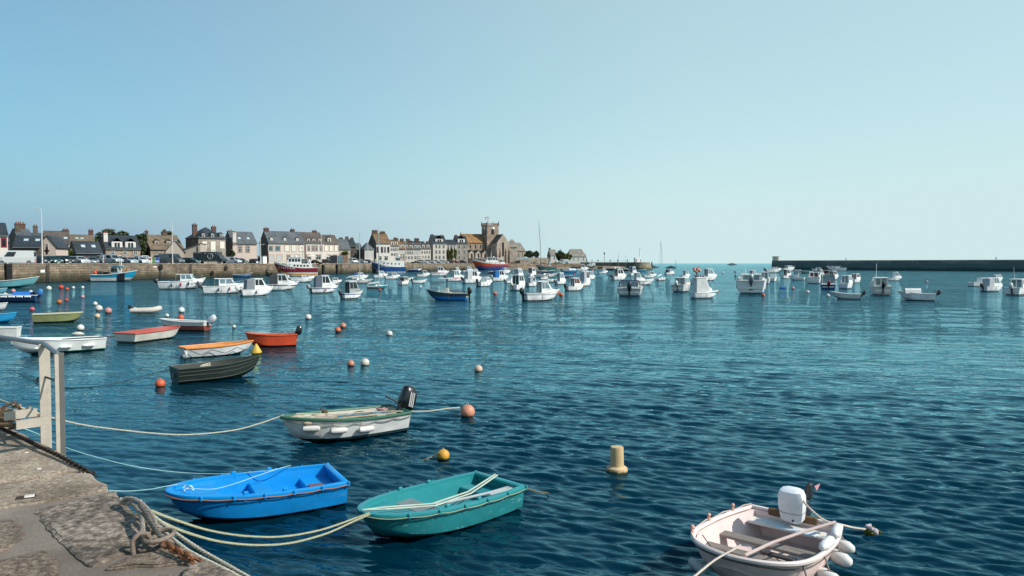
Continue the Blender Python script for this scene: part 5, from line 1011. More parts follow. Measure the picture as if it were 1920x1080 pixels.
B_ = [
 ('white motor boat with long low hull and rear cockpit under a hard top', 300, 384, 542, 14, dict(top=514, kind='wh', glass=LGLASS, cab=(-.02, .26), fend=[(.5, -1, '#c04038'), (.66, -1, '#3a3c40'), (.3, -1, '#404448'), (.85, -1, '#a03c38')], tilt=45, ob='#22252a', rods=1)),
 ('white cabin boat with two big grey outboards beside the long low one', 384, 460, 551, 22, dict(top=522, kind='wh', glass=LGLASS, ob='#4b5055', obn=2, tilt=35, fend=[(.6, -1, '#c4604c'), (.35, -1, '#3a3c40')])),
 ('white cabin boat with a white outboard and grey canvas behind', 450, 514, 555, 38, dict(top=522, kind='canvas', canvas='#7d848a', ob='#d8d8d4', tilt=35, fend=[(.4, -1, '#30343a')])),
 ('white sports boat with dark side windows and dark canopy', 500, 557, 544, 16, dict(top=514, kind='canvas', canvas='#3c4044', stripe='#30343c', ob='#2a2c30')),
 ('white boat with folded white cover lying close under the red trawler', 546, 590, 529, 20, dict(top=517, kind='cuddy', ob='#d0d0cc')),
 ('blue striped boat with slate grey canvas box cover', 583, 634, 549, 28, dict(top=516, kind='canvas', canvas='#5c6672', stripe='#23406a', ob='#9aa0a4', obn=2, fend=[(.5, -1, '#c06868')], tilt=30)),
 ('broad white cabin cruiser with grey cabin seen from behind', 637, 684, 560, 50, dict(top=527, kind='deep', cabc='#9fa4a6', stripe='#2c5480', ob='#3a3d42', tilt=15, low=None)),
 ('small white boat moored under the blue trawler bow', 722, 750, 523, 25, dict(top=512, kind='cuddy', ob='#c8c8c4')),
 ('covered cream boat with rounded grey hood', 745, 771, 534, 65, dict(top=519, kind='deep', cabc='#b8b2a6', ob=None)),
 ('white open dinghy with black outboard near the covered cream boat', 774, 800, 531, 20, dict(kind='open', ob='#14161a', tilt=10)),
 ('white cabin boat with red stripe beside the stone quay', 808, 842, 517, 18, dict(top=500, kind='wh', stripe='#a43a34', ob=None)),
 ('small white boat with dark windscreen and red hull panel', 837, 872, 527, 25, dict(top=507, kind='wh', stripe='#b8403c', ob='#2a2c30')),
 ('white boat with tall pale grey canvas cover', 867, 906, 531, 35, dict(top=507, kind='canvas', canvas='#b9bec2', ob='#2c2e32')),
 ('white boat with black outboard seen from behind in front of the pale canvas one', 891, 927, 537, 55, dict(top=520, kind='cuddy', ob='#17191c', tilt=10)),
 ('white boat with bright blue canvas back', 921, 955, 527, 28, dict(top=507, kind='canvas', canvas='#1e6aa8', ob='#1a1c20')),
 ('white cabin boat with wide rear window behind the dark green windowed one', 958, 986, 524, 60, dict(top=504, kind='deep', ob='#1a1c20', glass=LGLASS)),
 ('cream cabin boat with dark green rear window', 954, 991, 544, 62, dict(top=515, kind='deep', ob='#d8d8d4', glass=M('#173028', .15))),
 ('white boat with stubby cabin and grey canvas between two bigger boats', 985, 1010, 537, 50, dict(top=519, kind='canvas', canvas='#9aa0a6', ob='#1a1c20')),
 ('large white cabin cruiser with black outboard and orange buoy at its bow', 979, 1053, 564, 27, dict(top=527, kind='wh', ob='#111316', tilt=12, glass=LGLASS, fend=[(.93, -1, '#e0603a')], stripe='#b8bcc0', cab=(-.08, .2))),
 ('white wheelhouse boat standing behind the tall black mast', 986, 1009, 519, 60, dict(top=502, kind='deep', ob=None)),
 ('white and red striped boat with a brown cabin opening', 1059, 1098, 545, 32, dict(top=521, kind='wh', stripe='#c4583c', zs=(.55, .62), ob='#15171a', tilt=10, glass=M('#5a2a24', .3), fend=[(.97, -1, '#e0903a')])),
 ('white boat under a pale grey full canvas', 1085, 1111, 536, 50, dict(top=508, kind='canvas', canvas='#a9b0b6', ob=None)),
 ('bright blue hulled working boat by the slip', 1055, 1084, 512, 10, dict(kind='open', hull='#2f86c0', ob='#20242a', canvas='#c8d4da')),
 ('white boat with high sharp bow next to the bright blue one', 1080, 1104, 508, 12, dict(top=496, kind='wh', ob=None)),
 ('white cabin boat with dark stern closest to the inner pier', 1145, 1178, 525, 35, dict(top=504, kind='deep', ob='#24282c')),
 ('white wheelhouse boat with blue windows behind two others', 1176, 1197, 517, 50, dict(top=500, kind='deep', ob=None, glass=M('#24506e', .2))),
 ('white fishing boat with cabin aft and raised bow', 1184, 1228, 534, 16, dict(top=511, kind='wh', cab=(-.36, -.12), ob=None, stripe='#a8b0b4', rail=False)),
 ('grey hulled boat with navy canopy frame seen from behind', 1159, 1203, 555, 80, dict(top=526, Fr=.13, kind='bimini', canvas='#15284a', hull='#c9ccce', ob='#2a3440', tilt=20)),
 ('pale grey boat with curved windscreen beside the teal trimmed boat', 1259, 1301, 547, 60, dict(top=520, kind='deep', cabc='#c4c2be', ob='#d4d4d0', hull='#d4d4d2', glass=LGLASS)),
 ('white boat with red roof edge behind the teal trimmed boat', 1290, 1332, 532, 30, dict(top=516, kind='wh', ob=None, roofc='#b84238')),
 ('white boat with teal gunwale band and big plain wheelhouse at the stern', 1296, 1350, 559, 18, dict(top=520, kind='deep', cab=(-.42, .06), cabc='#dfe0de', stripe='#2f8fa4', zs=(.5, .62), bottom='#7a2c2c', ob=None, rail=False, fend=[(.96, -1, '#e07050')], glass=M('#cfd0ce', .4))),
 ('white cabin boat beyond the teal trimmed one with a hard top', 1309, 1348, 526, 25, dict(top=504, kind='wh', ob=None, glass=LGLASS)),
 ('large white cabin boat with two square rear windows and roof rails', 1383, 1434, 550, 72, dict(top=515, kind='deep', ob='#8a9094', obn=1, cabc='#dcdcd8', ant=1.2, cab=(-.22, .15), ratio=.42)),
 ('white wheelhouse boat half hidden behind the large one with roof rails', 1424, 1443, 532, 70, dict(top=510, kind='deep', ob=None)),
 ('small white boat with plain hull right of the half hidden wheelhouse', 1441, 1458, 528, 60, dict(top=515, kind='cuddy', ob=None)),
 ('white sports boat close to the breakwater end', 1434, 1466, 511, 12, dict(top=501, kind='cuddy', ob='#2a2c30')),
 ('far white cruiser with flybridge under the breakwater', 1464, 1492, 508, 20, dict(top=498, kind='wh', ob=None)),
 ('white boat with open cockpit and hard top nearest its glass cabined neighbour', 1463, 1487, 522, 30, dict(top=505, kind='wh', ob=None)),
 ('white boat with a glazed cabin and long hull', 1479, 1508, 525, 150, dict(top=506, kind='wh', ob=None, glass=LGLASS)),
 ('small green dinghy beyond the glazed cabin boat', 1500, 1524, 513, 170, dict(kind='open', hull='#7f9f90', ob='#24282c')),
 ('white topped cruiser with dark red hull by the breakwater', 1522, 1553, 512, 170, dict(top=502, kind='cuddy', hull='#7c2a30', ob=None)),
 ('far white motor boat beyond the orange buoyed boat', 1550, 1585, 508, 170, dict(top=500, kind='wh', ob=None)),
 ('white rounded wheelhouse boat with red doorway', 1514, 1540, 531, 65, dict(top=510, kind='deep', ob=None, glass=M('#5a2430', .3))),
 ('bright blue hulled boat with grey wheelhouse and red outboard', 1537, 1567, 542, 70, dict(top=514, Fr=.13, kind='bimini', canvas='#6a7074', hull='#1c62b4', ob='#7c2430', tilt=30)),
 ('white wheelhouse boat carrying orange buoys on its roof', 1572, 1604, 541, 50, dict(top=516, kind='deep', ob=None, glass=LGLASS)),
 ('pale grey dory with large black outboard beside a black and white buoy', 1560, 1612, 561, 155, dict(kind='open', hull='#cdd0d0', ob='#111214', tilt=30)),
 ('cream transomed boat with small wheelhouse and thin white aerial', 1627, 1672, 553, 72, dict(top=520, kind='deep', cabc='#d2cfc6', hull='#dcd8cc', ob='#0f1012', tilt=15, ant=1.6)),
 ('lone white day boat under the breakwater behind the cream transomed one', 1662, 1692, 526, 8, dict(top=510, kind='cuddy', ob=None)),
 ('open white boat with rolled cover and blue lettering on its side', 1685, 1752, 564, 158, dict(kind='open', hull='#dfe2e4', canvas='#dcd8d4', ob='#24282c', ratio=.4, Fr=.2)),
 ('low white boat with folded hood behind the grey windscreened cruiser', 1815, 1862, 537, 14, dict(kind='cuddy', top=521, ob=None)),
 ('white cruiser with grey windscreen and dark outboard', 1837, 1887, 546, 20, dict(top=520, kind='canvas', canvas='#b2b8bc', ob='#1a1c20', tilt=25)),
 ('white boat with flat hard top cut by the picture edge', 1884, 1935, 553, 40, dict(top=523, kind='wh', ob='#d4d4d0', tilt=25, ant=1.4, glass=LGLASS)),
 ('grey inflatable tender with low white bow among the central boats', 1056, 1074, 521, 5, dict(kind='open', hull='#4c5256', ob=None)),
 ('dark blue boat with white rail moored by the stone quay', 766, 790, 510, 8, dict(kind='cuddy', hull='#1d3a66', ob=None, top=503)),
 ('blue open boat with upright poles under the quay', 438, 473, 520, 4, dict(kind='open', hull='#2a5d92', stripe='#d8dcdc', ob=None, rods=2)),
]
B_ += [
 ('small white boat with blue canopy between the two trawlers', 660, 690, 524, 20, dict(top=511, kind='canvas', canvas='#2c5a94', ob=None)),
 ('white dinghy with low cuddy close behind the broad grey cabined cruiser', 610, 640, 533, 20, dict(top=521, kind='cuddy', ob='#2a2c30')),
 ('white cabin boat lying stern on to the quay beyond the red striped one', 846, 866, 514, 40, dict(top=501, kind='wh', ob=None)),
 ('far white boat with pale blue stripe below the church tower', 880, 902, 517, 30, dict(top=504, kind='wh', stripe='#6fa0c0', ob=None)),
 ('white boat with blue tarpaulin close to the red orange inflatable', 936, 958, 513, 25, dict(top=502, kind='canvas', canvas='#2f6fa8', ob=None)),
 ('white wheelhouse boat with two aerials behind the red and white striped boat', 1040, 1064, 533, 40, dict(top=511, kind='deep', ob='#1c1e22', ant=.8)),
 ('low white sports boat between the pier boats and the navy canopied one', 1205, 1232, 521, 20, dict(top=509, kind='cuddy', ob=None)),
 ('small white boat with red roof far behind the teal trimmed boat', 1275, 1296, 521, 30, dict(top=508, kind='wh', roofc='#b04a40', ob=None)),
 ('white fishing boat lying just behind the roof railed cabin boat', 1398, 1424, 524, 30, dict(top=507, kind='wh', ob=None)),
 ('white motor boat beyond the bright blue hulled boat', 1548, 1576, 524, 30, dict(top=508, kind='wh', ob='#2a2c30')),
 ('little white wheelhouse boat behind the pale dory', 1592, 1618, 530, 40, dict(top=513, kind='deep', ob=None)),
 ('white boat with grey hood beyond the windscreened cruiser', 1856, 1884, 528, 25, dict(top=515, kind='canvas', canvas='#9aa2a8', ob=None)),
 ('white boat with short mast and grey cabin close in under the blue trawler', 700, 728, 521, 30, dict(top=508, kind='wh', ob=None)),
 ('small white dinghy riding between the two covered boats', 758, 776, 525, 30, dict(kind='open', ob=None)),
 ('white launch with pale cabin just off the quay stones', 782, 806, 519, 20, dict(top=507, kind='cuddy', ob='#202226')),
 ('white half decked boat with red fenders off the ornate grey house', 868, 890, 511, 20, dict(top=500, kind='wh', ob=None, fend=[(.5, -1, '#c04038')])),
 ('white boat with dark outboard just right of the blue canvas backed boat', 946, 968, 531, 40, dict(top=515, kind='cuddy', ob='#17191c')),
 ('pale tender with upright windscreen near the tall dark mast', 1012, 1030, 524, 30, dict(top=511, kind='console', ob='#222426')),
 ('white cabin boat tucked behind the pale grey canvas boat', 1096, 1118, 524, 30, dict(top=509, kind='wh', ob=None)),
 ('tiny white boat off the end of the slip', 1122, 1140, 513, 20, dict(top=504, kind='cuddy', ob=None)),
 ('small white boat with dark hood near the harbour mouth', 1246, 1266, 515, 30, dict(top=505, kind='canvas', canvas='#4a5056', ob=None)),
 ('white boat with flat roof behind the rounded wheelhouse boat', 1528, 1548, 519, 20, dict(top=505, kind='wh', ob=None)),
]
for lab, x0, x1, yw, yaw, kw in B_: cabinboat(lab, x0, x1, yw, yaw, **kw)
cabinboat('dark hulled boat with bright blue lower side, white console and black outboard', 800, 876, 563, 172, top=522, kind='ttop', hull='#2c4650', low='#1878c8', bottom='#1878c8', ob='#121316', tilt=0, cabc='#c8ccca', ratio=.36, deckc='#b5b0a0')
# masts & sailing boats
def sailboat(label, x0, x1, yw, yaw, mx, ytop, hull='#e4e4e0', low=None, bottom='#7a3a34', boom=True, mastc='#c9cbca', lean=0., cabin=True, zl=0.):
    L, loc, D = fit(x0, x1, yw, yaw, .34); t = thing('sailing_boat', label, 'sailing boat', loc, math.radians(yaw), 'sailing boats among the moored motor boats')
    pt = hull_fn(L, L*.34, .1*L, bow=.05*L, draft=.07*L, ws=.6, tb=.42, p=2, rake=.14, cw=.75, flare=.6); ts = TS(14)
    outer(pt, ts).build('hull', hullmat(hull, bottom, .09, ds=.1, low=low, zl=.4), t, smooth=True); mb = MB(); mb.loft([[(pt(x, 1).x, pt(x, 1).y*f, pt(x, 1).z+.04*(1-f*f)) for f in (-1, -.4, .4, 1)] for x in ts]); mb.build('deck', M('#c9d2d6', .5), t); gunwale(pt, ts, .03, mat=WHITE, parent=t)
    z = .1*L
    if cabin:
        mb = MB(); mb.loft([[(-.1*L, -.1*L, z), (.22*L, -.07*L, z+.02), (.22*L, .07*L, z+.02), (-.1*L, .1*L, z)], [(-.08*L, -.08*L, z+.07*L), (.17*L, -.05*L, z+.05*L), (.17*L, .05*L, z+.05*L), (-.08*L, .08*L, z+.07*L)]], True, True); mb.build('coach_roof', WHITE, t)
        for sd in (-1, 1): MB().box(-.02*L, sd*.094*L-.01, z+.02*L, .1*L, sd*.094*L+.01, z+.045*L).build('window', GLASS, t)
    h = ZD(ytop, loc.y); th = math.radians(yaw); dx = (mx-960)/F*loc.y-loc.x; mx_ = dx*math.cos(th)*.6; MB().tube([(mx_, 0, z), (mx_+lean*.3, 0, h*.6), (mx_+lean, 0, h)], [.07, .055, .035], 7).build('mast', M(mastc, .4, .3), t)
    if boom: MB().tube([(mx_, 0, z+.17*L), (-.48*L, 0, z+.1*L)], .05, 6).build('boom', WHITE, t); MB().tube([(mx_-.02, 0, z+.19*L), (-.4*L, 0, z+.13*L)], .09, 7).build('furled_sail', M('#d8dcd8', .8), t)
    mb = MB()
    for e in ((.49*L, 0, pt(.98, 1).z), (-.49*L, 0, z), (mx_-.1, .15*L, z), (mx_-.1, -.15*L, z)): mb.tube([(mx_+lean*.95, 0, h*.97), e], .008, 3)
    mb.build('rigging', STEEL, t); return t
sailboat('small white sailing boat with one slim mast under the quay', 648, 700, 531, 12, 675, 434)
sailboat('teal and white sailing boat with a long white boom', 686, 729, 541, 25, 713, 424, hull='#d9dedd', low='#1f8a8f')
sailboat('sailing boat with very tall dark mast in the middle of the harbour', 1000, 1046, 520, 10, 1008, 415, mastc='#3a4044', lean=-.6, boom=False)
sailboat('white sailing boat with orange tipped bow and twin thin masts', 1012, 1048, 529, 18, 1026, 470, mastc='#50565a', lean=.2, boom=False)
sailboat('white sailing boat with leaning double mast near the pier', 1226, 1254, 526, 55, 1240, 450, lean=-.4)
sailboat('old dark sailing hull lying against the inner pier', 1135, 1176, 507, 4, 1162, 472, hull='#3a4a4c', boom=False, mastc='#8a8a86')
sailboat('second dark hulled boat with short masts beside the pier', 1160, 1190, 508, 172, 1172, 478, hull='#34403f', boom=False, mastc='#8a8a86')
sailboat('low white sailing boat with a thin dark mast before the orange trawler', 905, 934, 521, 15, 917, 474, mastc='#4a4e52', boom=False)
sailboat('white sailing boat with thin mast behind the largest white cruiser', 1030, 1056, 516, 160, 1041, 484, mastc='#5a5e62', boom=False)
# trawlers
def wrap_text(pt, txt, size, x0, z0, sd, mat, parent, slope=0.):
    v, f = text_mesh(txt, size); out = []
    wmax = max(a for a, b, c in v)
    for a, b, c in v:
        x = x0+(a if sd < 0 else -a); z = z0+b+slope*a; t = min(max((x+pt.L/2)/pt.L, 0), .97); u = .7
        for _ in range(6):
            p = pt(t, u); t = min(max(t+(x-p.x)/pt.L, 0), .985); z1, z0_ = pt(t, 1).z, pt(t, .3).z; u = min(max(.3+.7*(z-z0_)/(z1-z0_), .05), 1)
        p = pt(t, u); out.append((x, sd*(p.y+.03), z))
    mb = MB(); mb.add(out, f); return mb.build('registration_lettering', mat, parent)
def trawler(label, x0, x1, yw, yaw, top, hull, low, stripe, zs, txt=None, wh=(.0, .22), gantry=True, bul='#e6e6e2', bottom='#8f3030', whtop=None, zl=None, ratio=.3, Fr=.13, bowr=.13, tsz=.9, tx=.3, dark_stern=False, zb=.06, shelter=None):
    L, loc, D = fit(x0, x1, yw, yaw, ratio); B = L*ratio; Fb = Fr*L; t = thing('trawler', label, 'fishing boat', loc, math.radians(yaw), 'fishing boats berthed at the far quay')
    pt = hull_fn(L, B, Fb, bow=bowr*L, stern=.02*L, draft=.1*L, ws=.8, tb=.5, p=2.4, rake=.1, cw=.86, flare=.8); ts = TS(20)
    hm = hullmat(hull, bottom, zb, stripe, (0, 0), ds=.08, low=low, zl=(zl if zl else Fb*.35))
    outer(pt, ts, [0, .12, .3, .42, .5, .58, .7, .85, 1.]).build('hull', hm, t, smooth=True)
    def band(u0, u1, mt, nm, t0=0., t1=1., o=.02):
        for sd in (-1, 1):
            r = [[(pt(x, u0).x, sd*(pt(x, u0).y+o), pt(x, u0).z), (pt(x, u1).x, sd*(pt(x, u1).y+o), pt(x, u1).z)] for x in [t0+(t1-t0)*i/16 for i in range(17)]]; MB().loft(r).build(nm, mt, t)
    if stripe: band(zs[0], zs[1], M(stripe, .5), 'rubbing_stripe', o=.03)
    # white bulwark band above the sheer
    for sd in (-1, 1):
        r = []
        for i in range(17):
            x = i/16*.995; p = pt(x, 1); hgt = .035*L*(.35+.9*x) if x > .15 else .012*L; r.append([(p.x, sd*(p.y+.01), p.z), (p.x, sd*(p.y+.01), p.z+hgt), (p.x, sd*max(0, p.y-.08), p.z+hgt), (p.x, sd*max(0, p.y-.08), p.z)])
        MB().loft(r, True, True).build('bulwark', M(bul, .45, dirt=.15), t)
    mb = MB(); mb.loft([[(pt(x, 1).x, pt(x, 1).y*f*.98, pt(x, 1).z-.15) for f in (-1, 0, 1)] for x in ts]); mb.build('deck', M('#7f8f88', .7), t)
    if shelter:
        a_, b_, st = shelter; r = []; zt_ = ZD(st, loc.y)
        for i in range(13):
            x = a_+(b_-a_)*i/12; p = pt(x, 1); r.append([(p.x, -p.y*.97, p.z-.1), (p.x, -p.y*.93, max(zt_, p.z+.2)), (p.x, p.y*.93, max(zt_, p.z+.2)), (p.x, p.y*.97, p.z-.1)])
        sh = MB().loft(r, True, True).build('shelter_deck', M('#ebebe7', .45, dirt=.12), t)
        for i in range(5):
            x = a_+(b_-a_)*(.2+.15*i); p = pt(x, 1)
            for sd in (-1, 1): MB().cbox((p.x, sd*p.y*.955, (p.z+zt_)/2), (.5, .14, .5), .08).build('porthole', GLASS, t)
    zh = ZD(top, loc.y); xa, xb = wh[0]*L, wh[1]*L; z0 = pt(min(max((xa+xb)/2/L+.5, 0), 1), 1).z-.1; w = B*.33; WC = M('#e8e8e4', .4, dirt=.1)
    mb = MB(); mb.loft([[(xa, -w, z0), (xb, -w, z0), (xb, w, z0), (xa, w, z0)], [(xa, -w, z0+(zh-z0)*.5), (xb, -w, z0+(zh-z0)*.5), (xb, w, z0+(zh-z0)*.5), (xa, w, z0+(zh-z0)*.5)], [(xa+.1, -w*.92, zh), (xb-.5, -w*.92, zh), (xb-.5, w*.92, zh), (xa+.1, w*.92, zh)]], True, True); mb.build('wheelhouse', WC, t)
    MB().cbox(((xa+xb)/2-.1, 0, zh+.06), (xb-xa+.3, w*2.1, .14), .04).build('roof', M(whtop or '#e8e8e4', .5), t)
    n = 4; sp = (xb-.5-xa)/n
    for sd in (-1, 1):
        for i in range(n): a = xa+.15+sp*i; y = w*.965; MB().box(a, min(sd*y, sd*(y+.03)), z0+(zh-z0)*.58, a+sp*.75, max(sd*y, sd*(y+.03)), z0+(zh-z0)*.88).build('window', GLASS, t)
    for i in range(3): MB().box(xb-.42, (i-1.4)*w*.6, z0+(zh-z0)*.58, xb-.2, (i-.65)*w*.6, z0+(zh-z0)*.88).build('windscreen', GLASS, t)
    # mast with radar, gantry aft, net drum, winch, rails
    mx = (xa+xb)/2; mb = MB(); mb.tube([(mx, 0, zh), (mx, 0, zh+.22*L)], [.1, .05], 6); mb.tube([(mx, -.06*L, zh+.1*L), (mx, .06*L, zh+.1*L)], .05, 5); mb.tube([(mx+.04*L, 0, zh), (mx+.02*L, 0, zh+.12*L)], .04, 5); mb.build('mast', WC, t)
    mb = MB(); mb.cbox((mx, 0, zh+.13*L), (.25, 1.4, .2), .05); mb.sph((mx-.05*L, w*.5, zh+.35), .35, 10, 7); mb.build('radar', WHITE, t)
    if gantry:
        gx = -.36*L; zz = pt(.1, 1).z; mb = MB()
        for sd in (-1, 1): mb.tube([(gx, sd*B*.36, zz), (gx+.05*L, sd*B*.3, zz+.2*L)], .13, 7); mb.tube([(gx+.14*L, sd*B*.36, zz), (gx+.05*L, sd*B*.3, zz+.2*L)], .07, 6)
        mb.tube([(gx+.05*L, -B*.3, zz+.2*L), (gx+.05*L, B*.3, zz+.2*L)], .12, 7); mb.build('gantry', WC, t)
        mb = MB(); mb.m = Matrix.Translation((gx+.02*L, 0, zz+.06*L)) @ Matrix.Rotation(PI/2, 4, 'X'); mb.lathe([(.055*L, -B*.26), (.055*L, -B*.24), (.028*L, -B*.235), (.032*L, B*.235), (.055*L, B*.24), (.055*L, B*.26)], 16); mb.build('net_drum', M('#3c5248', .8, var=.3, vs=3), t)
    mb = MB()
    for sd in (-1, 1):
        pts = [pt(x, 1) for x in (.62, .72, .82, .9, .97)]; mb.tube([(p.x, sd*p.y*.95, p.z+.11*L) for p in pts], .035, 4); [mb.tube([(p.x, sd*p.y*.95, p.z+.03*L), (p.x, sd*p.y*.95, p.z+.11*L)], .03, 4) for p in pts]
    mb.tube([(.4*L, 0, pt(.9, 1).z), (.38*L, 0, pt(.9, 1).z+.16*L)], .06, 5); mb.build('foredeck_rail', WC, t)
    mb = MB(); mb.cbox((.3*L, 0, pt(.8, 1).z+.25), (.9, 1.2, .7), .1); mb.build('winch', M('#4a6a60', .6), t)
    mb = MB(); g = random.Random(label)
    for k in range(8): mb.cbox((g.uniform(-.3, -.05)*L, g.uniform(-.3, .3)*B, pt(.3, 1).z+.2), (.6, .4, .35), .03)
    mb.build('fish_box_pile', M('#6f8fa8', .6, var=.3), t)
    if txt: wrap_text(pt, txt, tsz, tx*L, pt(.8, 1).z*.72, 1, WHITE, t, -.06)
    return t, pt
trawler('dark red trawler with yellow stripe, white bottom and white registration letters', 513, 597, 517.5, 192, 483, '#8a1c30', '#d9d8d6', '#e0962c', (.42, .52), 'C.N.P11578', wh=(-.12, .2), zl=1.0, bottom='#c7c6c8', tx=.4, Fr=.17, tsz=.95, shelter=(.12, .62, 494))
trawler('blue trawler with sweeping white upper works and white registration letters', 697, 761, 511.5, 193, 481, '#1a4f8a', '#1c5a98', '#d8dcdc', (.28, .34), 'JA-88561', wh=(-.34, -.18), gantry=False, bottom='#c8ccd0', tx=.24, Fr=.16, tsz=1.0, zb=.4, shelter=(.04, .8, 489), bowr=.16)
trawler('orange-red and white trawler with blue lower hull by the church', 884, 954, 506.5, 190, 483, '#d4532e', '#274a86', '#a82f36', (.62, .7), None, wh=(-.2, .12), zl=2.0, bottom='#274a86', Fr=.15, gantry=True, shelter=(.1, .85, 491), bowr=.12)
trawler('long wooden boat with pink bulwark and green lower hull beached on the inner quay', 1004, 1044, 505.5, 185, 494, '#d49a88', '#2f7f72', '#2f7f72', (.1, .3), None, wh=(-.2, -.1), zl=1.6, bul='#d49a88', bottom='#2f7f72', Fr=.14, gantry=False, bowr=.06)
# blue and white inshore fishing boat at the near part of the quay
def inshore():
    L, loc, D = fit(168, 263, 527.5, 4, .3); t = thing('fishing_boat', 'turquoise and white fishing boat with dark stern tied under the lamp post', 'fishing boat', loc, math.radians(4), 'fishing boats berthed at the far quay')
    B = L*.3; Fb = 1.25; pt = hull_fn(L, B, Fb, bow=.9, stern=.05, draft=.5, ws=.85, tb=.5, p=2.5, rake=.1, cw=.88); ts = TS(18)
    outer(pt, ts, [0, .12, .3, .5, .7, .85, 1.]).build('hull', hullmat('#1f9cc4', '#30343a', .12, ds=.1, low='#dedfdd', zl=.72), t, smooth=True); gunwale(pt, ts, .06, mat=WHITE, parent=t)
    mb = MB(); mb.loft([[(pt(x, 1).x, pt(x, 1).y*f*.98, pt(x, 1).z-.25) for f in (-1, 0, 1)] for x in ts]); mb.build('deck', M('#8fa08c', .7), t)
    MB().loft([[(-.06*L, -B*.3, 1), (.12*L, -B*.3, 1), (.12*L, B*.3, 1), (-.06*L, B*.3, 1)], [(-.05*L, -B*.28, 2.9), (.09*L, -B*.28, 2.9), (.09*L, B*.28, 2.9), (-.05*L, B*.28, 2.9)]], True, True).build('wheelhouse', M('#9aa4a6', .5), t)
    MB().cbox((.02*L, 0, 2.98), (.2*L, B*.68, .12), .04).build('roof', M('#2a8aa8', .5), t); MB().box(-.04*L, -B*.315, 1.9, .03*L, -B*.30, 2.6).build('window', GLASS, t); MB().box(.045*L, -B*.315, 1.9, .085*L, -B*.30, 2.6).build('window', GLASS, t)
    MB().tube([(.15*L, 0, 1), (.15*L, 0, 4.6)], .06, 6).build('mast', WHITE, t); MB().tube([(.1*L, .3, 1), (.1*L, .3, 4.2)], .04, 6).build('mast', WHITE, t); MB().cbox((.16*L, 0, 3.0), (.8, .9, .12), .03).build('canopy', M('#48b4cc', .6), t)
    mb = MB(); g = random.Random(3)
    for k in range(9): mb.cbox((g.uniform(-.38, -.12)*L, g.uniform(-.3, .3)*B, 1.35+g.random()*.4), (.6, .5, .5), .06)
    mb.build('pot_pile', M('#2c2a28', .9, var=.4), t); mb = MB(); mb.sph((-.4*L, -B*.35, 1.75), .34, 12, 8); mb.sph((-.37*L, -B*.3, 2.05), .22, 10, 7); mb.build('buoy_bundle', ORANGE, t)
    mb = MB(); mb.tube([(.24*L, -.4, 1.5), (.3*L, -.4, 2.6)], .12, 7); mb.build('derrick', M('#a8743a', .7), t); mb = MB(); mb.cbox((.19*L, -B*.45, .9), (1.5, .12, 1.5), .05); mb.build('side_mat', M('#16202a', .9), t)
    for x in (-.22, -.3, -.1): MB().tube([(x*L, -B*.4, 1.2), (x*L, -B*.4, 2.7)], .03, 5).build('stanchion', STEEL, t)
inshore()
for px, D, c, lab in ((979, 432, '#c8453a', 'red orange inflatable drawn up under the church'), (985, 430, '#e0702f', 'orange inflatable next to the red one'), (962, 425, '#23262c', 'dark rib boat below the market awnings')):
    t = thing('inflatable_boat', lab, 'boat', PD(px, D, .25), math.radians(160), 'inflatables drawn up on the inner slip'); mb = MB()
    mb.tube([(-2, -.8, .5), (1.2, -.8, .5), (2, -.35, .65), (2.2, 0, .7), (2, .35, .65), (1.2, .8, .5), (-2, .8, .5)], .33, 8); mb.build('tube', M(c, .6), t, smooth=True); MB().box(-1.9, -.6, .35, 1.5, .6, .42).build('floor', GREY, t)
# little craft drawn up or afloat in the clutter below the church
for i, (x0, x1, yw, yaw, hc, lab) in enumerate(((915, 938, 513, 20, '#2a2e34', 'dark tender astern of the orange trawler'), (958, 976, 507, 10, '#c9c6c0', 'pale dinghy below the market awnings'), (1006, 1024, 511, 12, '#a9432f', 'rusty red dinghy before the green hulled boat'), (1103, 1120, 506, 10, '#8a8a84', 'grey dinghy by the slip at the pier root'), (1015, 1040, 513, 15, '#30465a', 'navy dinghy in front of the green hulled boat'), (1196, 1212, 509, 10, '#2080a8', 'small blue dinghy below the pier head'))):
    cabinboat(lab, x0, x1, yw, yaw, kind='open', hull=hc, ob=None, group='small dinghies near the inner pier')
# ---------------------------------------------------------------- open boats on the left, nearer
def openboat(label, L, B, Fb, loc, yaw, hull, inner, gun, bottom=None, blunt=False, bow=.06, ws=.85, stripe=None, zs=(0, 0), thw=(-.25, .12), thm=None, ob=None, tilt=30, obs=.8, p=2.2, q=1., draft=.12, rake=.08, gr=.025, ds=.3, name='rowing_boat', group='small open boats moored near the quay', zb=.05, tb=.4, low=None, zl=0., th=.03, zf=.08, chine=.3, cw=.82, floor=None, scuff='#cfd8da'):
    t = thing(name, label, 'boat', loc, math.radians(yaw), group)
    pt = hull_fn(L, B, Fb, bow=bow, draft=draft, ws=ws, tb=tb, p=p, q=q, rake=rake, tr=.04, chine=chine, cw=cw); ts = TS(26, blunt)
    outer(pt, ts).build('hull', hullmat(hull, bottom, zb, stripe, zs, ds=ds, low=low, zl=zl, scuff=scuff), t, smooth=True)
    inner_shell(pt, ts, th, zf).build('interior', M(inner, .6, dirt=.3, var=.2), t, smooth=True)
    gunwale(pt, ts, gr, mat=M(gun, .5, dirt=.2), parent=t)
    for x in thw:
        pp = pt(x+.5, .8); MB().cbox((x*L, 0, Fb*.72), (.2, pp.y*1.9-th*2, .03), .008).build('thwart', thm or M(inner, .6, dirt=.2), t)
    if ob: outboard(t, -L/2-.03, Fb, obs, ob, tilt)
    return t, pt
def fitb(x0, x1, yw, yaw, ratio): L, loc, D = fit(x0, x1, yw, yaw, ratio); return L, loc
L, loc = fitb(8, 203, 668, 222, .36)
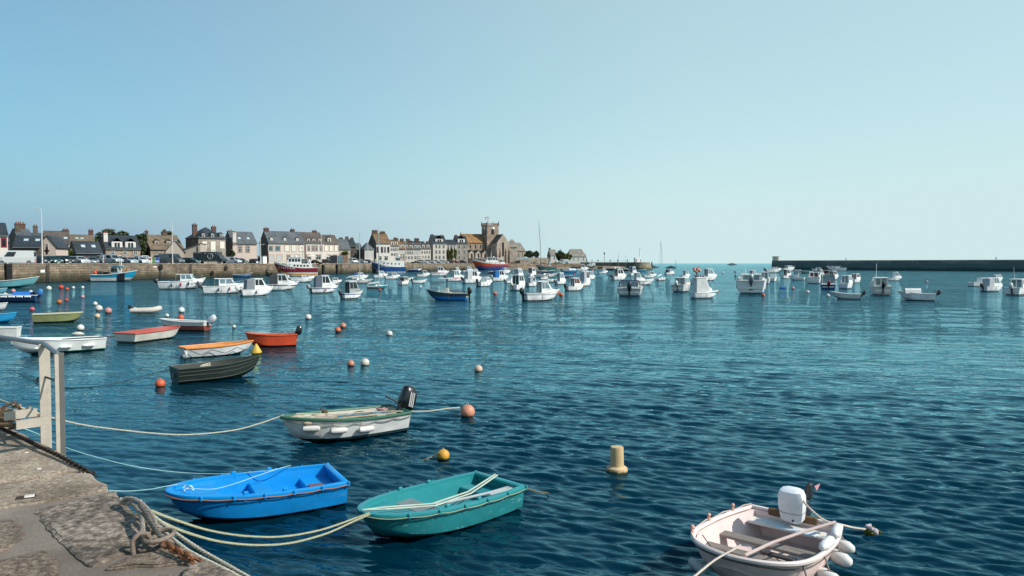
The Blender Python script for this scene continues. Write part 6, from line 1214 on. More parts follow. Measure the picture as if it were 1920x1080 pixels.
t, pt = openboat('long white rowing boat with green keel behind the handrail', L, L*.36, .5, loc, 222, '#dfe1df', '#cfd3d2', '#e2e4e2', bottom='#3f8074', zb=.09, bow=.2, thw=(-.28, 0, .22), group='small open boats moored near the quay', ds=.05)
for x in (-.3, -.05, .2): mb = MB(); pp = pt(.5+x, .55); mb.m = Matrix.Translation((x*L, pp.y+.07, .26)) @ Matrix.Rotation(PI/2, 4, 'Y'); mb.lathe([(.02, -.22), (.055, -.17), (.06, 0), (.055, .17), (.02, .22)], 8); mb.build('fender', WHITE, t, smooth=True)
MB().tube([(-.5*L-.4, .1, .5), (-.3*L, .0, .52), (-.05*L, -.1, .5)], .025, 5).build('oar', M('#2c2c2e', .7), t)
L, loc = fitb(59, 156, 606, 28, .36)
openboat('olive green square ended punt', L, L*.36, .52, loc, 28, '#8a9062', '#6d7350', '#c9c8a8', bottom='#26301f', zb=.07, ws=.8, tb=.55, p=3, q=2, blunt=True, bow=.05, thw=(-.2, .2), gr=.03)
L, loc = fitb(220, 345, 643, 77, .36)
t, pt = openboat('white boat with faded red inside and dark transom', 3.3, 1.35, .42, P(284, 637)+Vector((-.05, .2, 0)), 72, '#d5d1c6', '#a84a40', '#b0564c', bottom='#3c3626', zb=.07, bow=.08, ws=.97, tb=.5, q=1.6, thw=(-.3, -.05, .2), gr=.03)
L, loc = fitb(288, 398, 621, 172, .34)
openboat('white topped boat with red-brown hull and tilted outboard behind the faded red one', L, L*.34, .48, loc, 172, '#e0dfdc', '#b9b6ae', '#e8e6e2', low='#8c4438', zl=.28, bottom='#8c4438', ob='#c9ccce', obs=.9, tilt=50, bow=.12, name='motor_boat', gr=.04)
L, loc = fitb(338, 466, 671, 59, .38)
t, pt = openboat('white dinghy with orange rim and a small wheel on its stern', 2.75, 1.12, .38, P(402, 668)+Vector((.0, .45, 0)), 42, '#d3d6d8', '#c98a4a', '#d9853c', bottom='#2c2a26', zb=.05, bow=.08, thw=(-.28, .2), gr=.035)
mb = MB(); mb.torus((-1.42, -.42, .16), .12, .05, 'x', 14, 7); mb.build('wheel', M('#c9c9c6', .6), t, smooth=True)
mb = MB(); mb.tube([(-1.3, -.56, .33), (-.9, -.6, .12), (-.5, -.62, .3), (0, -.63, .12), (.5, -.58, .3), (.9, -.45, .15)], .012, 5); mb.build('lifeline', DROPE, t)
L, loc = fitb(457, 557, 653, 205, .4)
t, pt = openboat('bright orange-red dinghy with black outboard', L, L*.4, .5, loc, 203, '#d4502e', '#b8482c', '#d8603a', blunt=True, p=2.2, q=1.3, ob='#121315', obs=.7, tilt=20, bow=.12, name='motor_dinghy', ds=.06, zb=.03)
L, loc = fitb(335, 488, 718, 57, .36)
t, pt = openboat('dark green-black aluminium rowing boat with a star on its transom', 2.65, 1.05, .45, P(398, 714)+Vector((.0, .5, 0)), 40, '#222a25', '#2a312b', '#323a33', bottom='#14180f', zb=.05, bow=.16, ws=.92, thw=(-.3, 0, .22), gr=.022, scuff='#7a8478', ds=.25, th=.02)
for zz in (.35, .62, .82):
    for sd in (-1, 1): MB().tube([(pt(x, zz).x, sd*(pt(x, zz).y+.008), pt(x, zz).z) for x in [i/10*.97 for i in range(11)]], .012, 5).build('plank_edge', M('#2f3832', .6), t)
mb = MB()
for k in range(6): a = k*PI/3; mb.box(-1.36, -.02+.05*math.cos(a)-.0, .2+.05*math.sin(a), -1.34, .02+.05*math.cos(a), .24+.05*math.sin(a))
mb.build('star_mark', M('#7c857c', .6), t); mb = MB(); mb.tube([(-.5, .1, .42), (-.2, .2, .47), (-.3, -.1, .44), (-.55, -.05, .43), (-.4, .12, .45)], .03, 6); mb.build('coiled_rope', ROPE, t)
L, loc = fitb(-60, 80, 541, 14, .24)
openboat('long turquoise boat with white bow close to the far quay', L, L*.24, .95, loc, 14, '#6fb4bd', '#b98a80', '#d8d8d2', bottom='#2f8a90', zb=.2, bow=.7, thw=(-.2, .1, .3), gr=.06, name='fishing_boat')
L, loc = fitb(-30, 16, 551, 12, .34)
openboat('small light blue boat at the picture edge near the long turquoise one', L, L*.34, .6, loc, 12, '#5aa7bd', '#9fb8bd', '#cfe0e2', thw=(0,), gr=.03)
L, loc = fitb(-60, 80, 567, 186, .26)
t, pt = openboat('navy boat with a row of white fenders and a blue cover', L, L*.26, .62, loc, 186, '#1e3f66', '#8fa0a8', '#dfe3e3', bottom='#16283a', zb=.1, bow=.3, thw=(0,), ob='#3a7ec0', obs=1.1, tilt=20, name='motor_boat', gr=.03)
for x in (-.4, -.28, -.16, -.04, .08): pp = pt(.5+x, .8); mb = MB(); mb.m = Matrix.Translation((x*L, pp.y+.08, .5)) @ Matrix.Rotation(PI/2, 4, 'Y'); mb.lathe([(.02, -.3), (.08, -.25), (.08, .25), (.02, .3)], 8); mb.build('fender', WHITE, t, smooth=True)
mb = MB(); mb.loft([[(x*L, y*L*.115, .64+z) for y, z in ((-1, 0), (-.6, .2), (0, .3), (.6, .2), (1, 0))] for x in (-.42, -.3, -.14)]); mb.build('canvas_cover', M('#2a72c4', .7), t)
L, loc = fitb(-50, 18, 583, 10, .34)
openboat('white rowing boat cut by the edge beside the bright blue hull', L, L*.34, .5, loc, 10, '#dfe0de', '#c9ccca', '#e4e4e0', thw=(0, .2), bow=.1)
L, loc = fitb(-60, 37, 606, 10, .34)
openboat('bright sky blue boat half outside the picture', L, L*.34, .45, loc, 10, '#2a9ad0', '#3aa8d8', '#46b4e0', thw=(0, .2), bow=.16, ds=.05)
L, loc = fitb(-70, 38, 638, 214, .36)
openboat('white clinker boat with its square stern by the sky blue boat', L, L*.36, .52, loc, 196, '#e0e1dd', '#a9c0bd', '#e6e6e2', bottom='#30343a', thw=(-.2, .1), bow=.1)
# inflatable tender
L, loc = fitb(246, 302, 588, 12, .42); t = thing('inflatable_boat', 'worn white inflatable dinghy with dark engine', 'boat', loc, math.radians(12)); mb = MB(); mb.tube([(-.55*L, -.2*L, .2), (.2*L, -.2*L, .22), (.4*L, -.12*L, .3), (.47*L, 0, .34), (.4*L, .12*L, .3), (.2*L, .2*L, .22), (-.55*L, .2*L, .2)], [.17, .2, .2, .2, .2, .2, .17], 10); mb.build('tube', M('#cfc6bc', .6, dirt=.35), t, smooth=True)
MB().box(-.45*L, -.15*L, .1, .3*L, .15*L, .14).build('floor', GREY, t); MB().box(-.46*L, -.15*L, .05, -.42*L, .15*L, .42).build('transom', OFFW, t); outboard(t, -.48*L, .35, .75, '#202226', 60)
# ---------------------------------------------------------------- foreground boats
BLU = '#0083cc'; TEAL = '#1c7a80'
def plastic_dinghy(label, L, B, Fb, loc, yaw, col, colin, rope, seats, zs0=.07):
    t = thing('plastic_dinghy', label, 'boat', loc, math.radians(yaw))
    pt = hull_fn(L, B, Fb, bow=.08, draft=.12, ws=.9, tb=.35, p=2.5, q=2.0, rake=.07, tr=.02, keelup=.7, chine=.3, cw=.93, flare=.8); ts = TS(40, True); us = [0, .06, .14, .24, .34, .42, .55, .7, .85, 1.]
    m = hullmat(col, None, .03, ds=.75 if col == TEAL else .4, scuff='#a8d6d8' if col == TEAL else '#5aa8e6', rough=.36)
    outer(pt, ts, us).build('hull', m, t, smooth=True)
    mi = M(colin, .38, dirt=.12, var=.1, vs=5); th = .05
    inner_shell(pt, ts, th, zs0).build('interior', mi, t, smooth=True)
    # broad rolled rim: flat top strip with a lip outside
    rings = []
    for x in ts:
        p = pt(x, 1); n = Vector((0, 1, 0)); 
        if x > .5: a = pt(min(x+.01, 1), 1)-pt(x-.01, 1); n = Vector((-a.y, a.x, 0)).normalized(); n = n if n.y >= 0 else -n
        o = p+n*.018; i = p-n*(th+.004); i.y = max(i.y, 0)
        rings.append([(o.x, o.y, p.z-.05), (o.x+n.x*.008, o.y+n.y*.008, p.z-.02), (o.x, o.y, p.z+.004), (p.x-n.x*.02, max(0, p.y-n.y*.02), p.z+.012), (i.x, i.y, p.z+.004), (i.x, i.y, p.z-.03)])
    mb = MB(); mb.loft(rings); mb.loft([[(a, -b, c) for a, b, c in r] for r in rings])
    p = pt(0, 1); mb.cbox((p.x+.03, 0, p.z-.018), (.09, p.y*2, .06), .012); mb.build('gunwale', M(colin, .35, dirt=.1, var=.08), t, smooth=True)
    # moulded seats: solid boxes joined to the sides
    for (a, b, h, kind) in seats:
        ya = pt(a+.5, .7).y-th+.01; yb = pt(b+.5, .7).y-th+.01; xa, xb = a*L, b*L
        MB().loft([[(xa, -ya*.93, zs0-.03), (xb, -yb*.93, zs0-.03), (xb, yb*.93, zs0-.03), (xa, ya*.93, zs0-.03)], [(xa+.01, -ya, h-.015), (xb-.01, -yb, h-.015), (xb-.01, yb, h-.015), (xa+.01, ya, h-.015)], [(xa+.025, -ya, h), (xb-.025, -yb, h), (xb-.025, yb, h), (xa+.025, ya, h)]], True, True).build('seat', mi if kind == 'in' else kind, t)
    rings = []
    for x in [.74+.25*i/9 for i in range(10)]:
        q = pt(x, .84); yy = max(q.y-th, .004); rings.append([(q.x-.02, yy*f, q.z+.012*(1-f*f)) for f in (-1, -.5, 0, .5, 1)])
    mb = MB(); mb.loft(rings); q = rings[0]; mb.add(q+[(a+.03, b*.8, .1) for a, b, c in q], [(i, i+1, i+6, i+5) for i in range(4)]); mb.build('foredeck', mi, t, smooth=True)
    # rope rail with clips
    for sd in (-1, 1):
        R = [pt(x, 1)+Vector((0, 0, -.035)) for x in [i/30*.995 for i in range(31)]]; pts = []
        for i, p in enumerate(R):
            a = R[min(i+1, 30)]-R[max(i-1, 0)]; n = Vector((-a.y, a.x, 0)).normalized(); n = n if n.y > 0 else -n
            sag = -.012*math.sin((i % 5)/5*PI); q = p+n*.038+Vector((0, 0, sag)); pts.append((q.x, sd*max(q.y, 0), q.z))
        MB().tube(pts, .008, 6).build('grab_rope', rope, t)
        for i in range(0, 30, 5): q = pts[i]; MB().cbox((q[0], q[1]-sd*.012, q[2]+.012), (.035, .045, .075), .01).build('rope_clip', M(colin, .35, dirt=.1, var=.08), t)
    for x in (-.12, .1):
        for sd in (-1, 1):
            p = pt(x+.5, 1); mb = MB(); mb.cbox((p.x, sd*(p.y-.03), p.z-.03), (.07, .05, .16), .012); mb.build('rowlock_block', M(colin, .4, dirt=.1), t)
    return t, pt
def axis(stb, port, bowp, zst, zb_):
    a = P(*stb, zst); b = P(*port, zst); c = P(*bowp, zb_); s = (a+b)/2; d = c-s; d.z = 0; perp = Vector((-(b-a).y, (b-a).x, 0)); perp = perp if perp.dot(d) > 0 else -perp
    u = (d.normalized()*1.2+perp.normalized()).normalized(); return (b-a).length, d.length, u, s, math.degrees(math.atan2(u.y, u.x))
Bs, Lb, u, s, yw_ = axis((647, 905), (620, 868), (315, 925), .37, .45)
c = s+u*Lb/2; t, pt = plastic_dinghy('bright blue plastic dinghy with a small brown board at its stern', Lb*1.0, Bs*1.06, .37, (c.x, c.y, 0), yw_, BLU, '#0590da', M('#a4705a', .8), [(-.5+.01, -.30, .2, 'in'), (-.1, .02, .24, 'in')])
MB().cbox((-.36*Lb, .05, .218), (.22, .2, .025), .006).build('board', woodmat('#8a5a48'), t)
for y in (.12, -.02): MB().tube([(.36*Lb, y, .43), (.37*Lb, y, .455), (.40*Lb, y-.04, .455), (.41*Lb, y-.04, .43)], .012, 6).build('bow_handle', M('#cfe4f4', .3), t)
blue_t, blue_pt = t, pt
Bs, Lb, u, s, yw_ = axis((982, 911), (895, 884), (684, 961), .36, .44)
c = s+u*Lb/2; t, pt = plastic_dinghy('teal plastic dinghy with grey bench and an oar lying inside', Lb, Bs*1.12, .36, (c.x, c.y, 0), yw_, TEAL, '#2a8a90', M('#8a9a80', .9), [(-.5+.01, -.34, .21, 'in'), (.02, .16, .24, M('#7a8284', .5, dirt=.2))])
mb = MB(); mb.tube([(-.42*Lb, .32, .31), (.08*Lb, .2, .33)], .02, 8); mb.cbox((-.38*Lb, .31, .31), (.5, .13, .02), .01); mb.build('oar', M('#a9aeb0', .5), t)
mb = MB(); mb.tube([(-.48*Lb, -.05, .42), (-.2*Lb, .1, .34), (.1*Lb, .2, .36), (.4*Lb, .1, .46), (.5*Lb, 0, .46)], .012, 6); mb.tube([(-.48*Lb, -.0, .42), (-.2*Lb, .16, .33), (.1*Lb, .27, .35), (.4*Lb, .16, .45), (.5*Lb, 0, .46)], .012, 6); mb.build('loose_line', M('#b9c4b4', .9), t)
teal_t, teal_pt, teal_L = t, pt, Lb
# white boat with green gunwale
Bs, Lb, u, s, yw_ = axis((752, 771), (690, 762), (532, 781), .42, .58)
yw_ = 216; u = Vector((math.cos(math.radians(yw_)), math.sin(math.radians(yw_)), 0)); c = P(530, 781, .58)-u*1.28; L = 2.62; B = 1.12
t, pt = openboat('white boat with green gunwale, cluttered inside, black striped outboard', L, B, .43, (c.x, c.y, 0), yw_, '#d9d9d6', '#bdb9ac', '#3c6b56', bottom='#17303a', zb=.1, bow=.14, thw=(-.3, 0, .24), thm=woodmat('#b0a48c'), ob='#101418', obs=.95, tilt=22, stripe=None, gr=.034, name='motor_dinghy', ds=.08, p=2., q=1.15, th=.035)
ob = [o for o in t.children if o.name.startswith('outboard')][0]
mb = MB(); R = Matrix.Translation((-L/2-.03, 0, .43)) @ Matrix.Rotation(-math.radians(22), 4, 'Y') @ Matrix.Scale(.95, 4); mb.m = R
for sd in (-1, 1):
    for k in range(3): mb.slab([(-.17+.045*k, sd*.163, .1), (-.145+.045*k, sd*.165, .1), (-.09+.045*k, sd*.158, .42), (-.115+.045*k, sd*.156, .42)], .012*sd)
mb.build('cowl_stripe', M('#c9c4c0', .4), ob)
for tt, yo in ((.86, 0), (.66, 0), (.44, 0)):
    p1 = pt(tt, .62); p2 = pt(tt-.06, .62); d = (p2-p1).normalized(); mb = MB(); a = math.atan2(d.y, d.x)
    mb.m = Matrix.Translation(((p1.x+p2.x)/2, (p1.y+p2.y)/2+.065, p1.z)) @ Matrix.Rotation(a, 4, 'Z') @ Matrix.Rotation(PI/2, 4, 'Y'); mb.lathe([(.02, -.17), (.05, -.15), (.062, -.08), (.062, .08), (.05, .15), (.02, .17)], 12); mb.build('fender', M('#dcd6cf', .5, dirt=.15), t, smooth=True)
    MB().tube([(p1.x, p1.y+.06, p1.z), (p1.x+.02, p1.y+.05, pt(tt, 1).z)], .006, 5).build('fender_line', ROPE, t)
MB().loft([[(x*L, y*B*.36*w_, .42+z) for y, z in ((-1, 0), (-.5, .05), (0, .06), (.5, .05), (1, 0))] for x, w_ in ((.12, 1), (.24, .95), (.36, .7))]).build('foredeck_cover', woodmat('#c0aa98'), t)
g = random.Random(15); mb = MB()
for k in range(7): mb.sph((g.uniform(.05, .36)*L, g.uniform(-.22, .22), .44+g.uniform(0, .04)), g.uniform(.1, .17), 12, 7, (1.3, 1, .42))
mb.build('canvas_heap', M('#b5a692', .9, var=.3, vs=12, bmp=.6, bs=25), t, smooth=True); mb = MB()
for k in range(5): mb.sph((g.uniform(-.2, .1)*L, g.uniform(-.25, .2), .4), g.uniform(.07, .12), 10, 6, (1.5, 1, .5))
mb.build('net_bundle', M('#7d6a4c', .95, var=.5, vs=30, bmp=.8, bs=50), t, smooth=True)
mb = MB(); R3 = [pt(x, .88) for x in [i/24*.98 for i in range(25)]]; mb.tube([(p.x, p.y+.02, p.z-.03*abs(math.sin(i*.8))) for i, p in enumerate(R3)], .009, 5); mb.build('side_lines', M('#8d8a80', .9), t)
g = random.Random(5)
for k in range(7):
    x = g.uniform(-.32, .1)*L; y = g.uniform(-.3, .3); MB().cbox((x, y, .36+.02*k/2), (g.uniform(.2, .5), g.uniform(.06, .16), .03), .008).build('plank_piece', woodmat(g.choice(('#a4866a', '#c2b8a4', '#8a8276', '#b98a5a'))), t)
MB().tube([(-.42*L, .2, .4), (.1*L, .28, .46)], .02, 7).build('oar', woodmat('#b8a88c'), t); MB().tube([(-.4*L, -.1, .38), (.05*L, .0, .44)], .02, 7).build('oar', M('#4a7a98', .6), t)
mb = MB(); mb.torus((-.36*L, -.15, .44), .1, .022, 'z', 14, 6); mb.torus((-.34*L, -.12, .47), .08, .02, 'z', 14, 6); mb.build('coiled_rope', M('#b08a8a', .9), t); mb = MB(); mb.sph((.12*L, -.25, .5), .07, 8, 6); mb.tube([(.1*L, -.25, .5), (.16*L, -.2, .6)], .02, 5); mb.build('anchor_bundle', M('#5a4632', .9), t)
green_t, green_pt, green_L = t, pt, L
# pale pink pram dinghy with white outboard and fenders
wst = (P(1422, 942, .5)+P(1566, 986, .5))/2; wb = P(1384, 1052, .52); dv = wb-wst; dv.z = 0; L = dv.length*.98; yw_ = 229; u = Vector((math.cos(math.radians(yw_)), math.sin(math.radians(yw_)), 0)); c = wst+u*L/2
PK = '#f3d6ce'; t = thing('pram_dinghy', 'pale pink pram dinghy hung with white fenders, large white outboard', 'boat', (c.x, c.y, 0), math.radians(yw_)); B = 1.36
pt = hull_fn(L, B, .47, bow=.06, draft=.12, ws=.8, tb=.45, p=3.8, q=1.8, rake=.1, tr=.06, keelup=.9, chine=.36, cw=.74, flare=.7); ts = TS(34, True)
outer(pt, ts, [0, .08, .18, .28, .36, .5, .7, .85, 1]).build('hull', hullmat(PK, None, .03, ds=.12, scuff='#cda79a', rough=.45), t, smooth=True); inner_shell(pt, ts, .045, .08).build('interior', M('#e2cbc6', .55, dirt=.15, var=.08), t, smooth=True)
gunwale(pt, ts, .028, mat=M('#e9d8d2', .5, dirt=.2), parent=t); gunwale(pt, ts, .012, mat=M('#6a625c', .7), parent=t, u=.86, name='rubbing_strake')
for x, w_ in ((-.08, .17), (.16, .15)): MB().cbox((x*L, 0, .33), (w_, pt(.5+x, .8).y*1.86, .035), .008).build('thwart', woodmat('#8f847c', .45, (12, 1, 12)), t)
MB().cbox((-.42*L, 0, .36), (.24, pt(.08, .8).y*1.8, .04), .01).build('stern_bench', M('#e2ddd6', .5, dirt=.3), t); MB().cbox((-.5*L+.03, -.02, .47), (.05, .6, .09), .012).build('transom_board', woodmat('#7a5c3c', .4, (12, 2, 12)), t); MB().cbox((-.36*L, .1, .385), (.12, .5, .02), .005).build('blue_strip', M('#c9d4dc', .5), t)
ob = outboard(t, -L/2-.03, .40, .6, '#2c2f34', 0, y=.06)
# big boxy cowl over the transom, tilted motor behind
mb = MB(); mb.m = Matrix.Translation((-L/2+.18, .03, .65)) @ Matrix.Rotation(math.radians(8), 4, 'Y') @ Matrix.Scale(.84, 4); mb.loft([[(sx*a, sy*b_, z) for sx, sy in ((-1, -.6), (-.6, -1), (.6, -1), (1, -.6), (1, .6), (.6, 1), (-.6, 1), (-1, .6))] for z, a, b_ in ((-.24, .06, .1), (-.2, .11, .15), (0, .13, .175), (.16, .13, .175), (.24, .11, .15), (.27, .06, .09))], True, True); mb.build('cowl_cover', M('#e8e8ea', .35, dirt=.1), ob, smooth=True); mb2 = MB(); mb2.m = mb.m; mb2.loft([[(sx*.127, sy*.172, z) for sx, sy in ((-1, -.6), (-.6, -1), (.6, -1), (1, -.6), (1, .6), (.6, 1), (-.6, 1), (-1, .6))] for z in (-.075, -.066)], True, True); mb2.build('cowl_seam', M('#8a8c90', .5), ob)
mb = MB(); mb.tube([(-L/2-.04, .02, .46), (-L/2-.1, .08, .62), (-L/2-.08, .12, .8)], [.05, .055, .04], 8); mb.cbox((-L/2-.06, .15, .8), (.12, .06, .2), .02); mb.build('swivel_bracket', M('#2a2d32', .4), ob); MB().slab([(-L/2-.1, .2, .86), (-L/2-.18, .24, .88), (-L/2-.12, .22, .8)], .01).build('engine_fin', M('#e0a0a8', .5), ob)
mb = MB(); mb.cbox((-.12*L, .1, .2), (.1, .34, .03), .01); mb.m = Matrix.Translation((-.22*L, -.18, .16)) @ Matrix.Rotation(.5, 4, 'Z'); mb.cbox((0, 0, .04), (.42, .13, .03), .02); mb.build('bailer_board', M('#4b4a4c', .5), t)
for y in (.18, -.22, .05): MB().tube([(.25*L, y, .11), (-.3*L, y+.08, .12)], .02, 7).build('oar', M('#c9c4bc', .6, dirt=.3), t)
mb = MB(); mb.tube([(.42*L, .1, .52), (.1*L, .16, .5), (-.2*L, .3, .5), (-.46*L, .5, .53)], .018, 8); mb.build('mooring_line', M('#c9b4ae', .9, bmp=.5, bs=90), t)
def roller(x, y, z, dx, dy, dz, r=.1, l=.36, nm='fender', c='#e2dfdc'):
    d = Vector((dx, dy, dz)).normalized(); mb = MB(); mb.m = Matrix.Translation((x, y, z)) @ d.to_track_quat('Z', 'Y').to_matrix().to_4x4(); mb.lathe([(.015, -l/2), (r*.75, -l/2+.012), (r, -l/2+.05), (r, l/2-.08), (r*.7, l/2-.02), (.02, l/2)], 16); return mb.build(nm, M(c, .45, dirt=.12), t, smooth=True)
# port side (towards the right of the view): rolls outside and along the rim
for x, z, r in ((-.42, .3, .07), (-.24, .27, .075), (.0, .2, .075), (.26, .16, .075)):
    q = pt(.5+x, .8); a = pt(.5+x-.05, .9)-pt(.5+x+.05, .9); roller(x*L, q.y+r*1.05, z, .25, 1., -.15, r, .27)
    mb = MB(); mb.torus((x*L, q.y+r*1.05, z), r+.004, .008, 'x', 14, 5); mb.tube([(x*L, q.y+r, z+r), (x*L+.02, q.y-.0, .52)], .01, 5); mb.build('fender_lashing', M('#8f8a84', .9), t)
for x in (-.3, -.04): q = pt(.5+x, 1); a = pt(min(.5+x+.08, 1), 1)-pt(.5+x-.08, 1); roller(x*L, q.y-.02, q.z+.06, a.x, a.y, 0, .055, .34, 'rim_float')
q = pt(.9, .6); roller(.42*L, -q.y-.03, .26, -.7, -1., 0, .055, .3, c='#a4a4a2'); 
for x in (-.3, 0, .3): q = pt(.5+x, 1); mb = MB(); mb.tube([(q.x, -q.y, q.z), (q.x+.0, -q.y-.015, q.z+.07)], .02, 6); mb.sph((q.x, -q.y-.01, q.z+.09), .025, 8, 6); mb.build('rope_cleat', M('#d8a090', .5), t)
mb = MB(); P3 = [pt(x, 1)+Vector((0, 0, .03)) for x in [i/12*.9 for i in range(13)]]; mb.tube([(p.x, -p.y-.02, p.z+.012*math.sin(i*2)) for i, p in enumerate(P3)], .009, 6); mb.build('side_rope', M('#b9a8a0', .9), t)
pram_t, pram_pt, pram_L = t, pt, L
# ---------------------------------------------------------------- buoys
def buoy(px, py, r, col, label, sc=1.0, kind='ball', two=None):
    """px,py centre of ball, r radius in px"""
    D = P(px, py+r*.75).y+.0; R = r*D/F*sc; o = thing('mooring_buoy', label, 'buoy', PD(px, D), 0, 'mooring buoys')
    m, = (two,) if two else (M(col, .45, dirt=.12, var=.08),)
    mb = MB(); mb.sph((0, 0, R*.62), R, 18, 12, (1, 1, .96)); b = mb.build('float', hullmat(col, '#241f18', R*.12, ds=.12, rough=.4) if r > 5 else m, o, smooth=True)
    mb = MB(); mb.torus((0, 0, R*1.6), R*.16, R*.05, 'y', 10, 5); mb.build('eye', M(col, .5) if r < 8 else ROPE, o)
    return o
W_, O_, PI_ = '#d9d6cd', '#c8512f', '#c98a84'
BU = [(91, 540, 4.6, W_, 'white buoy beside the long turquoise boat bow'), (114, 538, 4.4, '#c8402a', 'bright red-orange buoy in front of the quay wall'), (125, 541.5, 3.2, O_, 'small orange buoy just beside the bright red-orange one'), (137, 539, 2.8, W_, 'low white buoy under the fishing boat stern'), (154.5, 538.5, 2.8, W_, 'small round white buoy under the turquoise fishing boat'), (24, 545, 4, PI_, 'pinkish buoy below the turquoise hull'), (57, 547, 3.6, '#c9c0b4', 'greyish white buoy between the turquoise and the navy boats'), (37, 551, 2.8, W_, 'tiny white buoy by the blue covered boat'), (9, 552, 4, '#c8bd9a', 'cream buoy at the picture edge near the light blue boat'), (72, 562.5, 3.4, '#b07a80', 'dull pink buoy against the navy hull'), (110, 565.5, 4.6, '#b86a38', 'rust orange buoy with a dark waterline'), (123.5, 562, 3.3, '#b4443a', 'small red buoy next to the rust orange one'), (154, 556, 3.3, '#d0909a', 'pink buoy with its reflection on open water'), (59, 579, 4.4, '#c25a60', 'rose red buoy above the olive punt'), (177.5, 569, 4, W_, 'small white buoy behind the big white ball'), (184, 577.5, 6.6, '#cfc9c0', 'big white ball buoy beside the pink one'), (201.5, 582, 6.6, '#c08a86', 'big faded pink ball buoy'), (181, 592, 5, '#d8b79a', 'cream and orange buoy in front of the big white ball'), (312, 591, 3.6, W_, 'low white buoy right of the inflatable'), (149, 614, 6.6, W_, 'white ball buoy behind the long rowing boat'), (339, 581, 6, '#d9dcda', 'white ball buoy above the orange one'), (338, 595, 6, '#d0603e', 'orange ball buoy right below the white ball'), (437.5, 612, 3.6, '#cfcab0', 'small cream buoy with a trailing rope'), (577, 594, 6, W_, 'white ball buoy alone in the middle water'), (632.5, 618, 5.8, '#cf6a48', 'orange buoy closest to the pinkish one'), (642.5, 610, 5.8, '#cc8668', 'pinkish orange buoy behind the orange one'), (729.5, 625, 6, '#d4cfc9', 'white ball buoy with pale reflection'), (656.5, 681, 7, '#c9826a', 'orange and white buoy tied beside a white one'), (683, 679, 8.6, '#cfc8bd', 'large white buoy tied beside the orange one'), (896.5, 691, 8, '#d3b4a0', 'peach coloured buoy in open water'), (297, 718, 9.4, '#d0603c', 'orange buoy with weed and a short dark line'), (712, 543, 2.6, '#b04a4a', 'tiny red buoy under the teal sailing boat'), (928, 549.5, 3.8, '#c9705c', 'red and white buoy before the cream cabin boat'), (788, 537.5, 2.4, W_, 'tiny white buoy by the open dinghy'), (1431, 553, 3.4, '#c8553a', 'orange buoy next to the boat with roof rails'), (1487, 540, 3, '#c98a88', 'pink buoy beside a floating blue box'), (1515, 547, 3, W_, 'white buoy between the blue box and the dory'), (1553, 554, 3.6, '#c9c9c6', 'white topped dark buoy at the dory bow'), (1738, 528, 2.4, '#c49aa0', 'tiny pink buoy in the open water before the breakwater'), (1355, 511, 2, W_, 'tiny white buoy near the harbour mouth'), (1379, 517, 2, '#4c5358', 'tiny dark buoy near the harbour mouth'), (1263, 513, 2, W_, 'tiny white buoy by the leaning masted boat'), (949, 547, 1.8, W_, 'tiny white marker by the red and white buoy'), (1111, 508, 2, '#d8a0a0', 'tiny pale pink buoy off the slip'), (1478, 558, 1.6, W_, 'tiny white marker in front of the blue box'), (1052, 552, 4, '#d0603a', 'orange buoy hanging at the bow of the large white cruiser'), (1076, 513.5, 1.8, '#c04848', 'tiny red buoy by the bright blue working boat'), (1378, 509, 1.8, '#c04a40', 'tiny red buoy beyond the roof railed boat')]
for a in BU: buoy(*a)
buoy(876, 770, 14, '#d28f72', 'big peach orange ball buoy at the end of the white boat mooring rope')
o = buoy(830, 852, 12, '#d8a036', 'yellow ball buoy with a rusty chain')
# spindle float beside the ball, yellow cone, blue box, post buoy
p = P(146, 628); t = thing('spindle_float', 'white spindle shaped float beside a white ball buoy', 'buoy', p, .2); mb = MB(); mb.m = Matrix.Rotation(PI/2, 4, 'Y'); mb.lathe([(.01, -.3), (.06, -.22), (.11, -.06), (.11, .1), (.05, .24), (.01, .3)], 10, (-.05, 0, 0)); mb.build('float', OFFW, t, smooth=True)
p = P(480.5, 663); t = thing('cone_buoy', 'yellow cone buoy in front of the orange dinghy', 'buoy', p); mb = MB(); r = 10*p.y/F; mb.lathe([(r*.6, -.05), (r, .04), (r*.98, .09), (r*.3, r*1.6), (r*.12, r*1.85), (.01, r*1.9)], 18); mb.build('float', M('#d2aa3e', .5, dirt=.15), t, smooth=True)
p = P(1467, 541.5); t = thing('floating_box', 'bright blue rectangular float between two moored boats', 'float', p, 0); MB().cbox((0, 0, .12), (.7, .5, .3), .06).build('float', M('#1c5cb8', .5), t)
p = P(1158.5, 888); t = thing('post_buoy', 'cream cylindrical post buoy with a wide float collar', 'buoy', (p.x, p.y+.12, 0)); k = p.y/F; mb = MB()
mb.lathe([(16*k, -.1), (20.5*k, -.01), (20.5*k, .045), (19.5*k, .075), (16*k, .095), (13.6*k, .105), (13.1*k, .13), (12.3*k, .42), (11.6*k, .435), (.01, .445)], 28); mb.build('float', hullmat('#ccae82', '#1c2014', .02, ds=.3, scuff='#a8834a', rough=.6), t, smooth=True)
t2 = thing('dan_buoys', 'cluster of orange and peach floats with a black flag', 'buoy', PD(1306, 238)); mb = MB(); [mb.sph((x, 0, z), .55, 8, 6) for x, z in ((-.6, 1.3), (.3, 1.7), (.9, 1.2), (0, .9))]; mb.build('float', M('#d89a80', .6), t2); MB().tube([(0, 0, -.3), (.3, 0, 1.2)], .2, 5).build('pole', BLACK, t2); mb = MB(); mb.sph((.7, .1, 2.3), .3, 8, 6); mb.sph((-.9, .1, 1.9), .35, 8, 6); mb.build('flag_float', M('#c8505a', .6), t2)
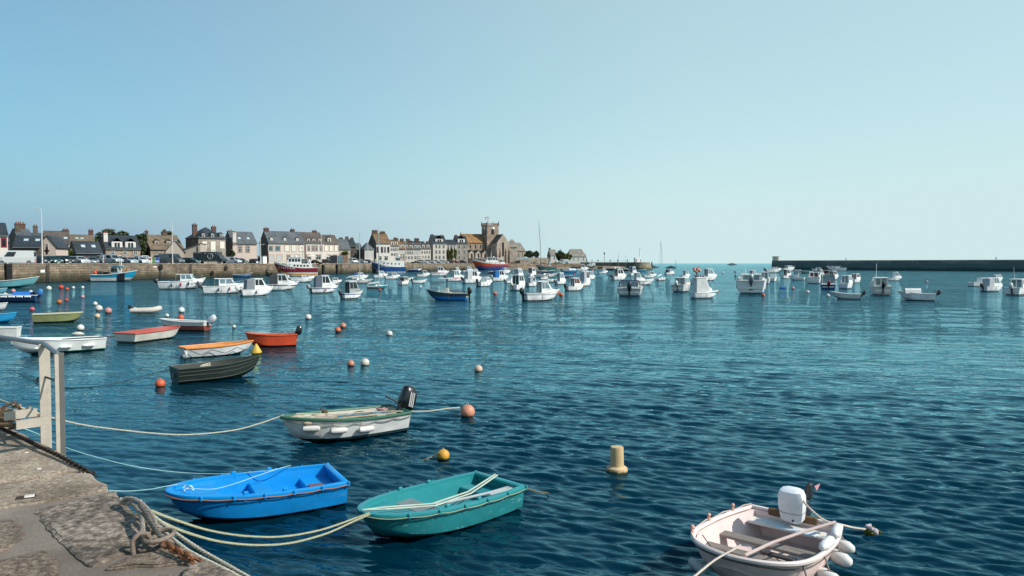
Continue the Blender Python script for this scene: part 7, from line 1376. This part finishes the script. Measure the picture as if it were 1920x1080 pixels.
# ---------------------------------------------------------------- ropes, chain, ring, ladder rail
def sag(a, b, drop, n=24, jx=0.):
    a, b = Vector(a), Vector(b); return [tuple(a.lerp(b, i/n)+Vector((0, 0, -drop*4*(i/n)*(1-i/n)))) for i in range(n+1)]
def rope(label, pts, r, mat, name='mooring_rope', group=None, smooth_=True, twist=True):
    P_ = [Vector(p) for p in pts]; out = []
    # Catmull-Rom through the points
    for i in range(len(P_)-1):
        p0, p1, p2, p3 = P_[max(i-1, 0)], P_[i], P_[i+1], P_[min(i+2, len(P_)-1)]
        for j in range(6):
            t = j/6; out.append(.5*((2*p1)+(-p0+p2)*t+(2*p0-5*p1+4*p2-p3)*t*t+(-p0+3*p1-3*p2+p3)*t**3))
    out.append(P_[-1]); mb = MB()
    if twist and r >= .009: # three-strand lay
        Ltot = 0; ds = [0]
        for a, b in zip(out, out[1:]): Ltot += (b-a).length; ds.append(Ltot)
        n = min(900, int(Ltot/(r*.9))+2); res = []
        k = 0
        for i in range(n+1):
            s = Ltot*i/n
            while k < len(ds)-2 and ds[k+1] < s: k += 1
            f = (s-ds[k])/max(ds[k+1]-ds[k], 1e-6); res.append((out[k].lerp(out[k+1], f), s))
        for st in range(3):
            q = []
            for i, (p, s) in enumerate(res):
                d = (res[min(i+1, n)][0]-res[max(i-1, 0)][0]).normalized(); up = Vector((0, 0, 1)); a = d.cross(up)
                a = a.normalized() if a.length > .05 else Vector((1, 0, 0)); b = a.cross(d); an = s/(r*5.)*2*PI/1.6+st*2*PI/3; q.append(p+(a*math.cos(an)+b*math.sin(an))*r*.5)
            mb.tube(q, r*.56, 5)
        # strands of one lay read as one rope
    else: mb.tube(out, r, 6)
    o = mb.build(name, mat, smooth=True); tag(o, label, 'rope', group); return o
LR = M('#c2bda9', .9, var=.2, vs=30, bmp=.4, bs=200); LG = M('#b0ae8e', .9, var=.2, vs=30, bmp=.4, bs=200); CY = M('#9cc8cc', .8); GR_ = 'ropes between the quay and the near boats'
gb = green_t.matrix_world if False else None
rope('long pale rope from the left edge to the green trimmed boat bow', [P(-140, 700, 1.6), P(0, 750, 1.5), P(60, 771, 1.35), P(125, 790, 1.1), P(200, 803, .85), P(330, 815, .55), P(430, 808, .45), P(490, 793, .5), P(532, 778, .6)], .013, LR, group=GR_)
rope('thin light blue line from the ladder to the blue dinghy rim', [P(-40, 776, 1.9), P(60, 809, 1.6), P(115, 836, 1.3), P(180, 857, .95), P(260, 876, .6), P(340, 886, .42), P(420, 888.5, .38), P(500, 883, .42), P(525, 878, .44)], .006, CY, group=GR_, twist=False)
rope('thin light blue line from the quay corner to the blue dinghy bow', [P(205, 920, 1.98), P(222, 921, 1.7), P(250, 920.5, 1.2), P(285, 917, .8), P(316, 911, .5), P(345, 908, .47), P(362, 916, .48)], .006, CY, group=GR_, twist=False)
rope('pale line lying across the blue dinghy to its far rim', [P(362, 916, .47), P(400, 917, .42), P(440, 907, .4), P(480, 893, .42), P(525, 878, .44), P(545, 873, .42)], .006, CY, group=GR_, twist=False)
rope('upper of the two hemp ropes slung from the quay to the teal dinghy', [P(283, 958, 1.95), P(320, 972, 1.55), P(390, 994, 1.0), P(460, 1005, .7), P(530, 1006, .52), P(600, 994, .44), P(660, 974, .42), P(692, 962, .45)], .012, LG, group=GR_)
rope('lower of the two hemp ropes slung from the quay to the teal dinghy', [P(300, 978, 1.95), P(345, 997, 1.5), P(410, 1015, 1.0), P(480, 1022, .68), P(545, 1018, .5), P(610, 1001, .42), P(660, 979, .42), P(694, 964, .45)], .012, LG, group=GR_)
rope('rope from the green trimmed boat stern to the big peach buoy', [P(555, 776, .55), P(640, 776, .47), P(700, 772, .44), P(752, 771, .42), P(800, 771, .36), P(838, 766, .34), P(862, 764, .28)], .013, LR, group=GR_)
rope('short brown rope from the teal dinghy stern into the water', [P(978, 908, .34), P(990, 916, .2), P(1008, 922, .1), P(1028, 925, .03), P(1020, 934, -.05)], .009, M('#7a6a50', .9), group=GR_)
rope('thick twin ropes hanging down the quay edge, upper one', [P(262, 940, NZ+.02), P(280, 962, NZ+.0), P(310, 986, NZ-.04), P(350, 1015, NZ-.08), P(400, 1046, NZ-.1), P(440, 1068, NZ-.1), P(470, 1086, NZ-.1), P(560, 1140, NZ-.1)], .013, LR, group='thick ropes running along the quay edge')
rope('thick twin ropes hanging down the quay edge, lower one', [P(268, 958, NZ+.02), P(300, 990, NZ-.0), P(340, 1024, NZ+.0), P(380, 1048, NZ-.03), P(420, 1067, NZ-.05), P(455, 1086, NZ-.08), P(560, 1150, NZ-.1)], .012, LR, group='thick ropes running along the quay edge')
rope('knotted thick rope looped over the corner stone', [P(268, 1004, NZ+.06), P(266, 975, NZ+.1), P(258, 955, NZ+.08), P(245, 942, NZ+.07), P(232, 936, NZ+.05), P(224, 938, NZ+.06), P(232, 944, NZ+.05), P(250, 946, NZ+.07), P(268, 960, NZ+.08), P(285, 985, NZ+.07), P(303, 1008, NZ+.06)], .0135, M('#a1968a', .95, var=.45, vs=45, bmp=.5, bs=200), group='knotted ropes round the corner stone')
rope('second strand of the knotted rope over the corner stone', [P(225, 944, NZ+.05), P(238, 934, NZ+.09), P(256, 938, NZ+.1), P(272, 950, NZ+.09), P(284, 966, NZ+.07), P(294, 985, NZ+.06), P(312, 996, NZ+.0)], .0135, M('#a1968a', .95, var=.45, vs=45, bmp=.5, bs=200), group='knotted ropes round the corner stone')
rope('dark speckled rope from the knot to the iron ring', [P(262, 948, NZ+.13), P(276, 965, NZ+.12), P(284, 982, NZ+.1), P(296, 1000, NZ+.09), P(306, 1010, NZ+.08)], .014, M('#6c665e', .9, var=.6, vs=60), group='knotted ropes round the corner stone')
rope('dark mooring line between the orange buoy and the green-black boat', [P(305, 722, .04), P(322, 716, .08), P(342, 690, .42)], .008, DROPE, group='dark mooring lines', twist=False)
rope('dark line trailing from the long white rowing boat across the water', [P(12, 690, .05), P(100, 724, .01), P(200, 722, .02), P(280, 702, .12), P(337, 690, .35)], .008, DROPE, group='dark mooring lines', twist=False)
rope('dark line from the green-black boat bow into the water', [P(487, 676, .5), P(520, 688, .12), P(560, 691, .02), P(640, 684, .05)], .008, DROPE, group='dark mooring lines', twist=False)
rope('dark line from the olive punt toward the small buoys', [P(155, 593, .4), P(172, 598, .1), P(190, 601, .02)], .01, DROPE, group='dark mooring lines', twist=False)
rope('dark line at the other end of the olive punt', [P(60, 596, .35), P(50, 604, .05), P(35, 607, .0)], .01, DROPE, group='dark mooring lines', twist=False)
rope('pale rope from the pink dinghy bow to the lower edge', [P(1388, 1022, .54), P(1375, 1030, .6), P(1340, 1050, .8), P(1300, 1082, .98), P(1240, 1130, 1.2)], .011, M('#cbbdb0', .9), group='ropes of the pink dinghy')
rope('thick pale rope from the pink dinghy stern to a weedy float', [P(1500, 930, .8), P(1515, 950, .7), P(1545, 975, .55), P(1575, 983, .45), P(1600, 989, .2), P(1622, 992, .08)], .013, M('#cbbdb0', .9), group='ropes of the pink dinghy')
rope('thin lashing hanging from the pink dinghy rim', [P(1317, 1003, .5), P(1333, 1025, .42), P(1348, 1043, .3), P(1385, 1058, .2), P(1430, 1050, .36), P(1455, 1046, .5), P(1480, 1080, .3)], .006, DROPE, group='ropes of the pink dinghy', twist=False)
p = P(1634, 1000); t = thing('weedy_float', 'clump of green weed and knotted rope floating at the end of a pale rope', 'float', p); crown((0, 0, .02), (.12, .09, .07), 700, .016, 31, M('#6d7220', .8), t, 'weed'); mb = MB(); mb.tube([(-.1, 0, .04), (-.04, .05, .09), (.02, 0, .06), (-.03, -.06, .07), (-.08, -.02, .1), (0, .03, .1)], .022, 7); mb.sph((.03, -.03, .03), .05, 8, 6); mb.build('knot', M('#b9aeb2', .9), t, smooth=True)
def chain(label, pts, size, mat, name='chain'):
    P_ = [Vector(p) for p in pts]; D_ = [0]
    for a, b in zip(P_, P_[1:]): D_.append(D_[-1]+(b-a).length)
    mb = MB(); n = int(D_[-1]/(size*.72)); k = 0
    for i in range(n):
        s = i*size*.72
        while k < len(D_)-2 and D_[k+1] < s: k += 1
        f = (s-D_[k])/(D_[k+1]-D_[k]); p = P_[k].lerp(P_[k+1], f); d = (P_[k+1]-P_[k]).normalized(); R = d.to_track_quat('X', 'Z').to_matrix().to_4x4() @ Matrix.Rotation((i % 2)*PI/2+.35, 4, 'X'); mb.m = Matrix.Translation(p) @ R
        w = size*.32; l = size*.5-w; pts2 = [(l*(1 if math.cos(a) > 0 else -1)+w*math.cos(a), w*math.sin(a), 0) for a in [2*PI*j/10+.01 for j in range(11)]]; mb.tube(pts2, size*.13, 5, False)
    o = mb.build(name, mat, smooth=True); tag(o, label, 'chain'); return o
chain('dark twisted chain stretched along the edge of the near quay', [P(-90, 772, NZ+.05), P(0, 802, NZ+.05), P(40, 820, NZ+.05), P(75, 838, NZ+.055), P(110, 854, NZ+.05), P(140, 870, NZ+.04), P(166, 884, NZ+.02), P(186, 896, NZ-.06)], .05, M('#33291f', .9, var=.4, vs=30))
chain('rusty chain hanging from the iron ring over the quay edge', [P(312, 1022, NZ+.06), P(335, 1035, NZ+.05), P(355, 1046, NZ+.04), P(375, 1058, NZ-.0), P(390, 1066, NZ-.1)], .06, M('#7a4a2c', .9, var=.5, vs=30))
chain('short pale chain from the yellow buoy into the water', [P(822, 850, .14), P(812, 856, .06), P(800, 861, .02), P(786, 866, -.04)], .05, M('#a49a84', .7), )
# iron mooring ring through its eye bolt
p = P(250, 1026, NZ+.04); t = thing('mooring_ring', 'heavy iron mooring ring through an eye bolt on the granite slab', 'mooring ring', (p.x, p.y, NZ+.045), 0)
IR = M('#8f7d70', .75, .2, var=.4, vs=14, bmp=.5, bs=60, dirt=.4); u_ = (P(318, 1012, NZ)-P(250, 1026, NZ)); an = math.atan2(u_.y, u_.x)
mb = MB(); mb.m = Matrix.Rotation(an, 4, 'Z'); mb.tube([(-.0, .0, -.05), (-.005, 0, .03), (.012, .0, .05), (.038, 0, .066), (.068, 0, .054), (.084, 0, .03), (.082, .0, .0)], .0135, 9); mb.build('eye_bolt', IR, t, smooth=True)
mb = MB(); mb.m = Matrix.Rotation(an, 4, 'Z') @ Matrix.Translation((.13, 0, .03)) @ Matrix.Rotation(-.12, 4, 'Y'); mb.torus((0, 0, 0), .078, .013, 'z', 26, 9); mb.build('ring', IR, t, smooth=True)
# ladder head with hand rail on the quay edge
GAL = M('#bdb2a4', .55, .1, var=.12, vs=6, dirt=.25, bmp=.15); e = (P(0, 796, NZ)-P(110, 848, NZ)).normalized(); inn = Vector((e.y, -e.x, 0)); inn = inn if inn.y < 0 and inn.x < 0 else -inn
BP = PD(106, 6.24, 0); AP = PD(80, 6.59, 0); t = thing('quay_ladder', 'beige steel ladder head with a tubular handrail standing over the near quay edge', 'ladder', (BP.x, BP.y, 0), math.atan2(inn.y, inn.x))
# local x = inland, local y = along edge
Minv = Matrix.Rotation(-math.atan2(inn.y, inn.x), 4, 'Z'); A_ = Minv @ (AP-BP); 
for (ox, oy, zt) in ((0, 0, 2.83), (A_.x, A_.y, 2.88)):
    hw = .044 if oy else .03
    mb = MB(); mb.box(ox-hw+.03, oy-.008, .3, ox+hw, oy+.008, zt); st_ = mb.build('stringer', GAL, t); MB().box(ox-hw-(0 if oy else .012), oy-.02, .3, ox-hw+.029, oy+.006, zt+.01).build('stringer_flange', GAL if oy else M('#5f5d5a', .6), st_)  # dark flange colour imitates the shade in the hollow of the channel
    mb = MB(); mb.box(ox+.06, oy-.03, 2.235, ox+.31, oy-.02, 2.3); mb.box(ox+.06, oy-.06, 2.3, ox+.31, oy-.02, 2.306); mb.build('wall_arm', GAL, t)
sgn = 1 if A_.y > 0 else -1
for i in range(7): MB().tube([(0, 0, 2.0-.28*i-.1), (A_.x, A_.y, 2.0-.28*i-.1)], .014, 6).build('rung', GAL, t)
mb = MB(); mb.tube([(0, 0, 2.83), (A_.x, A_.y, 2.88), (A_.x*1.2, sgn*2.6, 2.84)], .021, 10); mb.build('handrail', M('#8f9092', .4, .5), t, smooth=True)
mb = MB(); mb.tube([(A_.x+.06, A_.y-.02, 2.52), (A_.x+.05, A_.y-.03, 2.57), (A_.x+.01, A_.y-.05, 2.59), (A_.x-.04, A_.y*.6, 2.56), (.0, .0, 2.5)], .009, 7); mb.build('hoop', DGREY, t)
g = random.Random(9); c0 = P(22, 806, NZ+.06); mb = MB()
for k in range(9):
    a = g.uniform(0, 6.28); q = [(c0.x+g.uniform(-.22, .12)+.1*math.cos(a+j), c0.y+g.uniform(-.08, .1)+.08*math.sin(a+j), c0.z+.02+.02*k+.04*g.random()) for j in range(5)]; mb.tube(q, .017, 6)
o = mb.build('rope_tangle', M('#8a7358', .9, var=.4, vs=20)); tag(o, 'tangle of brown and blue ropes at the foot of the ladder head', 'rope')
for i, (px, py, rz) in enumerate(((16, 786, .4), (30, 800, 1.6))):
    t = thing('shackle', ('large rusty shackle standing up from the rope tangle', 'rusty shackle lying next to the ladder arm')[i], 'shackle', P(px, py, NZ+.2 if not i else NZ+.12), rz); mb = MB(); mb.tube([(-.07, 0, 0), (-.065, 0, .1), (0, 0, .16), (.065, 0, .1), (.07, 0, 0)], .014, 8); mb.tube([(-.1, 0, .0), (.1, 0, .0)], .014, 8); mb.build('bow', M('#6a5444', .8, .3, var=.4, vs=20), t, smooth=True)
    t.rotation_euler = ((0, .3, rz), (1.2, 0, rz))[i]
